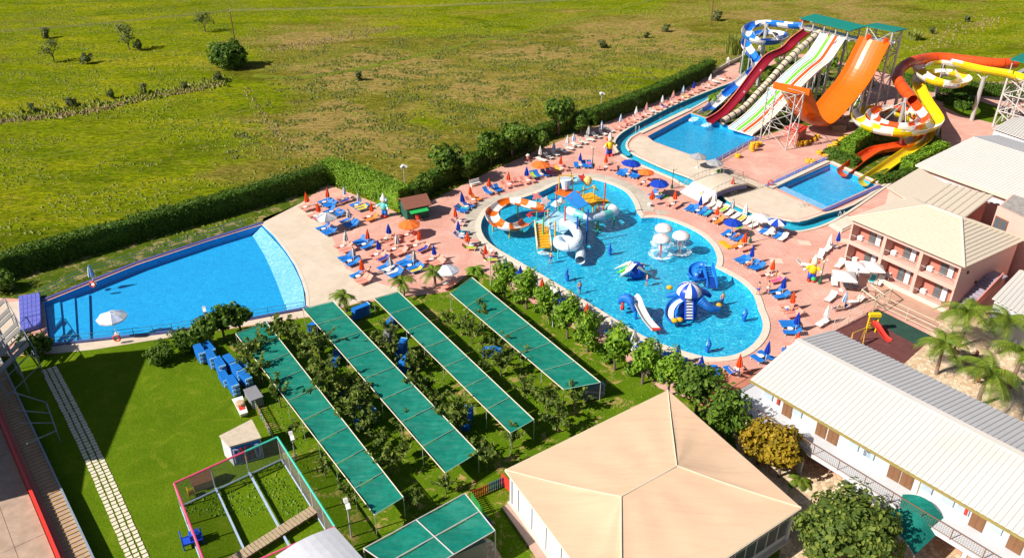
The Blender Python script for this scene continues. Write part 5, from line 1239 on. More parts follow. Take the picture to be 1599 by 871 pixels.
def foam_mat():
    m, n, b = nt('foam'); b.inputs['Base Color'].default_value = (.82, .90, .93, 1); b.inputs['Roughness'].default_value = .8
    tr = n.nodes.new('ShaderNodeBsdfTransparent'); mx = n.nodes.new('ShaderNodeMixShader'); f = noise_t(n, coords(n, True), 2.2, 5, .7)
    n.links.new(ramp(n, f, [(.40, (.05,) * 3), (.62, (.9,) * 3)]), mx.inputs[0]); n.links.new(tr.outputs[0], mx.inputs[1]); n.links.new(b.outputs[0], mx.inputs[2]); n.links.new(mx.outputs[0], n.nodes['Material Output'].inputs[0]); return m
MT['spray'] = spray_mat(); MT['foam'] = foam_mat()
for x, y, r, foam in ((1031, 397, 1.1, True), (1034, 380, 1.1, True), (1061, 392, 1.1, True)):
    p = P(x, y, WZ); mb = MB(); vs = []; n = 28
    for z, rr in ((1.9, r), (1.0, r * 1.12), (-.13, r * 1.2)): vs += [(p.x + rr * math.cos(6.283 * i / n), p.y + rr * math.sin(6.283 * i / n), z) for i in range(n)]
    mb.add(vs, [(k * n + i, k * n + (i + 1) % n, (k + 1) * n + (i + 1) % n, (k + 1) * n + i) for k in range(2) for i in range(n)])
    tag(part('falling_water', mb, 'spray', smooth=True, fix=False), 'thin curtain of water falling from a mushroom fountain', 'water', 'falling water', 'stuff')
    mb = MB(); vs = []
    for rr, z in ((.95, -.10), (1.25, -.04), (1.55, -.10)): vs += [(p.x + rr * math.cos(6.283 * i / n), p.y + rr * math.sin(6.283 * i / n), z) for i in range(n)]
    mb.add(vs, [(k * n + i, k * n + (i + 1) % n, (k + 1) * n + (i + 1) % n, (k + 1) * n + i) for k in range(2) for i in range(n)])
    tag(part('foam_ring', mb, 'foam', smooth=True, fix=False), 'white foam ring on the water under a mushroom fountain', 'foam', 'foam rings', 'stuff')
for x, y, dx, dy in ((1088, 183, -10, 7), (1108, 192, -10, 6), (850, 392, -3, 6)):
    a, b = P(x, y, -.12), P(x + dx, y + dy, -.12); d = b - a; sd = Vector((-d.y, d.x, 0)).normalized() * .7; mb = MB(); vs = []
    for k in range(7):
        c = a.lerp(b, k / 6); w_ = .5 + .6 * math.sin(math.pi * k / 6)
        vs += [c - sd * w_, c + Vector((0, 0, .12 * math.sin(math.pi * k / 6))), c + sd * w_]
    mb.add(vs, [(k * 3 + j, k * 3 + j + 1, k * 3 + j + 4, k * 3 + j + 3) for k in range(6) for j in range(2)])
    tag(part('splash_foam', mb, 'foam', smooth=True, fix=False), 'white splash foam where a slide meets the water', 'foam', 'splash foam', 'stuff')

# octopus slide
p0 = P(1072, 478, WZ)
o = thing('octopus_slide', 'blue octopus slide with striped dome head and ladder in the lagoon', 'slide', p0)
hc = P(1076, 456, 2.3); segs = 12
for k in range(segs):
    a0, a1 = 2 * math.pi * k / segs, 2 * math.pi * (k + 1) / segs; mb = MB(); vs = []
    for r, z in ((1.35, -.1), (1.4, .15), (1.25, .55), (.9, .9), (.5, 1.1), (.05, 1.2)):
        for a in (a0, (a0 + a1) / 2, a1): vs.append(hc + Vector((r * math.cos(a), r * math.sin(a), z)))
    mb.add(vs, [(j * 3 + i, j * 3 + i + 1, j * 3 + i + 4, j * 3 + i + 3) for j in range(5) for i in range(2)]); part('dome_panel', mb, 'royal' if k % 2 else 'white', o, smooth=True)
part('body', MB().lathe([(1.2, -.6), (1.1, .6), (.9, 1.4), (.95, 2.3)], 16, (hc.x, hc.y, 0)), 'royal', o, smooth=True)
def arm(l, r, m, name, opening=None):
    pts = smoothpts([P(940 + x / 3.787, 330 + y / 3.787, z) for x, y, z in l], 6)
    if opening: slide_sections(o, pts, trough(r, 7, .09, .8), [m], 1, name=name)
    else:
        mb = MB(); k = len(pts)
        for i in range(k - 1): mb.tube(pts[i], pts[i + 1], r * (1 - .55 * i / k), 10, r * (1 - .55 * (i + 1) / k))
        part(name, mb, m, o, smooth=True)
    return pts
pp_ = arm([(500, 500, 1.9), (450, 520, 1.7), (415, 560, 1.2), (410, 610, .6), (435, 645, .15)], .6, 'blue', 'slide_arm', True)
part('chute_bed', sweep(MB(), [q - Vector((0, 0, .36)) for q in pp_], [(-.3, 0), (.3, 0), (.3, .05), (-.3, .05)]), 'white', o)
arm([(560, 500, 1.9), (600, 540, 1.5), (640, 570, .9), (690, 575, .4)], .62, 'blue', 'arm'); arm([(480, 480, 1.6), (430, 490, 1.0), (385, 500, .4)], .5, 'blue', 'arm'); arm([(560, 470, 1.7), (610, 480, 1.0), (640, 500, .4)], .5, 'royal', 'arm')
la, lb_ = P(940 + 517 / 3.787, 330 + 520 / 3.787, 1.9), P(940 + 515 / 3.787, 330 + 640 / 3.787, -.1); lw_ = Vector((1, 0, 0)) * .42
for k in (-1, 1): part('ladder_rail', MB().tube(la + lw_ * k, lb_ + lw_ * k, .1, 6), 'royal', o)
for i in range(7): c = la.lerp(lb_, (i + .5) / 7); part('rung', MB().box(c, (.8, .18, .1)), 'white', o)
for x, y, z in ((430, 645, .25), (460, 640, .25), (690, 555, .5), (400, 450, .6)): part('float_toy', MB().ball(P(940 + x / 3.787, 330 + y / 3.787, z), .35, 10, 6, (1.1, .9, .8)), 'gyellow', o)
# blue spiral kids slide
o = thing('spiral_slide', 'small blue curling slide with steps next to the lagoon edge', 'slide', P(1105, 450, WZ))
z8 = lambda l: smoothpts([P(1040 + x / 7.26, 380 + y / 7.26, z) for x, y, z in l], 7)
pts = z8([(440, 240, 2.2), (380, 230, 2.1), (320, 265, 1.8), (310, 330, 1.4), (370, 380, 1.1), (430, 360, .9), (400, 320, .75), (330, 340, .5), (250, 370, .15)])
slide_sections(o, pts, trough(.5, 7, .07, .9), ['blue'], 4)
sa, sb = P(1040 + 470 / 7.26, 380 + 260 / 7.26, 2.1), P(1040 + 525 / 7.26, 380 + 500 / 7.26, -.1)
for i in range(9): c = sa.lerp(sb, (i + .5) / 9); part('step', MB().box(c, (.75, .22, .14)), 'royal', o)
wv = Vector((.5, .0, 0))
for k in (-1, 1): part('stair_side', MB().strip([sa + wv * k + Vector((0, 0, .5)), sa.lerp(sb, .5) + wv * k + Vector((0, 0, .75)), sb + wv * k + Vector((0, 0, .5))], [sa + wv * k * 1.25 + Vector((0, 0, .5)), sa.lerp(sb, .5) + wv * k * 1.25 + Vector((0, 0, .75)), sb + wv * k * 1.25 + Vector((0, 0, .5))], .7), 'blue', o)
for q in (pts[10], pts[24]): part('support_column', MB().tube((q.x, q.y, -.75), (q.x, q.y, q.z - .4), .12, 8), 'blue', o)
# dolphin slide
o = thing('dolphin_slide', 'white chute slide flanked by a leaping blue dolphin', 'slide', P(992, 490, WZ))
z4 = lambda l, n=7: smoothpts([P(940 + x / 3.787, 330 + y / 3.787, z) for x, y, z in l], n)
pts = z4([(185, 490, 2.0), (205, 510, 1.95), (225, 560, 1.4), (260, 625, .7), (300, 675, .2), (320, 695, .1)]); slide_sections(o, pts, trough(.45, 6, .08, .7), ['white'], 3)
part('exit_lip', MB().box(pts[-1], (.9, .25, .2)), 'red', o)
dp = z4([(105, 540, .3), (125, 515, 1.2), (155, 515, 1.7), (175, 545, 1.5), (190, 590, .7)]); mb = MB(); k = len(dp)
for i in range(k - 1):
    f_ = lambda s: .12 + .42 * math.sin(math.pi * min(1, s * .9 + .1)); mb.tube(dp[i], dp[i + 1], f_(i / k), 10, f_((i + 1) / k))
part('dolphin_body', mb, 'blue', o, smooth=True); part('fin', MB().add([dp[16], dp[20], dp[18] + Vector((-.2, .1, .8)), dp[18] + Vector((.05, 0, .3))], [(0, 1, 2), (0, 2, 3), (1, 3, 2), (0, 3, 1)]), 'blue', o)
for i in (0,): part('ladder', MB().tube(P(980, 476, -.7), P(986, 462, 2.0), .06, 6).tube(P(984, 478, -.7), P(990, 463, 2.0), .06, 6), 'royal', o)
part('toy_figure', MB().lathe([(.2, 0), (.25, .4), (.12, .6), (.2, .8), (.05, 1.0)], 8, P(971.5, 483, WZ)), 'red', o)
part('support_column', MB().tube((pts[8].x, pts[8].y, -.75), (pts[8].x, pts[8].y, pts[8].z - .3), .15, 8), 'blue', o)
# spotted crawl-over slide
o = thing('spider_slide', 'spotted royal blue dome with three small white slides', 'slide', P(990, 425, WZ))
c = P(993, 424, 0); part('dome', MB().ball(c + Vector((0, 0, .2)), 1.1, 14, 8, (1, 1, .95)), 'royal', o, smooth=True)
g = random.Random(3); mb = MB()
for k in range(22):
    a, e_ = g.uniform(0, 6.28), g.uniform(.1, 1.2); mb.ball(c + Vector((1.1 * math.cos(a) * math.cos(e_), 1.1 * math.sin(a) * math.cos(e_), .2 + 1.05 * math.sin(e_))), .09, 6, 4)
part('spots', mb, 'white', o)
for l in ([(190, 300, 1.5), (150, 345, 1.0), (105, 378, .1)], [(165, 300, 1.4), (120, 315, .8), (85, 330, .1)], [(225, 330, 1.3), (260, 350, .7), (290, 360, .1)], [(215, 300, 1.3), (240, 308, .8), (268, 312, .1)]): slide_sections(o, z4(l, 5), trough(.34, 6, .06, .7), ['white'], 1, name='chute')
part('lime_chute', sweep(MB(), z4([(150, 325, 1.0), (115, 350, .3), (95, 350, .1)], 4), trough(.3, 6, .05, .7)), 'lime', o)
# four blue dolphin fountains
dolph = thing('dolphin_fountain', '', 'fountain'); mb = MB(); k = 9
dq = [Vector((.12 * math.sin(i * .9), 0, -.6 + 2.1 * i / k)) for i in range(k + 1)]; rr = [.2, .27, .3, .3, .28, .25, .22, .18, .12, .05]
for i in range(k): mb.tube(dq[i], dq[i + 1], rr[i], 9, rr[i + 1])
part('body', mb, 'blue', dolph, smooth=True, local=True); part('flipper', MB().add([(0, .2, .6), (0, .25, .3), (.1, .75, .25)], [(0, 1, 2)]).add([(0, -.2, .6), (0, -.25, .3), (.1, -.75, .25)], [(0, 2, 1)]), 'royal', dolph, local=True); part('belly', MB().ball((.2, 0, .45), .2, 8, 5, (.6, .8, 2.4)), 'sky', dolph, local=True)
pl = Place(dolph)
for (x, y, rz_, lb) in ((885, 432, 0, 'upright blue dolphin fountain near the white tube slide outlet'), (952, 392, 1, 'upright blue dolphin fountain between play tower and mushrooms'), (1163, 495, 2, 'upright blue dolphin fountain beyond the octopus slide'), (1106, 543, 2.5, 'upright blue dolphin fountain near the lagoon kerb by the trees')):
    pl(P(x, y, WZ), rz_, lb, 'dolphin fountains', .82)
# ================================================================== loungers, parasols, tables
def rbox(mb, c, d, r=.03, tilt=0):
    return mb.box(c, d, 0, tilt)
def lounger_proto(m, flat=False):
    t = thing('sun_lounger', '', 'sun lounger')
    sb = MB(); L0, L1, W_ = -.98, .32, .33
    # seat slats run across
    n = 9
    for i in range(n):
        x = L0 + (L1 - L0) * (i + .5) / n; sb.box((x, 0, .36), ((L1 - L0) / n * .90, 2 * W_, .035))
    for e in (-1, 1): sb.box(((L0 + L1) / 2, e * W_, .36), (L1 - L0, .05, .06))
    part('seat', sb, m, t, local=True)
    bb = MB(); an = R(12 if flat else 42)
    for i in range(5):
        d = .05 + .15 * i; bb.box((L1 + d * math.cos(an), 0, .36 + d * math.sin(an)), (.135, 2 * W_, .035), 0, -an)
    for e in (-1, 1): d = .36; bb.box((L1 + d * math.cos(an), e * W_, .36 + d * math.sin(an)), (.75, .05, .06), 0, -an)
    part('backrest', bb, m, t, local=True)
    for x in (-.8, .25):
        lb = MB()
        for e in (-1, 1): lb.box((x, e * .29, .17), (.05, .05, .34))
        lb.box((x, 0, .3), (.045, .56, .04)); part('leg_frame', lb, 'white' if m != 'white_l' else 'grey_l', t, local=True)
    return t
LP = {k: Place(lounger_proto(m)) for k, m in dict(p='pink_l', b='blue_l', w='white_l', g='grey_l', o='orange_l', q='palepink_l').items()}
LP2 = {k: Place(lounger_proto(m, True)) for k, m in dict(p='pink_l', b='blue_l', w='white_l').items()}
TOWEL = [clothmat('towel ' + k, c, .05) for k, c in (('navy', (.02, .05, .30)), ('white', (.62, .60, .58)), ('lime', (.35, .55, .05)), ('pink', (.65, .10, .25)), ('turquoise', (.04, .40, .45)), ('yellow', (.70, .50, .05)))]
def closed_proto(m, m2=None):
    t = thing('parasol', '', 'parasol')
    part('pole', MB().tube((0, 0, 0), (0, 0, 2.3), .028, 6), 'white', t, local=True)
    part('base', MB().lathe([(.28, 0), (.26, .08), (.06, .14), (.05, .3)], 10), 'white', t, local=True)
    part('folded_canopy', MB().lathe([(.16, .98), (.27, 1.05), (.25, 1.35), (.18, 1.75), (.09, 2.15), (.03, 2.42)], 16, (0, 0, 0), .24, 8), m, t, local=True)
    if m2:
        mb = MB()
        for k in range(4):
            a = math.pi / 2 * k + .4; pts = [Vector((r * math.cos(a) * 1.2, r * math.sin(a) * 1.2, z)) for r, z in ((.27, 1.02), (.25, 1.35), (.18, 1.75), (.09, 2.15))]
            s_ = Vector((-math.sin(a), math.cos(a), 0)) * .06; mb.strip([p + s_ for p in pts], [p - s_ for p in pts], 0)
        part('stripe', mb, m2, t, local=True)
    return t
def open_proto(m, m2=None, r=1.35, sq=False):
    t = thing('parasol', '', 'parasol'); n = 4 if sq else 8
    part('pole', MB().tube((0, 0, 0), (0, 0, 2.3), .03, 6), 'white', t, local=True); part('base', MB().lathe([(.3, 0), (.28, .08), (.06, .14), (.05, .3)], 10), 'white', t, local=True)
    part('finial', MB().ball((0, 0, 2.48), .06, 6, 4), 'white', t, local=True)
    for k in range(n):
        a0, a1 = 2 * math.pi * k / n, 2 * math.pi * (k + 1) / n; vs = []
        for rr, z in ((1, 1.9), (.66, 2.13), (.33, 2.31), (.02, 2.42)):
            for j, a in enumerate((a0, (a0 + a1) / 2, a1)): q = (math.cos((a1 - a0) / 2) if j == 1 else 1); vs.append((r * rr * q * math.cos(a), r * rr * q * math.sin(a), z - (.05 * rr if j == 1 else 0)))
        mb = MB().add(vs, [(i * 3 + j, i * 3 + j + 1, i * 3 + j + 4, i * 3 + j + 3) for i in range(3) for j in range(2)])
        mb.add([vs[0], vs[1], vs[2], (vs[2][0], vs[2][1], vs[2][2] - .12), (vs[1][0], vs[1][1], vs[1][2] - .12), (vs[0][0], vs[0][1], vs[0][2] - .12)], [(0, 1, 4, 5), (1, 2, 3, 4)])
        part('canopy_panel', mb, (m if k % 2 == 0 or not m2 else m2), t, local=True, fix=False)
    return t
UP = {k: Place(closed_proto(*m)) for k, m in dict(r=('u_red',), b=('u_blue',), g=('u_grey', 'u_white'), w=('u_white',), l=('u_lightblue', 'u_white'), k=('u_pink',)).items()}
UO = {k: Place(open_proto(*m)) for k, m in dict(O=('u_orange',), B=('u_blue',), G=('u_grey', 'u_white'), W=('u_white',), S=('u_blue', 'u_white'), P=('u_pattern', 'u_white'), L=('u_grey',)).items()}
tb = thing('side_table', '', 'table'); part('table_top', MB().lathe([(.30, .42), (.32, .44), (.32, .47), (.30, .48)], 12), 'white', tb, local=True)
for k in range(3): part('leg', MB().tube((.12 * math.cos(2.1 * k), .12 * math.sin(2.1 * k), .43), (.24 * math.cos(2.1 * k), .24 * math.sin(2.1 * k), 0), .025, 5), 'white', tb, local=True)
TB = Place(tb)
CN = dict(p='pink', b='blue', w='white', g='dark grey', o='orange', q='pale pink')
UN = dict(r='folded red', b='folded royal blue', g='folded grey striped', w='folded white', l='folded light blue', k='folded dusty pink', O='open orange', B='open royal blue', G='open grey and white', W='open white', S='open blue and white striped', P='open pale blue patterned', L='open plain grey')
gr = random.Random(5)
def lset(x, y, az, um, left, right, area, table=True, gap=.78, off=.62):
    """a parasol and table with loungers on both sides; az: where the heads point"""
    p = P(x, y); a = R(az); d = Vector((math.cos(a), math.sin(a), 0)); s = Vector((-d.y, d.x, 0))
    if table: TB((p.x - d.x * .2, p.y - d.y * .2, 0), gr.random() * 3, f'small round white side table {area}', f'side tables {area}')
    if um:
        up = UO[um] if um in UO else UP[um]; q = p + d * .35
        o = up((q.x, q.y, 0), gr.random() * 3, f'{UN[um]} parasol {area}', f'{UN[um]} parasols {area}', (gr.uniform(.85, 1.15),) * 2 + (gr.uniform(.93, 1.07),)); o.rotation_euler = (gr.gauss(0, .035), gr.gauss(0, .035), gr.random() * 3)
    for side, l in ((1, left), (-1, right)):
        for i, c in enumerate(l):
            q = p + s * side * (off + gap * i + gr.uniform(-.05, .05)) + d * gr.uniform(-.12, .12)
            fl = c in LP2 and gr.random() < .28
            az_ = a + gr.gauss(0, .08)
            if gr.random() < .12:
                k_ = gr.randrange(6); vs = []; ca, sa = math.cos(az_), math.sin(az_)
                for X in (-.9, -.3, .28, .6 if not fl else .85):
                    for Y in (-.27, .27): vs.append((q.x + X * ca - Y * sa, q.y + X * sa + Y * ca, .392 + (0 if X < .3 else (X - .3) * (.9 if not fl else .22))))
                tag(part('beach_towel', MB().add(vs, [(0, 2, 3, 1), (2, 4, 5, 3), (4, 6, 7, 5)]).add([(x_, y_, z_ - .012) for x_, y_, z_ in vs], [(0, 1, 3, 2), (2, 3, 5, 4), (4, 5, 7, 6)]), TOWEL[k_], fix=False), f"{('navy', 'white', 'lime green', 'bright pink', 'turquoise', 'yellow')[k_]} beach towel on lounger {area}", 'towel', f'beach towels {area}')
            (LP2 if fl else LP)[c]((q.x, q.y, 0), az_, f'{CN[c]} ' + ('flat-backed' if fl else 'slatted') + f' sun lounger {area}', f'{CN[c]} loungers {area}', gr.uniform(.97, 1.04))
ar = 'on the terrace between wave pool and green kiosk'
for x, y, um, l, r_ in ((479, 327, 'r', 'p', 'p'), (509, 319, 'r', 'b', 'bb'), (495, 341, 'r', 'p', 'p'), (537, 314, 'l', 'p', 'p'), (559, 324, 'g', 'b', 'bb'), (520, 334, None, 'b', 'bb'), (578, 342, 'r', 'p', 'o'), (543, 350, 'g', 'b', 'bb'), (508, 361, 'G', 'b', 'bb'),
        (537, 388, 'g', 'p', 'pp'), (571, 385, 'r', 'bb', 'b'), (605, 376, 'b', 'p', 'pp'), (637, 370, 'O', 'p', 'pp'), (549, 411, 'g', 'bb', 'b'), (590, 401, 'b', 'p', 'pp'), (618, 392, 'g', 'p', 'pp'), (651, 387, 'r', 'p', 'pp'), (562, 435, 'r', 'b', 'pp'), (609, 426, 'g', 'bb', 'bb'), (642, 418, 'g', 'bb', 'bb'), (676, 409, 'b', 'p', 'pp')):
    lset(x, y, 42, um, l, r_, ar)
lset(697, 446, 42, 'P', '', 'p', ar)
ar = 'along the lagoon edge facing the orange loop slide'
for x, y, az, um, l, r_ in ((763, 406, 190, 'r', 'p', 'pp'), (734, 387, 175, 'r', 'p', 'pp'), (720, 369, 168, 'b', 'b', 'b'), (716, 349, 165, 'r', 'q', 'q'), (727, 326, 150, 'b', 'bb', 'b'), (738, 315, 140, 'r', 'p', 'o')):
    lset(x, y, az, um, l, r_, ar)
ar = 'on the walk between boundary trees and play tower'
for x, y, az, um, l, r_ in ((766, 301, 130, 'r', 'b', 'bb'), (795, 291, 122, 'r', 'p', 'pp'), (824, 285, 120, 'b', 'p', 'p'), (845, 275, 112, 'O', 'bb', 'bb'), (876, 266, 108, 'r', 'pp', 'p'), (906, 261, 95, 'b', 'b', 'bb'), (946, 264, 80, 'r', 'pp', 'pp')):
    lset(x, y, az, um, l, r_, ar)
ar = 'between the lazy river and the lagoon'
for x, y, az, um, l, r_ in ((981, 275, 58, 'B', 'bb', 'bb'), (1005, 288, 52, 'O', 'p', 'p'), (1026, 307, 50, 'B', 'b', 'b'), (1051, 322, 50, 'r', 'p', 'p'), (1090, 332, 48, 'b', 'bb', 'bb'), (1116, 346, 46, 'r', 'p', 'o'), (1139, 370, 42, 'B', 'b', 'bb'), (1157, 389, 36, 'r', 'o', 'p')):
    lset(x, y, az, um, l, r_, ar)
lset(1015, 322, 50, 'r', '', '', ar)
ar = 'in the row beside the lazy river bridge'
for x, y, um in ((1100, 318, None), (1112, 323, 'w'), (1120, 327, None), (1131, 331, None), (1140, 336, 'g'), (1150, 341, None), (1160, 345, 'w'), (1168, 350, None), (1178, 355, None)):
    lset(x, y, 48, um, 'w', '', ar, table=False, off=.1)
lset(1183, 360, 48, 'W', '', '', ar, table=False); lset(1207, 369, 46, 'S', 'wb', 'bw', ar)
ar = 'on the paving right by the lagoon kerb below the hotels'.replace('right ', '')
for x, y, az, um, l, r_ in ((1169, 414, 34, 'b', 'bb', 'bb'), (1200, 433, 28, 'r', 'p', 'pp'), (1217, 462, 18, 'b', 'b', 'b'), (1231, 485, 8, 'r', 'p', 'pp'), (1236, 518, -5, 'b', 'bb', 'b'), (1235, 548, -18, 'r', 'p', 'b')):
    lset(x, y, az, um, l, r_, ar)
ar = 'between the lagoon and the long hotel wing'
for x, y, az, um, l, r_ in ((1094, 582, 262, 'b', 'bb', 'bb'), (1150, 583, 285, 'r', 'p', 'b'), (1190, 562, 310, 'b', 'b', 'b')):
    lset(x, y, az, um, l, r_, ar)
ar = 'behind the row of clipped trees'
for x, y, az, um, l, r_ in ((793, 428, 215, 'b', 'b', 'b'), (816, 441, 218, 'b', 'b', 'b'), (850, 462, 220, 'r', 'p', 'p'), (877, 479, 222, 'b', 'b', 'b'), (918, 502, 228, 'r', 'p', 'p'), (956, 527, 232, 'g', 'b', 'b'), (990, 543, 238, 'g', 'b', 'b'), (1030, 560, 245, 'g', 'b', 'b'), (1058, 568, 250, 'b', 'b', 'b')):
    lset(x, y, az, um, l, r_, ar, table=(x % 2 == 0))
# rows under the boundary hedge
ar = 'in the shaded row under the boundary trees'
for i in range(11):
    x = 846 + 10.6 * i; y = 252 - 4.6 * i; lset(x, y, 135, ('w', None, 'l', None, 'w', 'l', None, 'g', None, 'l', None)[i], 'w', '', ar, table=False, off=.05)
ar = 'in the row between boundary hedge and lazy river'
for i in range(22):
    x = 962 + 8.2 * i; y = 203 - 3.85 * i
    lset(x, y, 135, {1: 'l', 4: 'w', 6: 'k', 9: 'w', 11: 'k', 13: 'l', 15: 'b', 18: 'w'}.get(i), 'ppppqpqwpppqpqpppqpww'[i % 21], '', ar, table=False, off=.05)
# hotel sunbathing patch
ar = 'on the paving in front of the pink hotel'
for x, y, az, um, l in ((1292, 392, 60, 'w', 'w'), (1281, 402, 60, None, 'w'), (1254, 416, 150, None, 'w'), (1311, 417, 45, None, 'w'), (1302, 443, 70, None, 'w'), (1320, 447, 80, None, 'g'), (1335, 447, 80, 'g', 'g'), (1363, 440, 60, None, 'w'), (1374, 443, 60, None, 'w'), (1297, 469, 40, None, 'w'), (1311, 484, 20, 'l', 'w'), (1336, 474, 20, None, 'w'), (1284, 508, 30, 'w', 'w')):
    lset(x, y, az, um, l, '', ar, table=(um is not None), off=.05)
lset(1305, 388, 45, 'b', '', '', ar)
UOs = Place(open_proto('u_white', None, 1.75, True))
for x, y in ((1333, 438), (1357, 438), (1314, 453)): p = P(x, y); UOs((p.x, p.y, 0), R(33), 'open square white parasol over the loungers by the pink hotel', 'square white parasols', 1.0)
# single parasols
for x, y, k, lb in ((1088, 262, 'L', 'open plain grey parasol by the lazy river bridge ramp'), (1114, 272, 'L', 'open plain grey parasol over the bridge deck corner'), (1142, 302, 'r', 'folded red parasol alone on the beige island'), (1305, 197, 'S', 'open blue and white striped parasol beneath the orange half pipe')):
    p = P(x, y); (UO[k] if k in UO else UP[k])((p.x, p.y, 0), 1, lb, 'single parasols')
p = P(183, 524); UO['P']((p.x, p.y, .16), 2, 'large open pale parasol at the lifeguard spot on the wave pool wall', None, 1.15)
p = P(147, 444); UP['l']((p.x, p.y, .0), 2, 'folded light blue parasol beside the lifebuoy on the far pool rail', None, 1.1)
p = P(1141, 302); TB((p.x + .6, p.y, 0), 0, 'small round white side table alone on the beige island', 'side tables alone')

# ================================================================== rails, lamps, signs
def fence(pts, h, label, m='steel', step=2.2, name='railing', mids=2):
    t = thing(name, label, 'railing', pts[0]); n = len(pts)
    for k in range(mids + 1):
        z = h * (1 - k / (mids + .6)); mb = MB(); mb.path([p + Vector((0, 0, z)) for p in pts], .03, 5); part('rail', mb, m, t)
    tot = 0
    for a, b in zip(pts[:-1], pts[1:]):
        k = max(1, round((b - a).length / step))
        for i in range(k): q = a.lerp(b, i / k); part('post', MB().tube(q, q + Vector((0, 0, h)), .035, 5), m, t)
    q = pts[-1]; part('post', MB().tube(q, q + Vector((0, 0, h)), .035, 5), m, t); return t
MT['railteal'] = mat('dull teal railing', (.06, .20, .28), .5, .15)
fence(px([(64, 466), (140, 429), (213, 408), (320, 372), (380, 354)]), 1.1, 'thin teal railing along the far wall of the wave pool', 'railteal')
fence(px([(72, 541), (180, 530), (270, 519), (391, 499), (476, 484)]), 1.1, 'thin teal railing along the near wall of the wave pool', 'railteal')
fence(px([(1116, 257), (1150, 239), (1186, 218)]), 1.0, 'steel railing on the purple slide pool wall')
fence(px([(1196, 293), (1240, 273), (1292, 249)]), 1.0, 'steel railing on the blue splash pool wall')
fence(px([(1118, 275), (1130, 270), (1160, 277)]), .9, 'dark low railing beside the bridge ramp', 'dark')
fence(px([(1060, 292), (1052, 296)]), .9, 'short white ladder rail by the green lamp post', 'whitesteel')
def lifebuoy(p, rz, lb):
    mb = MB(); n = 16; m_ = 6; vs = []
    for i in range(n):
        a = 2 * math.pi * i / n
        for j in range(m_): b = 2 * math.pi * j / m_; r = .34 + .09 * math.cos(b); vs.append((p.x + r * math.cos(a), p.y + .09 * math.sin(b), p.z + r * math.sin(a)))
    mb.add(vs, [(i * m_ + j, ((i + 1) % n) * m_ + j, ((i + 1) % n) * m_ + (j + 1) % m_, i * m_ + (j + 1) % m_) for i in range(n) for j in range(m_)])
    tag(part('lifebuoy', mb, 'u_orange' if False else 'redorange', smooth=True), lb, 'lifebuoy')
for x, y, lb in ((145, 443, 'orange lifebuoy on the far wave pool railing'), (183, 527, 'orange lifebuoy below the pale parasol on the near railing'), (1203, 285, 'orange lifebuoy on the splash pool railing')):
    q = P(x, y, .7); lifebuoy(q - Vector((0, .1, 0)), 0, lb)
def flood(x, y, h, lb, n=2, name='floodlight_pole'):
    p = P(x, y); t = thing(name, lb, 'floodlight', p); part('pole', MB().tube(p, p + Vector((0, 0, h)), .07, 8, .05), 'whitesteel', t)
    for k in range(n):
        a = 2.0 + k * 2 * math.pi / n; c = p + Vector((.35 * math.cos(a), .35 * math.sin(a), h + .1)); f_ = part('lamp_head', MB().box(c, (.45, .3, .3), a, .5), 'white', t)
        part('arm', MB().tube(p + Vector((0, 0, h - .05)), c, .03, 5), 'whitesteel', f_)
flood(331, 537, 4.2, 'twin floodlight pole by the stacked blue loungers'); flood(766, 445, 4.6, 'floodlight pole between first clipped trees'); flood(863, 510, 4.6, 'white floodlight pole beside the third clipped tree')
flood(549, 838, 3.4, 'twin floodlight pole by the grey shed roof'); flood(664, 724 - 2, .9, 'stub') if False else flood(462, 718, 2.6, 'twin floodlight pole beside the net wall corner'); flood(633, 300, 4.0, 'triple floodlight pole rising from the clipped hedge', 3); flood(938, 176, 3.6, 'floodlight pole rising from the boundary hedge', 3)
def lamp(x, y, lb):
    p = P(x, y); t = thing('lamp_post', lb, 'lamp post', p); part('base', MB().lathe([(.2, 0), (.2, .5), (.1, .6), (.07, 1.2)], 10, p), 'darkgreen', t); part('pole', MB().tube(p + Vector((0, 0, 1.2)), p + Vector((0, 0, 3.0)), .05, 8), 'darkgreen', t)
    for k in range(3):
        a = 2.09 * k; c = p + Vector((.35 * math.cos(a), .35 * math.sin(a), 3.1)); l_ = part('lantern', MB().lathe([(.06, -.12), (.12, .05), (.1, .16), (.03, .22)], 8, c), 'cream', t); part('arm', MB().tube(p + Vector((0, 0, 2.95)), c - Vector((0, 0, .1)), .025, 5), 'darkgreen', l_)
lamp(925, 260, 'dark green lamp post near the clown statue at the river bend'); lamp(1049, 294, 'dark green lamp post beside the bridge steps'); lamp(1171, 379, 'dark green lamp post on the pink paving by the striped parasol'); lamp(1280, 443, 'dark green lamp post beside the seated clown statue')

# ---- bridge over the river
A, B = P(1062, 300), P(1098, 318)     # foot of the steps
t = thing('footbridge', 'beige arched footbridge with white steps over the lazy river', 'bridge', A)
u = (B - A); wid = u.length; u.normalize(); n_ = Vector((-u.y, u.x, 0)); n_ = n_ if n_.y > 0 else -n_
Q = lambda a, b, z: Vector((A.x + u.x * a + n_.x * b, A.y + u.y * a + n_.y * b, z))
run, top = 2.6, 1.25
for i in range(8):
    mb = MB().hexa([Q(0, i * run / 8, 0), Q(wid, i * run / 8, 0), Q(wid, (i + 1) * run / 8, 0), Q(0, (i + 1) * run / 8, 0)] + [Q(0, i * run / 8, (i + 1) * top / 8), Q(wid, i * run / 8, (i + 1) * top / 8), Q(wid, (i + 1) * run / 8, (i + 1) * top / 8), Q(0, (i + 1) * run / 8, (i + 1) * top / 8)]); part('step', mb, 'white', t)
pts = [(run + 6.0 * k / 8, top + .25 * math.sin(math.pi * k / 8)) for k in range(9)]
part('deck', MB().strip([Q(0, b, z) for b, z in pts], [Q(wid, b, z) for b, z in pts], .3), 'beige', t)
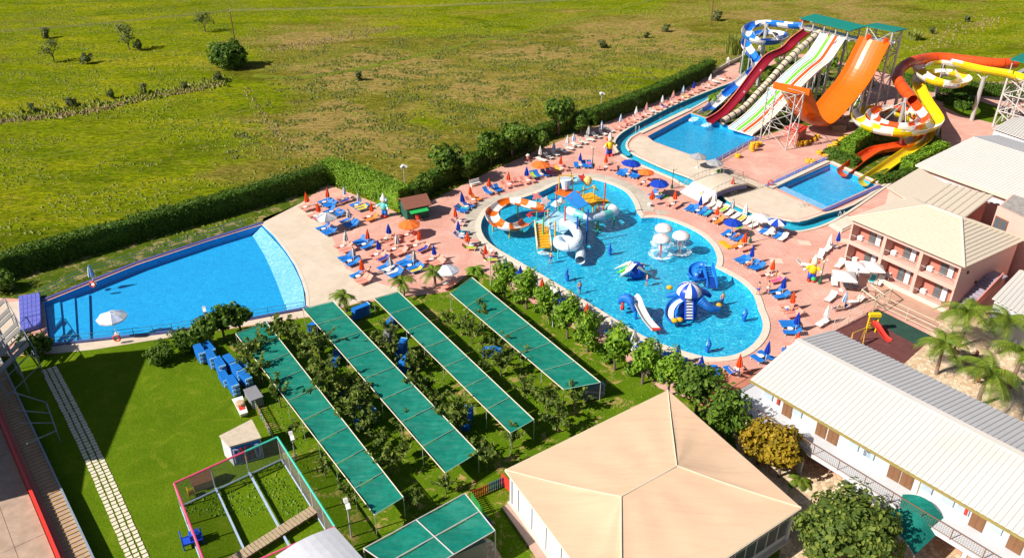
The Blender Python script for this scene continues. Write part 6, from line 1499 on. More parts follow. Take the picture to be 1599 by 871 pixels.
mb = MB().strip([Q(0, run + 6, top), Q(0, run + 8.5, .05)], [Q(wid, run + 6, top), Q(wid, run + 8.5, .05)], .3); part('ramp', mb, 'beige', t)
for e in (0, wid):
    mb = MB(); prof = [(0, .9)] + [(run * .5, .55 + top)] + [(b, z + .95) for b, z in pts] + [(run + 8.5, .95)]
    mb.path([Q(e, b, z) for b, z in prof], .04, 5); 
    for b, z in prof: mb.tube(Q(e, b, max(0, z - .95)), Q(e, b, z), .03, 5)
    part('handrail', mb, 'steel', t)
    part('parapet_tile', MB().strip([Q(e, b, z - .28) for b, z in pts], [Q(e + (.04 if e else -.04), b, z - .28) for b, z in pts], .5), 'purpletile', t)
# ---- rafts
def raft(c, r=.5, m='gyellow'):
    mb = MB(); n = 16; m_ = 6; vs = []
    for i in range(n):
        a = 2 * math.pi * i / n
        for j in range(m_): b = 2 * math.pi * j / m_; q = r - .16 + .16 * math.cos(b); vs.append((c.x + q * math.cos(a), c.y + q * math.sin(a), c.z + .16 + .16 * math.sin(b)))
    mb.add(vs, [(i * m_ + j, ((i + 1) % n) * m_ + j, ((i + 1) % n) * m_ + (j + 1) % m_, i * m_ + (j + 1) % m_) for i in range(n) for j in range(m_)])
    return mb
def rafts(l, lb, group):
    for x, y, k in l:
        for i in range(k): p = P(x, y) + Vector((gr.uniform(-.06, .06), gr.uniform(-.06, .06), .3 * i + .012)); tag(part('tube_raft', raft(p), 'gyellow', smooth=True), lb, 'raft', group)
rafts([(1152, 246, 2), (1174, 236, 5), (1180, 230, 3), (1185, 227, 2)], 'yellow inflatable ring stacked by the slide pool wall', 'rafts by the slide pool wall')
rafts([(1248, 228, 3), (1256, 227, 3), (1262, 224, 2), (1270, 220, 2), (1276, 216, 2)], 'yellow inflatable ring piled behind the red shed', 'rafts behind the red shed')
rafts([(1279, 241, 2), (1288, 244, 1), (1262, 254, 2), (1268, 255, 2), (1296, 232, 2), (1304, 227, 2), (1312, 220, 2), (1320, 216, 2)], 'yellow inflatable ring piled along the trimmed hedge', 'rafts along the trimmed hedge')
# ---- red pump shed under the end wall
q = px([(1222, 222), (1236, 214), (1256, 220), (1243, 229)]); t = thing('pump_shed', 'small red shed under the orange half pipe end tower', 'shed', q[0]); cen = sum(q, Vector()) / 4
part('wall', MB().extr([(p.x, p.y) for p in q], 0, 2.4), 'redwall', t); part('roof', MB().extr([(p.x, p.y) for p in grow(q, 1.12)], 2.4, 2.55), 'red', t); part('tarp', MB().extr([(p.x, p.y) for p in grow(q, .7)], 2.55, 2.7), gm('tarp', (.5, .08, .06), .6), t)
t = thing('shade_stall', 'grey thatched stall below the striped parasol', 'stall', P(1307, 205)); q = P(1308, 203)
part('counter', MB().box((q.x, q.y, .5), (2.4, 1.4, 1.0)), 'wood', t); part('roof', MB().lathe([(1.6, 1.9), (.1, 2.6)], 8, (q.x + 2.2, q.y, 0)), gm('thatch', (.30, .27, .22), .9), t)
part('post', MB().tube((q.x + 2.2, q.y, 0), (q.x + 2.2, q.y, 2.0), .06, 6), 'wood', t)
# ---- kiosk
q = px([(625, 333), (637, 346), (664, 333), (650, 322)]); t = thing('kiosk', 'green timber kiosk with red brown gable roof', 'kiosk', q[1]); cen = sum(q, Vector()) / 4
kf = frame_of(q[0], q[1]); kd = (q[3] - q[0]).length
part('wall', MB().fbox(kf, 0, kf.len, -kd, 0, 0, 2.1), gm('kioskgreen', (.012, .10, .07), .6), t)
for i in range(9): part('board', MB().fbox(kf, kf.len * i / 9 + .02, kf.len * (i + 1) / 9 - .02, .003, .03, .05, 2.05), gm('kioskgreen', (.012, .10, .07), .6), t)
K = lambda a, b, z: Vector(kf(a, b, z)); m2 = kf.len / 2; MT['kroof'] = mat('red brown roof boards', (.24, .09, .06), .7, .2, 3)
part('roof', MB().strip([K(-.3, .4, 1.95), K(m2, .4, 2.95)], [K(-.3, -kd - .4, 1.95), K(m2, -kd - .4, 2.95)], .1), 'kroof', t); part('roof', MB().strip([K(kf.len + .3, .4, 1.95), K(m2, .4, 2.95)], [K(kf.len + .3, -kd - .4, 1.95), K(m2, -kd - .4, 2.95)], .1), 'kroof', t)
for n0 in (.003, -kd): part('gable', MB().add([K(0, n0, 2.1), K(kf.len, n0, 2.1), K(m2, n0, 2.85)], [(0, 1, 2)]), gm('kioskgreen', (.012, .10, .07), .6), t)
part('serving_flap', MB().strip([K(kf.len + .02, -.2, 1.75), K(kf.len + .9, -.2, 1.45)], [K(kf.len + .02, -kd + .3, 1.75), K(kf.len + .9, -kd + .3, 1.45)], .05), 'green', t)
def chair(p, m, lb, rz=0, cat='chair'):
    t = thing('chair', lb, cat, p, None, rz); part('seat', MB().box((0, 0, .43), (.48, .48, .05)), m, t, local=True); part('backrest', MB().box((-.22, 0, .72), (.05, .48, .55)), m, t, local=True)
    for a in (-1, 1):
        for b in (-1, 1): part('leg', MB().box((a * .2, b * .2, .21), (.05, .05, .42)), m, t, local=True)
    for b in (-1, 1): part('armrest', MB().box((0, b * .24, .64), (.46, .05, .04)), m, t, local=True)
    return t
chair(P(653, 345), 'red', 'red plastic armchair beside the green kiosk', 1.2); chair(P(665, 337), 'bluewhite', 'white plastic armchair beside the green kiosk', .4)
t = thing('bench', 'white park bench under the boundary trees', 'bench', P(742, 290), None, R(35)); part('seat', MB().box((0, 0, .45), (1.7, .45, .06)), 'white', t, local=True); part('backrest', MB().box((0, .24, .75), (1.7, .06, .5)), 'white', t, local=True)
for a in (-.7, .7): part('leg', MB().box((a, 0, .21), (.08, .4, .42)), 'white', t, local=True)
for x, y, lb, m_ in ((824, 250, 'pink round litter bin under the boundary trees', 'pink_l'), (1094, 308, 'small ice cream shaped bin by the bridge steps', 'gyellow')):
    p = P(x, y); t = thing('litter_bin', lb, 'bin', p); part('body', MB().lathe([(.22, 0), (.32, .8)], 12, p), m_, t); part('lid', MB().lathe([(.34, .8), (.3, .95), (.05, 1.08)], 12, p), 'white', t)
p = P(1133, 383); t = tag(part('rescue_board', MB().box((p.x, p.y, .1), (.9, 2.2, .08), R(20)).box((p.x, p.y, .16), (.6, 1.8, .05), R(20)), 'gyellow'), 'yellow rescue board lying by the lagoon kerb', 'board')
for i, (x, y) in enumerate(((1154, 354), (1040, 307), (657, 383), (1122, 267))):
    p = P(x, y); tag(part('floor_mat', MB().box((p.x, p.y, .025), (1.2, .8, .02), R(40)).box((p.x, p.y, .037), (1.1, .06, .02), R(40)), gm('matgreen', (.18, .50, .03), .8)), 'small bright green floor mat on the paving', 'mat', 'green floor mats')

# ---- people
def body(joints, edges, radii, root):
    me = bpy.data.meshes.new('body'); me.from_pydata(joints, edges, []); o = bpy.data.objects.new('body', me); COL.objects.link(o)
    md = o.modifiers.new('skin', 'SKIN'); ss = o.modifiers.new('sub', 'SUBSURF'); ss.levels = 1
    for i, r in enumerate(radii): me.skin_vertices[0].data[i].radius = (r, r)
    me.skin_vertices[0].data[root].use_root = True
    dg = bpy.context.evaluated_depsgraph_get(); m2 = bpy.data.meshes.new_from_object(o.evaluated_get(dg)); bpy.data.objects.remove(o); m2.materials.clear(); m2.materials.append(MT['skin'])
    m2.polygons.foreach_set('use_smooth', [True] * len(m2.polygons)); return m2
Jst = [(0, 0, .95), (0, 0, 1.2), (0, 0, 1.42), (0, 0, 1.52), (0, .02, 1.64), (0, .01, 1.74), (.2, 0, 1.40), (.26, .02, 1.12), (.24, .12, .9), (-.2, 0, 1.40), (-.27, 0, 1.12), (-.26, .08, .88), (.1, 0, .88), (.12, .05, .5), (.12, -.02, .09), (.12, .12, .04), (-.1, 0, .88), (-.12, -.02, .5), (-.14, -.16, .1), (-.14, -.03, .04)]
Jed = [(0, 1), (1, 2), (2, 3), (3, 4), (4, 5), (2, 6), (6, 7), (7, 8), (2, 9), (9, 10), (10, 11), (0, 12), (12, 13), (13, 14), (14, 15), (0, 16), (16, 17), (17, 18), (18, 19)]
Jr = [.14, .13, .14, .055, .09, .085, .06, .045, .04, .06, .045, .04, .09, .065, .045, .035, .09, .065, .045, .035]
st_me = body(Jst, Jed, Jr, 0)
Jl = [(.05, 0, .5), (-.02, 0, .5)] # lying along +x head
Jl = [(0, 0, .48), (.25, 0, .52), (.45, 0, .66), (.52, 0, .73), (.62, 0, .84), (.70, 0, .90), (.42, .2, .62), (.2, .3, .50), (0, .26, .46), (.42, -.2, .62), (.2, -.3, .50), (0, -.26, .46), (-.08, .1, .47), (-.45, .14, .60), (-.85, .13, .44), (-.92, .13, .52), (-.08, -.1, .47), (-.48, -.13, .48), (-.9, -.13, .43), (-.95, -.13, .53)]
ly_me = body(Jl, Jed, Jr, 0)
def person(loc, rz, lb, lying=False, cloth='royal', hair='dark', group=None):
    t = thing('person', lb, 'person', loc, group, rz); o = bpy.data.objects.new('body', ly_me if lying else st_me); COL.objects.link(o); o.parent = t
    if lying: part('swimwear', MB().ball((-.05, 0, .49), .18, 10, 6, (1, 1, .9)), cloth, t, local=True, smooth=True); part('hair', MB().ball((.69, 0, .9), .115, 8, 5), hair, t, local=True, smooth=True)
    else: part('swimwear', MB().lathe([(.15, .74), (.19, .84), (.185, .95), (.15, 1.02)], 12), cloth, t, local=True, smooth=True); part('hair', MB().ball((0, -.02, 1.73), .115, 8, 5), hair, t, local=True, smooth=True)
p = P(1183, 461); person((p.x, p.y, .006), R(-60), 'person in dark swimwear walking on the lagoon apron')
p = P(1198, 459); person((p.x, p.y, .006), R(-70), 'person in white swimwear walking just ahead beside the pink loungers', cloth='white')
p = P(1293, 60, 13.35); person((p.x, p.y, 13.0), R(-120), 'person standing at the top of the striped lane slide', cloth='red')
for x, y, az, lb, c in ((1150, 373, 42, 'person lying on a blue lounger under the open blue parasol by the lagoon', 'red'), (1033, 308, 50, 'person resting under the open blue parasol by the river steps', 'green'), (1229, 489, 8, 'person lying on a pink lounger near the hotel side of the lagoon', 'royal'), (1146, 587, 285, 'person lying on a pink lounger between lagoon and long hotel wing', 'royal'), (1340, 470, 20, 'person lying on colourful towels in front of the pink hotel', 'starpink'), (1330, 430, 60, 'person lying below the square white parasols', 'royal'), (606, 379, 42, 'person lying on a pink lounger below the blue parasol on the terrace', 'dark'), (572, 430, 42, 'person lying on the terrace loungers close to the young palms', 'red'), (770, 303, 130, 'person lying on a blue lounger by the boundary trees', 'gyellow'), (985, 273, 58, 'person lying beneath the open blue parasol at the river bend', 'red'), (1205, 436, 28, 'person lying on a pink lounger by the lagoon kerb', 'white'), (1310, 485, 20, 'person lying under the light blue folded parasol by the playground', 'dark'), (1168, 418, 34, 'person lying on a blue lounger near the yellow rescue board', 'red')):
    p = P(x, y); person((p.x, p.y, 0), R(az), lb, True, c)
for x, y, lb in ((905, 452, 'swimmer standing waist deep near the white tube outlet'), (1128, 470, 'swimmer standing waist deep beside the octopus slide'), (1010, 440, 'swimmer standing waist deep beside the spotted dome'), (860, 405, 'swimmer standing waist deep below the yellow stair')):
    p = P(x, y, WZ); person((p.x, p.y, -.74), x, lb)
# ---- painted figure statues (generic)
def statue(x, y, h, cols, lb, rz=0):
    p = P(x, y); t = thing('figure_statue', lb, 'statue', p, None, rz); k = h / 2.6; sh, tr_, hd, hr = cols
    for e in (-1, 1):
        part('shoe', MB().ball((.12 * k, e * .24 * k, .12 * k), .26 * k, 10, 6, (1.5, .8, .55)), 'red', t, local=True, smooth=True)
        part('trouser_leg', MB().tube((0, e * .2 * k, .15 * k), (0, e * .16 * k, 1.0 * k), .2 * k, 10, .24 * k), tr_, t, local=True, smooth=True)
        part('arm', MB().tube((0, e * .36 * k, 1.65 * k), (.25 * k, e * .75 * k, 1.35 * k), .16 * k, 8, .13 * k), sh, t, local=True, smooth=True); part('hand', MB().ball((.28 * k, e * .8 * k, 1.32 * k), .17 * k, 8, 5), 'white', t, local=True, smooth=True)
        part('hair_tuft', MB().ball((-.05 * k, e * .36 * k, 2.2 * k), .2 * k, 8, 5), hr, t, local=True, smooth=True)
    part('torso', MB().lathe([(.36 * k, .95 * k), (.42 * k, 1.2 * k), (.4 * k, 1.6 * k), (.2 * k, 1.85 * k)], 12), sh, t, local=True, smooth=True); part('bib', MB().ball((.2 * k, 0, 1.3 * k), .3 * k, 10, 6, (.7, 1, 1.1)), tr_, t, local=True, smooth=True)
    part('head', MB().ball((0, 0, 2.15 * k), .36 * k, 12, 8), hd, t, local=True, smooth=True); part('hat', MB().lathe([(.3 * k, 2.38 * k), (.16 * k, 2.75 * k), (.03 * k, 3.05 * k)], 10), 'white', t, local=True)
statue(951, 243, 3.4, ('yellow', 'royal', 'cream', 'redorange'), 'tall painted clown statue in yellow shirt and blue overalls at the river bend', R(-70))
statue(1266, 438, 3.0, ('yellow', 'royal', 'cream', 'orange'), 'painted clown statue with a green ball by the pink hotel loungers', R(-110))
statue(601, 338, 3.0, ('teal', 'blue', 'cream', 'sky'), 'painted figure statue in blue and red in front of the bright hedge', R(-120))
p = P(1272, 428, 1.0); tag(part('toy_ball', MB().ball((p.x, p.y, .35), .32, 10, 6), 'green', smooth=True), 'green ball at the feet of the clown statue', 'ball')
# ================================================================== shade nets
SN = [((368, 521), (416, 503), (630, 776), (585, 804), 9), ((473, 482), (520, 470), (747, 706), (695, 738), 8), ((584, 466), (622, 455), (834, 655), (797, 676), 7), ((703, 458), (737, 433), (938, 597), (880, 608), 6)]
LBN = ('long green shade net row nearest the lawn', 'green shade net row second from the lawn', 'green shade net row with a darker upper end', 'green shade net row nearest the lagoon')
MT['netdark'] = clothmat('dark green shade net', (.005, .19, .14), .15)
def net(q, n, lb, zs=2.2, dark=()):
    c = [P(x, y, zs) for x, y in q]; t = thing('shade_net', lb, 'shade net', (c[0].x, c[0].y, 0), 'green shade nets'); g = random.Random(n)
    for k in range(n):
        s0, s1 = k / n + .003, (k + 1) / n - .003; vs = []; m = 6
        ph = g.uniform(.10, .22)
        for i in range(m + 1):
            for j in range(m + 1):
                s = s0 + (s1 - s0) * i / m; p = c[0].lerp(c[3], s).lerp(c[1].lerp(c[2], s), j / m); vs.append(p - Vector((0, 0, ph * math.sin(math.pi * i / m) * (.4 + .6 * math.sin(math.pi * j / m)) + .03 * g.random())))
        part('net_panel', MB().add(vs, [(i * (m + 1) + j, i * (m + 1) + j + 1, (i + 1) * (m + 1) + j + 1, (i + 1) * (m + 1) + j) for i in range(m) for j in range(m)]), 'netdark' if k in dark else 'netgreen', t, smooth=True)
    for k in range(n + 1):
        a, b = c[0].lerp(c[3], k / n), c[1].lerp(c[2], k / n); part('batten', MB().tube(a + Vector((0, 0, .02)), b + Vector((0, 0, .02)), .035, 5), gm('battengreen', (.25, .45, .36), .5), t)
        for e in (a, b): part('post', MB().tube((e.x, e.y, 0), e, .03, 6), 'steel', t)
    for a, b in ((c[0], c[3]), (c[1], c[2])): part('edge_rail', MB().tube(a + Vector((0, 0, .01)), b + Vector((0, 0, .01)), .045, 5), 'cream', t)
for (a, b, c, d, n), lb, dk in zip(SN, LBN, ((), (), (0, 1), ())): net((a, b, c, d), n, lb, dark=dk)
# square green canopy beside the pavilion
q = [(568, 856), (726, 770), (773, 828), (640, 905)]; c = [P(x, y, 2.8) for x, y in q]; t = thing('shade_canopy', 'square green canopy of four net panels beside the picket fence', 'canopy', (c[0].x, c[0].y, 0))
for i in range(2):
    for j in range(2):
        f = lambda s, r: c[0].lerp(c[1], s).lerp(c[3].lerp(c[2], s), r); vs = []
        for a in range(6):
            for b in range(6): s, r = (i + .01 + .98 * a / 5) / 2, (j + .01 + .98 * b / 5) / 2; vs.append(f(s, r) - Vector((0, 0, .10 * math.sin(math.pi * a / 5))))
        part('net_panel', MB().add(vs, [(a * 6 + b, a * 6 + b + 1, (a + 1) * 6 + b + 1, (a + 1) * 6 + b) for a in range(5) for b in range(5)]), 'netgreen', t, smooth=True)
for a, b in ((f(.5, 0), f(.5, 1)), (f(0, .5), f(1, .5)), (c[0], c[1]), (c[1], c[2]), (c[2], c[3]), (c[3], c[0])): part('frame_bar', MB().tube(a + Vector((0, 0, .02)), b + Vector((0, 0, .02)), .05, 5), 'whitesteel', t)
for p in c: part('post', MB().tube((p.x, p.y, 0), p, .06, 6), 'whitesteel', t)
t = thing('storage_hut', 'grey timber hut under the square green canopy', 'hut', P(690, 850)); k = [P(x, y) for x, y in ((655, 880), (742, 858), (760, 878), (700, 905))]
part('wall', MB().extr([(p.x, p.y) for p in k], 0, 2.2), gm('greywood', (.24, .22, .20), .8), t); kf = frame_of(k[3], k[2])
struct('hut_path', sheet_mb(px([(745, 830), (770, 845), (800, 900), (740, 900)]), (), .004), 'crazy', fix=False)
# ---- picket fences
def pickets(l, cols, lb, h=1.0, gapm=.2, name='picket_fence'):
    pts = px(l); t = thing(name, lb, 'fence', pts[0]); i = 0
    for a, b in zip(pts[:-1], pts[1:]):
        k = int((b - a).length / gapm); d = math.atan2((b - a).y, (b - a).x)
        for z in (.25, .8): part('rail', MB().tube(a + Vector((0, 0, z)), b + Vector((0, 0, z)), .03, 4), 'dark', t)
        for j in range(k):
            p = a.lerp(b, (j + .5) / k); mb = MB().box((p.x, p.y, h / 2), (.12, .03, h), d); part('picket', mb, cols[(i // 1) % len(cols)] if len(cols) < 5 else cols[i % len(cols)], t); i += 1
pickets([(736, 781), (790, 757)], ['red'] * 5 + ['red', 'red', 'red', 'royal', 'royal', 'royal', 'royal', 'royal', 'royal', 'royal', 'royal'], 'red and blue picket fence joining the pavilion')
pickets([(736, 781), (758, 815)], ['green'], 'green picket fence beside the square green canopy')
pickets([(758, 815), (770, 832)], ['royal'], 'dark blue picket fence under the canopy corner')
p0, p1 = P(788, 757), P(792, 766); tag(part('gate_panel', MB().box(((p0 + p1) / 2 + Vector((0, 0, .6))), (.06, 1.2, 1.2), R(35)).box(((p0 + p1) / 2 + Vector((.05, 0, .6))), (.06, 1.3, .08), R(35)), 'red'), 'red gate panel at the pavilion corner', 'gate')
pickets([(375, 590), (395, 628), (412, 660), (428, 690)], ['red', 'white', 'royal', 'white', 'green', 'gyellow', 'white'], 'multicoloured low picket fence beside the stacked loungers', .9, .3)
# ---- stacked loungers
def stack_proto(n, m='blue_l'):
    t = thing('lounger_stack', '', 'lounger stack')
    for i in range(n):
        mb = MB(); z = .25 + .15 * i; dx = .05 * (i % 3)
        for k in range(10): mb.box((-.9 + .19 * k + dx, 0, z), (.16, .66, .035))
        for e in (-1, 1): mb.box((dx, e * .33, z), (1.95, .05, .05))
        for x in (-.75, .7):
            for e in (-1, 1): mb.box((x + dx, e * .3, z - .1), (.06, .05, .2))
        o_ = part('lounger', mb, m, t, local=True)
        fm = MB()
        fm.box((.97 + dx, 0, z + .03), (.08, .7, .05))
        part('end_bar', fm, 'sky', o_, local=True)  # pale blue bars stand in for sky reflected along the stack
    return t
SK = Place(stack_proto(9)); SKg = Place(stack_proto(9, 'grey_l')); SK5 = Place(stack_proto(6))
for i, (x, y, rz, k) in enumerate(((315, 562, -55, SK), (332, 570, -55, SK), (346, 582, -55, SK), (352, 598, -55, SK5), (366, 612, -55, SK), (328, 552, -50, SK5), (362, 578, -50, SK), (382, 578, -50, SK5), (372, 590, -50, SK), (385, 602, -50, SK))):
    p = P(x, y); k((p.x, p.y, 0), R(rz), 'stack of blue plastic loungers stored beside the coloured picket fence', 'lounger stacks by the picket fence')
for i, (x, y, rz, k, lb) in enumerate(((550, 634, -10, SK, 'stack of blue loungers between the lawn side nets'), (571, 664, 40, SK, 'stack of blue loungers in the shade below the fruit trees'), (526, 566, 80, SK5, 'small stack of blue loungers against the second net row'), (494, 515, 60, SK5, 'small stack of blue loungers at the upper end of the second net'), (564, 496, 40, SK, 'stack of blue loungers behind the second net row'), (608, 532, 80, SKg, 'stack of grey loungers in the gap behind the second net'), (628, 555, 80, SK, 'stack of blue loungers in the middle of the orchard'), (634, 578, 70, SK, 'stack of blue loungers next to another stack in mid orchard'), (614, 508, 70, SK5, 'small stack of blue loungers by the dark net end'), (768, 556, 10, SK5, 'small stack of blue loungers under the lagoon side trees'), (730, 664, 80, SK, 'stack of blue loungers hidden behind fruit trees by the third net'), (925, 622, 20, SKg, 'stack of grey loungers at the end of the lagoon side net'), (1010, 490, 0, None, ''))):
    if k: p = P(x, y); k((p.x, p.y, 0), R(rz), lb, 'lounger stacks in the orchard')
p = P(398, 627); tag(part('storage_box', MB().box((p.x, p.y, .5), (1.1, 2.0, .95), R(35)).box((p.x, p.y, 1.0), (1.2, 2.1, .08), R(35)), 'grey_l'), 'grey storage chest at the end of the lounger stacks', 'box')
# ---- toy boat and graffiti cabin
p = P(377, 640); t = thing('toy_boat', 'white ride-on toy boat beside the coloured pickets', 'toy', p, None, R(-60)); part('hull', MB().hexa([Vector(k) for k in ((-1.2, -.35, 0), (1.0, -.3, 0), (1.0, .3, 0), (-1.2, .35, 0), (-1.3, -.5, .6), (1.4, -.35, .6), (1.4, .35, .6), (-1.3, .5, .6))]), 'white', t, local=True); part('seat', MB().lathe([(.4, .6), (.42, .9), (.3, .95)], 10), gm('tan', (.55, .38, .24), .6), t, local=True); part('stripe', MB().box((.5, 0, .62), (.6, .5, .06)), 'red', t, local=True)
q = px([(345, 712), (355, 722), (408, 700), (398, 678)]); 
c = [P(342, 680, 2.2), P(358, 697, 2.2), P(408, 683, 2.2), P(393, 654, 2.2)]
t = thing('graffiti_cabin', 'small white cabin with blue graffiti and weathered flat roof', 'cabin', (c[1].x, c[1].y, 0)); cen = sum(c, Vector()) / 4
part('wall', MB().extr([(p.x, p.y) for p in grow(c, .95)], 0, 2.1), 'whitewall', t); part('roof', MB().extr([(p.x, p.y) for p in c], 2.1, 2.2), gm('cabinroof', (.52, .44, .34), .85, .2, 2, dirt=(.35, .28, .22)), t)
c2 = grow(c, .95); wf = frame_of(c2[1], c2[2]); g = random.Random(4)
def bub(u, z, r, sc_=(1, 1)): # flat painted letter blobs
    mb = MB(); n = 12; return mb.add([wf(u + r * sc_[0] * math.cos(6.283 * i / n), .012, z + r * sc_[1] * math.sin(6.283 * i / n)) for i in range(n)], [tuple(range(n))])
L5 = wf.len
part('graffiti_ground', MB().fbox(wf, .08, L5 - .08, .003, .008, .1, 2.0), 'blue', t)
for k, ch in enumerate('PXAO'):
    u0 = L5 * (.07 + .225 * k); mb = MB(); w_, h_ = L5 * .19, 1.45; z0 = .3
    S_ = {'P': [((.1, 0), (.1, 1)), ((.1, .95), (.85, .95)), ((.85, .95), (.9, .5)), ((.9, .5), (.1, .45))], 'X': [((.05, 0), (.95, 1)), ((.05, 1), (.95, 0))], 'A': [((.0, 0), (.5, 1)), ((.5, 1), (1, 0)), ((.2, .4), (.8, .4))], 'O': [((.2, .05), (.05, .5)), ((.05, .5), (.25, .95)), ((.25, .95), (.75, .95)), ((.75, .95), (.95, .5)), ((.95, .5), (.75, .05)), ((.75, .05), (.2, .05))]}[ch]
    for (a, b), (e, f_) in S_: mb.tube(wf(u0 + w_ * a, .02, z0 + h_ * b), wf(u0 + w_ * e, .02, z0 + h_ * f_), .09, 5)
    part('graffiti_stroke', mb, (gm('lilac', (.42, .40, .62), .6), 'red', 'maroon', gm('lilac', (.42, .40, .62), .6))[k], t); part('graffiti_fill', bub(u0 + w_ * .5, z0 + h_ * .5, w_ * .33, (1, 1.1)), ('black', 'gyellow', 'sky', 'royal')[k], t, fix=False)
# ---- netted bungee pen
def pxh(l, z): return [P(x, y, z) for x, y in l]
T0, T1 = P(272, 754, 2.6), P(433, 682, 2.6); T2 = P(523, 822, 2.6); T3 = P(330, 905, 2.6)
t = thing('net_pen', 'rectangular netted play pen with coloured top rails around grass plots', 'play pen', (T0.x, T0.y, 0))
c = [T0, T1, T2, T3]
def net_mat():
    m, n, b = nt('fine grey netting'); b.inputs['Base Color'].default_value = (.22, .19, .18, 1); b.inputs['Roughness'].default_value = .9
    tr = n.nodes.new('ShaderNodeBsdfTransparent'); mx = n.nodes.new('ShaderNodeMixShader'); mx.inputs[0].default_value = .42
    n.links.new(tr.outputs[0], mx.inputs[1]); n.links.new(b.outputs[0], mx.inputs[2]); n.links.new(mx.outputs[0], n.nodes['Material Output'].inputs[0]); return m
MT['net'] = net_mat(); MT['railpink'] = mat('pink padded rail', (.72, .08, .18), .6, .2, 3); MT['railgreen'] = mat('aqua padded rail', (.05, .52, .38), .6, .2, 3)
for i in range(4):
    a, b = c[i], c[(i + 1) % 4]; k = (3, 5, 3, 5)[i]
    for j in range(k):
        p, q = a.lerp(b, j / k), a.lerp(b, (j + 1) / k)
        if i != 2 and not (i == 1 and False): part('net', MB().add([p, q, (q.x, q.y, .05), (p.x, p.y, .05)], [(0, 1, 2, 3)]), 'net', t, fix=False)
        part('post', MB().tube((p.x, p.y, 0), p, .06, 6), 'steel', t)
        part('padded_rail', MB().tube(p, q, .085, 6), ('railpink' if (i == 0 and j < 2) or (i == 3) else 'railgreen') if i != 2 else 'railpink', t)
    part('ground_beam', MB().tube((a.x, a.y, .12), (b.x, b.y, .12), .07, 5), gm('paleblue', (.35, .45, .62), .5), t)
gi = [Vector((p.x, p.y, 0)) for p in c]
for s in (1 / 3, 2 / 3):
    a, b = gi[0].lerp(gi[1], s), gi[3].lerp(gi[2], s); part('floor_beam', MB().box((a + b) / 2 + Vector((0, 0, .35)), ((b - a).length, .16, .14), math.atan2((b - a).y, (b - a).x)), gm('paleblue', (.35, .45, .62), .5), t)
# planked walkway across the pen
a, b = gi[0].lerp(gi[3], .78), gi[1].lerp(gi[2], .62); a.z = b.z = .55; d = b - a; rz = math.atan2(d.y, d.x); n = 30
wk = thing('plank_walkway', 'weathered plank walkway crossing the netted pen', 'walkway', (a.x, a.y, 0))
for i in range(n): p = a.lerp(b, (i + .5) / n); part('plank', MB().box(p + Vector((0, 0, .02 * gr.random())), (d.length / n * .82, .95, .05), rz + gr.uniform(-.03, .03)), 'wood', wk)
for e in (-.4, .4): part('joist', MB().box((a + b) / 2 + Vector((-d.y, d.x, 0)).normalized() * e - Vector((0, 0, .11)), (d.length, .1, .12), rz), 'brownwood', wk)
for s in (.02, .98): p = a.lerp(b, s); part('foot', MB().box((p.x, p.y, .2), (.2, .8, .4), rz), 'brownwood', wk)
# cottage models inside and junk
p = P(318, 757); o = thing('model_house', 'small wooden model cottage lying behind the pen net', 'model', p, None, R(30)); part('body', MB().box((0, 0, .4), (1.6, 1.0, .8)), gm('palewood', (.48, .36, .24), .8), o, local=True); part('roof', MB().add([(-.9, -.65, .8), (.9, -.65, .8), (.9, .65, .8), (-.9, .65, .8), (-.9, 0, 1.4), (.9, 0, 1.4)], [(0, 1, 5, 4), (2, 3, 4, 5), (0, 4, 3), (1, 2, 5)]), 'brownwood', o, local=True)
p = P(300, 775); chair(p, 'gyellow', 'low yellow ride-on seat beside the pen corner', .6, 'seat')
p = P(302, 848); o = thing('winch_cart', 'blue steel winch cart at the pen corner', 'cart', p, None, R(30)); part('frame', MB().box((0, 0, .5), (1.5, .9, .1)).tube((-.7, -.4, 0), (-.7, -.4, 1.3), .05).tube((-.7, .4, 0), (-.7, .4, 1.3), .05).tube((-.7, -.4, 1.3), (-.7, .4, 1.3), .05).tube((.7, -.4, 0), (.7, -.4, .9), .05).tube((.7, .4, 0), (.7, .4, .9), .05), 'royal', o, local=True); part('motor', MB().box((.2, 0, .8), (.7, .6, .5)), 'royal', o, local=True)
def pentest(x, y, z): return inpoly((x, y), [gi[0], gi[1], gi[2], gi[3]]) and noise.noise(Vector((x * .8, y * .8, 9))) > -.2
tufts('rough_grass', 9000, 'lf_lawn', pentest, .08, .22, 8, -30, -5, 45, 65, 'rough grass growing inside the netted pen')
# grey shed roof at the frame edge
c = [P(430, 868, 2.9), P(523, 822, 2.9), P(575, 880, 2.9), P(500, 940, 2.9)]; t = thing('grey_shed', 'grey sheet roofed shed beside the netted pen', 'shed', (c[1].x, c[1].y, 0)); cen = sum(c, Vector()) / 4
mb = MB(); vs = []
for i in range(9):
    for j in range(2): s = i / 8; p = c[0].lerp(c[1], s).lerp(c[3].lerp(c[2], s), j); vs.append(p + Vector((0, 0, .35 * math.sin(math.pi * s))))
mb.add(vs, [(2 * i, 2 * i + 1, 2 * i + 3, 2 * i + 2) for i in range(8)]); part('roof', mb, gm('palegrey', (.52, .53, .58), .5, .1), t); part('wall', MB().extr([(p.x, p.y) for p in grow(c, .94)], 0, 2.85), gm('palegrey', (.52, .53, .58), .5, .1), t)
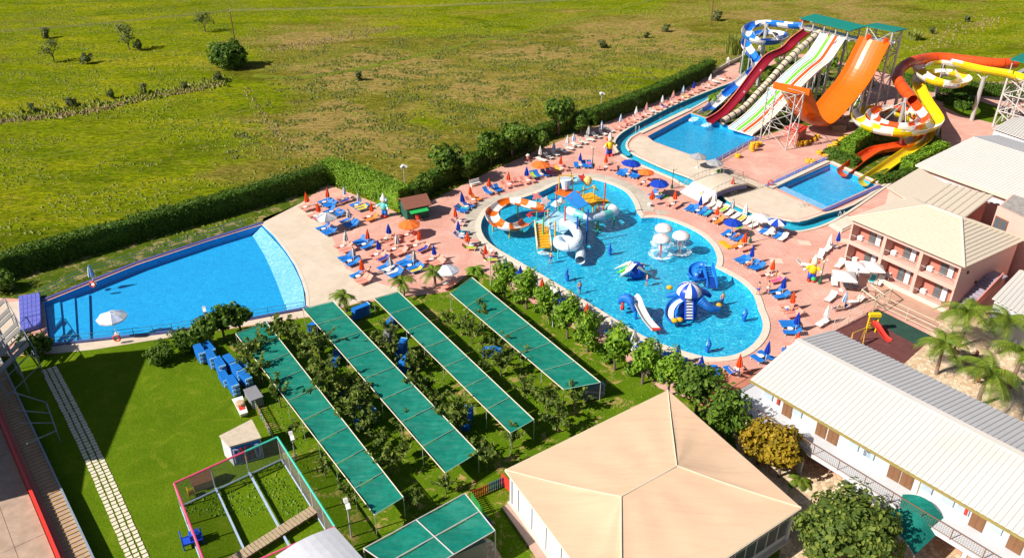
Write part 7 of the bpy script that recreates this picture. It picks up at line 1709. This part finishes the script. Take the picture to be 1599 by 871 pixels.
# ---- stepping stone path
a0 = smoothpts(px([(76, 574), (110, 640), (147, 716), (181, 792), (214, 868), (236, 920)]), 12); pth = bpy.data.objects.new('garden_path', None); COL.objects.link(pth); pth['kind'] = 'structure'; pth['label'] = 'three column path of pale square stepping stones across the lawn'
L_ = [0]
for p, q in zip(a0[:-1], a0[1:]): L_.append(L_[-1] + (q - p).length)
MT['pathstone'] = mat('pale stepping stone', (.66, .58, .45), .85, .15, 2)
meshes = []
for k in range(5):
    g = random.Random(k); poly = [(.175 * sx * g.uniform(.86, 1.06), .20 * sy * g.uniform(.86, 1.04)) for sx, sy in ((-1, -1), (0, -1.08), (1, -1), (1.06, 0), (1, 1), (-1, 1))]; mb = MB().extr(poly, -.02, .045); meshes.append(fixn(mesh('stepping_stone', mb.v, mb.f, 'pathstone')))
def atl(s):
    for i in range(len(L_) - 1):
        if L_[i + 1] >= s: p = a0[i].lerp(a0[i + 1], (s - L_[i]) / (L_[i + 1] - L_[i])); d = (a0[i + 1] - a0[i]).normalized(); return p, d
    return a0[-1], (a0[-1] - a0[-2]).normalized()
s = .3
while s < L_[-1]:
    p, d = atl(s); sd = Vector((d.y, -d.x, 0))
    for k in (-1, 0, 1):
        o = bpy.data.objects.new('stepping_stone', meshes[gr.randrange(5)]); COL.objects.link(o); q = p + sd * k * .5; o.location = (q.x + gr.uniform(-.02, .02), q.y + gr.uniform(-.02, .02), 0); o.rotation_euler = (0, 0, math.atan2(d.y, d.x) + gr.uniform(-.08, .08)); o.parent = pth
    s += .47
# ---- platform at the deep end
t = thing('start_platform', 'blue tiled platform at the deep end of the wave pool', 'platform', P(48, 490)); pl_ = px([(31, 468), (64, 462), (66, 512), (34, 522)]); part('body', MB().extr([(p.x, p.y) for p in pl_], 0, .5), 'bluetile', t)
MT['tileA'] = mat('violet blue tile', (.15, .16, .55), .3, .2, 2)
for i in range(5):
    for j in range(7):
        f = lambda s, r: pl_[0].lerp(pl_[1], s).lerp(pl_[3].lerp(pl_[2], s), r); q = [f((i + .06) / 5, (j + .06) / 7), f((i + .94) / 5, (j + .06) / 7), f((i + .94) / 5, (j + .94) / 7), f((i + .06) / 5, (j + .94) / 7)]; part('tile', MB().extr([(p.x, p.y) for p in q], .5, .53), 'tileA', t)
struct('pump_terrace', sheet_mb(px([(-20, 475), (30, 470), (34, 522), (10, 545), (-20, 560)]), (), .006), 'beige', fix=False)
# ---- building at the frame edge with parapet roof and steel ramp
pa, pb = P(0, 652, 1.5), P(91, 868, 1.5); dv = (pb - pa).normalized(); rd = [pa - dv * 10, pb + dv * 8]; fr = frame_of(rd[0], rd[1])
if fr.n.x < 0: fr = frame_of(rd[0], rd[1], True)
ll = fr.len; _A = fr
fr0 = fr; fr = (lambda a, b, z: fr0(a, b + .6, z)); fr.pix = lambda x, y, off=0: fr0.pix(x, y, off + .6)
t = thing('flat_roof_building', 'low flat roofed terrace building with red parapet beside the lawn', 'building', fr(0, 0, 0))
part('wall', MB().fbox(fr, -14, ll + 6, -9, -.15, 0, 1.0), 'redwall', t)
rows = 10; cols_ = 4; MT['roofslab'] = mat('pinkish concrete roof slab', (.40, .285, .215), .9, .25, 1.2, dirt=(.25, .18, .14), dirt_amt=.7)
for i in range(rows):
    for j in range(cols_):
        u0, u1 = -14 + (ll + 20) * i / rows, -14 + (ll + 20) * (i + 1) / rows; n0, n1 = -9 + 8.2 * j / cols_, -9 + 8.2 * (j + 1) / cols_
        part('roof_slab', MB().fbox(fr, u0 + .015, u1 - .015, n0 + .015, n1 - .015, 1.0, 1.1 + .01 * ((i + j) % 2)), 'roofslab', t)
part('parapet', MB().fbox(fr, -14, ll + 6, -.75, -.5, 1.0, 1.5), 'red', t); part('gutter_floor', MB().fbox(fr, -14, ll + 6, -.5, 1.25, 0.62, 0.75), 'roofslab', t)
MT['lathy'] = mat('ochre batten', (.50, .30, .08), .7, .2)
u = -10.
while u < ll + 1: part('batten', MB().fbox(fr, u, u + .07, -.48, 1.23, 0.75, 0.82), 'lathy', t); u += .5
part('edge_beam', MB().fbox(fr, -14, ll + 6, 1.25, 1.4, 0.5, 0.95), gm('bluegrey', (.22, .27, .34), .5), t); part('outer_wall', MB().fbox(fr, -14, ll + 6, -.1, 1.24, 0, 0.6), 'dark', t)
u_, _z = fr.pix(95, 835, 1.5); part('buttress', MB().fbox(fr, u_ - .4, u_ + 4, 1.42, 2.3, 0, .6), 'red', t)
# unseen blocks added beyond the frame, shaped to throw the shadow over the lawn
sh = Vector((-sv.x, -sv.y, 0)) / sv.z
def shade_block(edge, hgt, depth, lb):
    e = [p - sh * hgt for p in px(edge)]; w_ = Vector((-(e[1] - e[0]).y, (e[1] - e[0]).x, 0)).normalized() * depth
    if w_.x > 0: w_ = -w_
    q = [e[0], e[1], e[1] + w_, e[0] + w_]
    o = thing('shadow_block', lb, 'building', (q[0].x, q[0].y, 0)); part('wall', MB().extr([(p.x, p.y) for p in q], 0, hgt), 'roofslab', o); part('roof_edge', MB().extr([(p.x, p.y) for p in [k_.lerp(sum(q, Vector()) / 4, -.03) for k_ in q]], hgt, hgt + .2), 'red', o)
shade_block([(228, 548), (160, 714)], 15.0, 5.0, 'tall unseen block added behind the scaffold tower to shade the lawn')
shade_block([(140, 655), (122, 768)], 11.0, 3.0, 'narrower unseen block added next to the tall one to shade the lawn')
# scaffold stair tower
q = px([(-30, 560), (22, 505), (70, 590), (20, 640)])
t = thing('scaffold_tower', 'grey steel scaffold stair tower beside the wave pool', 'scaffold', q[0]); MT['sgrey'] = mat('dull scaffold steel', (.20, .23, .28), .5, .2)
fq = frame_of(q[1], q[2]); 
for i in range(4):
    for j in range(3):
        p = q[1].lerp(q[2], i / 3).lerp(q[0].lerp(q[3], i / 3), j / 2); part('standard', MB().tube(p, p + Vector((0, 0, 3.4)), .05, 6), 'sgrey', t)
for z in (1.6, 3.3):
    mb = MB()
    for i in range(4): mb.tube(q[1].lerp(q[2], i / 3) + Vector((0, 0, z)), q[0].lerp(q[3], i / 3) + Vector((0, 0, z)), .04, 5)
    for j in range(3): mb.tube(q[1].lerp(q[0], j / 2) + Vector((0, 0, z)), q[2].lerp(q[3], j / 2) + Vector((0, 0, z)), .04, 5)
    part('ledger', mb, 'sgrey', t)
for i in range(11):
    a, b = q[1].lerp(q[2], i / 11 + .01), q[1].lerp(q[2], (i + .8) / 11); a2, b2 = q[0].lerp(q[3], i / 11 + .01), q[0].lerp(q[3], (i + .8) / 11)
    if i % 3 != 1: part('deck_plate', MB().extr([(p.x, p.y) for p in (a.lerp(a2, .05), b.lerp(b2, .05), b.lerp(b2, .5), a.lerp(a2, .5))], 3.32, 3.4), gm('plate', (.26, .25, .24), .6), t)
    if i % 2: part('deck_plate', MB().extr([(p.x, p.y) for p in (a.lerp(a2, .52), b.lerp(b2, .52), b.lerp(b2, .95), a.lerp(a2, .95))], 3.32, 3.4), gm('plate', (.26, .25, .24), .6), t)
mb = MB(); mb.tube(P(20, 612, 3.4), P(72, 628, 1.4), .06).tube(P(72, 628, 1.4), P(88, 672, 1.4), .06).tube(P(88, 672, 1.4), P(42, 692, 3.4), .06).tube(P(25, 640, 3.4), P(78, 645, 1.4), .05).tube(P(30, 660, 3.4), P(82, 660, 1.4), .05)
part('outrigger', mb, 'sgrey', t)
for x, y in ((72, 628), (88, 672)): p = P(x, y, 1.4); part('standard', MB().tube((p.x, p.y, 0), p, .05, 6), 'sgrey', t)
# ---- playground by the hotel
struct('playground', sheet_mb(px([(1303, 517), (1370, 482), (1458, 526), (1398, 580)]), (), .012), 'rubber', 'dark red rubber playground floor by the hotel', fix=False)
struct('playground_strip', sheet_mb(px([(1352, 489), (1370, 483), (1454, 524), (1436, 541), (1400, 522)]), (), .016), 'rubbergreen', fix=False)
t = thing('playground_slide', 'red children slide with yellow hood on the rubber floor', 'slide', P(1363, 507)); pts = smoothpts([P(1364, 500, 1.5), P(1372, 510, 1.15), P(1382, 524, .5), P(1391, 532, .2)], 5); part('chute', sweep(MB(), pts, trough(.36, 6, .06, .6)), 'red', t); h0 = P(1364, 500, 1.5); part('hood', MB().tube((h0.x - .5, h0.y, .0), (h0.x - .5, h0.y, 2.3), .09).tube((h0.x + .5, h0.y, 0), (h0.x + .5, h0.y, 2.3), .09).box((h0.x, h0.y, 2.2), (1.2, .5, .35)), 'yellow', t)
for i in range(4): part('rung', MB().box((h0.x, h0.y + .5 - .1 * i, .25 + .35 * i), (.7, .12, .08)), 'yellow', t)
t = thing('swing_frame', 'wooden A frame swing on the rubber floor', 'swing', P(1340, 525)); a, b = P(1332, 520, 1.9), P(1352, 512, 1.9); part('beam', MB().tube(a, b, .07), gm('ochre', (.46, .26, .05), .6), t)
for k in (a, b):
    for e in (-.7, .7): part('leg', MB().tube(k, (k.x + .3 * e, k.y + e, 0), .06), gm('ochre', (.46, .26, .05), .6), t)
k = a.lerp(b, .5); part('swing_seat', MB().box((k.x, k.y, .5), (.5, .25, .05), .3).tube((k.x - .2, k.y, .5), (k.x - .2, k.y, 1.9), .015, 4).tube((k.x + .2, k.y, .5), (k.x + .2, k.y, 1.9), .015, 4), 'dark', t)
fence(px([(1300, 517), (1368, 479), (1462, 524)]), 1.6, 'pale timber rail fence around the rubber playground', 'cream', 3.0)
t = thing('pergola', 'open white timber pergola frame in front of the pink hotel', 'pergola', P(1355, 470)); c = [P(x, y, 1.9) for x, y in ((1346, 452), (1372, 436), (1393, 452), (1368, 468))]
for i in range(4):
    a, b = c[i], c[(i + 1) % 4]; part('beam', MB().tube(a, b, .06), 'cream', t); part('post', MB().tube((a.x, a.y, 0), a, .06), 'wood', t)
part('beam', MB().tube(c[0].lerp(c[1], .5), c[3].lerp(c[2], .5), .05), 'cream', t); part('brace', MB().tube(c[0], (c[1].x, c[1].y, .2), .04), 'wood', t)
# courtyard furniture and ladders
chair(P(1482, 846), gm('plum', (.14, .03, .13), .6), 'dark purple cafe chair under the balcony next to the wooden cabinet', .5); chair(P(1499, 856), gm('plum', (.14, .03, .13), .6), 'dark purple cafe chair beside the tan paving', 2.2)
p = P(1503, 842); t = thing('cabinet', 'small wooden cabinet below the hotel balcony', 'cabinet', p, None, R(-52)); part('body', MB().box((0, 0, .45), (.9, .7, .9)), gm('tan', (.55, .38, .24), .6), t, local=True); part('top', MB().box((0, 0, .93), (1.0, .8, .05)), 'wood', t, local=True)
for x, y, lb in ((1505, 560, 'round cafe table among the courtyard palms'), (1560, 600, 'cafe table on the stone courtyard near the ribbed roof'), (1525, 590, 'cafe table between two palms in the courtyard')):
    p = P(x, y); t = thing('cafe_table', lb, 'table', p); part('table_top', MB().lathe([(.5, .70), (.52, .72), (.5, .75)], 14, p), 'wood', t); part('stem', MB().tube(p, p + Vector((0, 0, .7)), .05), 'dark', t)
    for k in range(3): a = 2.1 * k; chair(p + Vector((.95 * math.cos(a), .95 * math.sin(a), 0)), 'brownwood', 'brown wooden chair around a courtyard cafe table', a + math.pi)['group'] = 'courtyard chairs'
for x, y, lb in ((995, 205, 'steel pool ladder in the lazy river bend'), (1314, 340, 'steel pool ladder beside the beige hotel steps'), (1251, 322, 'steel pool ladder on the splash pool step')):
    p = P(x, y); t = thing('pool_ladder', lb, 'ladder', p)
    for e in (-.3, .3): part('handrail', MB().path([p + Vector((e, -.3, -.3)), p + Vector((e, -.3, .8)), p + Vector((e, .2, .9)), p + Vector((e, .5, 0))], .035, 6), 'whitesteel', t)
t = thing('pool_steps', 'wide pale steps between lazy river and pink hotel', 'steps', P(1322, 352)); c = px([(1298, 352), (1322, 340), (1336, 350), (1314, 362)]); part('landing', MB().extr([(p.x, p.y) for p in c], 0, .35), 'stone', t); cen = sum(c, Vector()) / 4; part('step', MB().extr([(p.x, p.y) for p in grow(c, 1.2)], 0, .17), 'stone', t)
for x, y in ((1256, 379), (1212, 407), (1318, 376)): p = P(x, y); struct('paving_patch', MB().extr([(p.x - .8, p.y - .5), (p.x + .7, p.y - .8), (p.x + .8, p.y + .5), (p.x - .7, p.y + .8)], .001, .008), 'beige')
# ---- white boundary wall with pillars, by the hedge
pts = px([(1112, 117), (1136, 103), (1160, 92), (1185, 84)]); t = thing('boundary_wall', 'low white boundary wall with square pillars beside the reeds', 'wall', pts[0])
for a, b in zip(pts[:-1], pts[1:]):
    part('panel', MB().box((a + b) / 2 + Vector((0, 0, .4)), ((b - a).length, .2, .8), math.atan2((b - a).y, (b - a).x)), 'stone', t); part('pillar', MB().box(b + Vector((0, 0, .8)), (.55, .55, 1.6)).lathe([(.4, 0), (.05, .35)], 4, b + Vector((0, 0, 1.6))), 'white', t)
    mb = MB()
    for k in range(8): q = a.lerp(b, (k + .5) / 8); mb.tube(q + Vector((0, 0, .8)), q + Vector((0, 0, 1.3)), .03, 4)
    part('wire_mesh', mb.tube(a + Vector((0, 0, 1.3)), b + Vector((0, 0, 1.3)), .03, 4), 'steel', t)
# ---- power line over the meadow
tops = []
for x, y, lb in ((-210, 130, 'wooden power pole'), (369, 78, 'wooden power pole rising behind the big meadow bush'), (1109, 42, 'tall wooden power pole in the meadow near the reeds')):
    p = P(x, y); 
    if x > 0:
        t = thing('power_pole', lb, 'power pole', p); part('pole', MB().tube(p, p + Vector((0, 0, 9.4)), .17, 8, .12), 'brownwood', t)
        part('crossarm', MB().box(p + Vector((0, 0, 9.0)), (.16, 1.8, .14), .3), 'brownwood', t)
        for k in (-.8, 0, .8): part('insulator', MB().lathe([(.06, 0), (.09, .1), (.05, .25)], 8, p + Vector((-.3 * k, k, 9.1))), 'white', t)
    tops.append(p + Vector((0, 0, 9.3)))
tops.append(tops[-1] + (tops[-1] - tops[-2]))
for k in (-.8, 0, .8):
    pts = []
    for a, b in zip(tops[:-1], tops[1:]):
        for i in range(12): q = a.lerp(b, i / 12); pts.append(q + Vector((-.3 * k, k, -.9 * math.sin(math.pi * i / 12))))
    tag(part('power_cable', MB().path(pts, .035, 4), gm('cable', (.42, .36, .24), .6)), 'thin power cable strung between the meadow poles', 'cable', 'power cables')
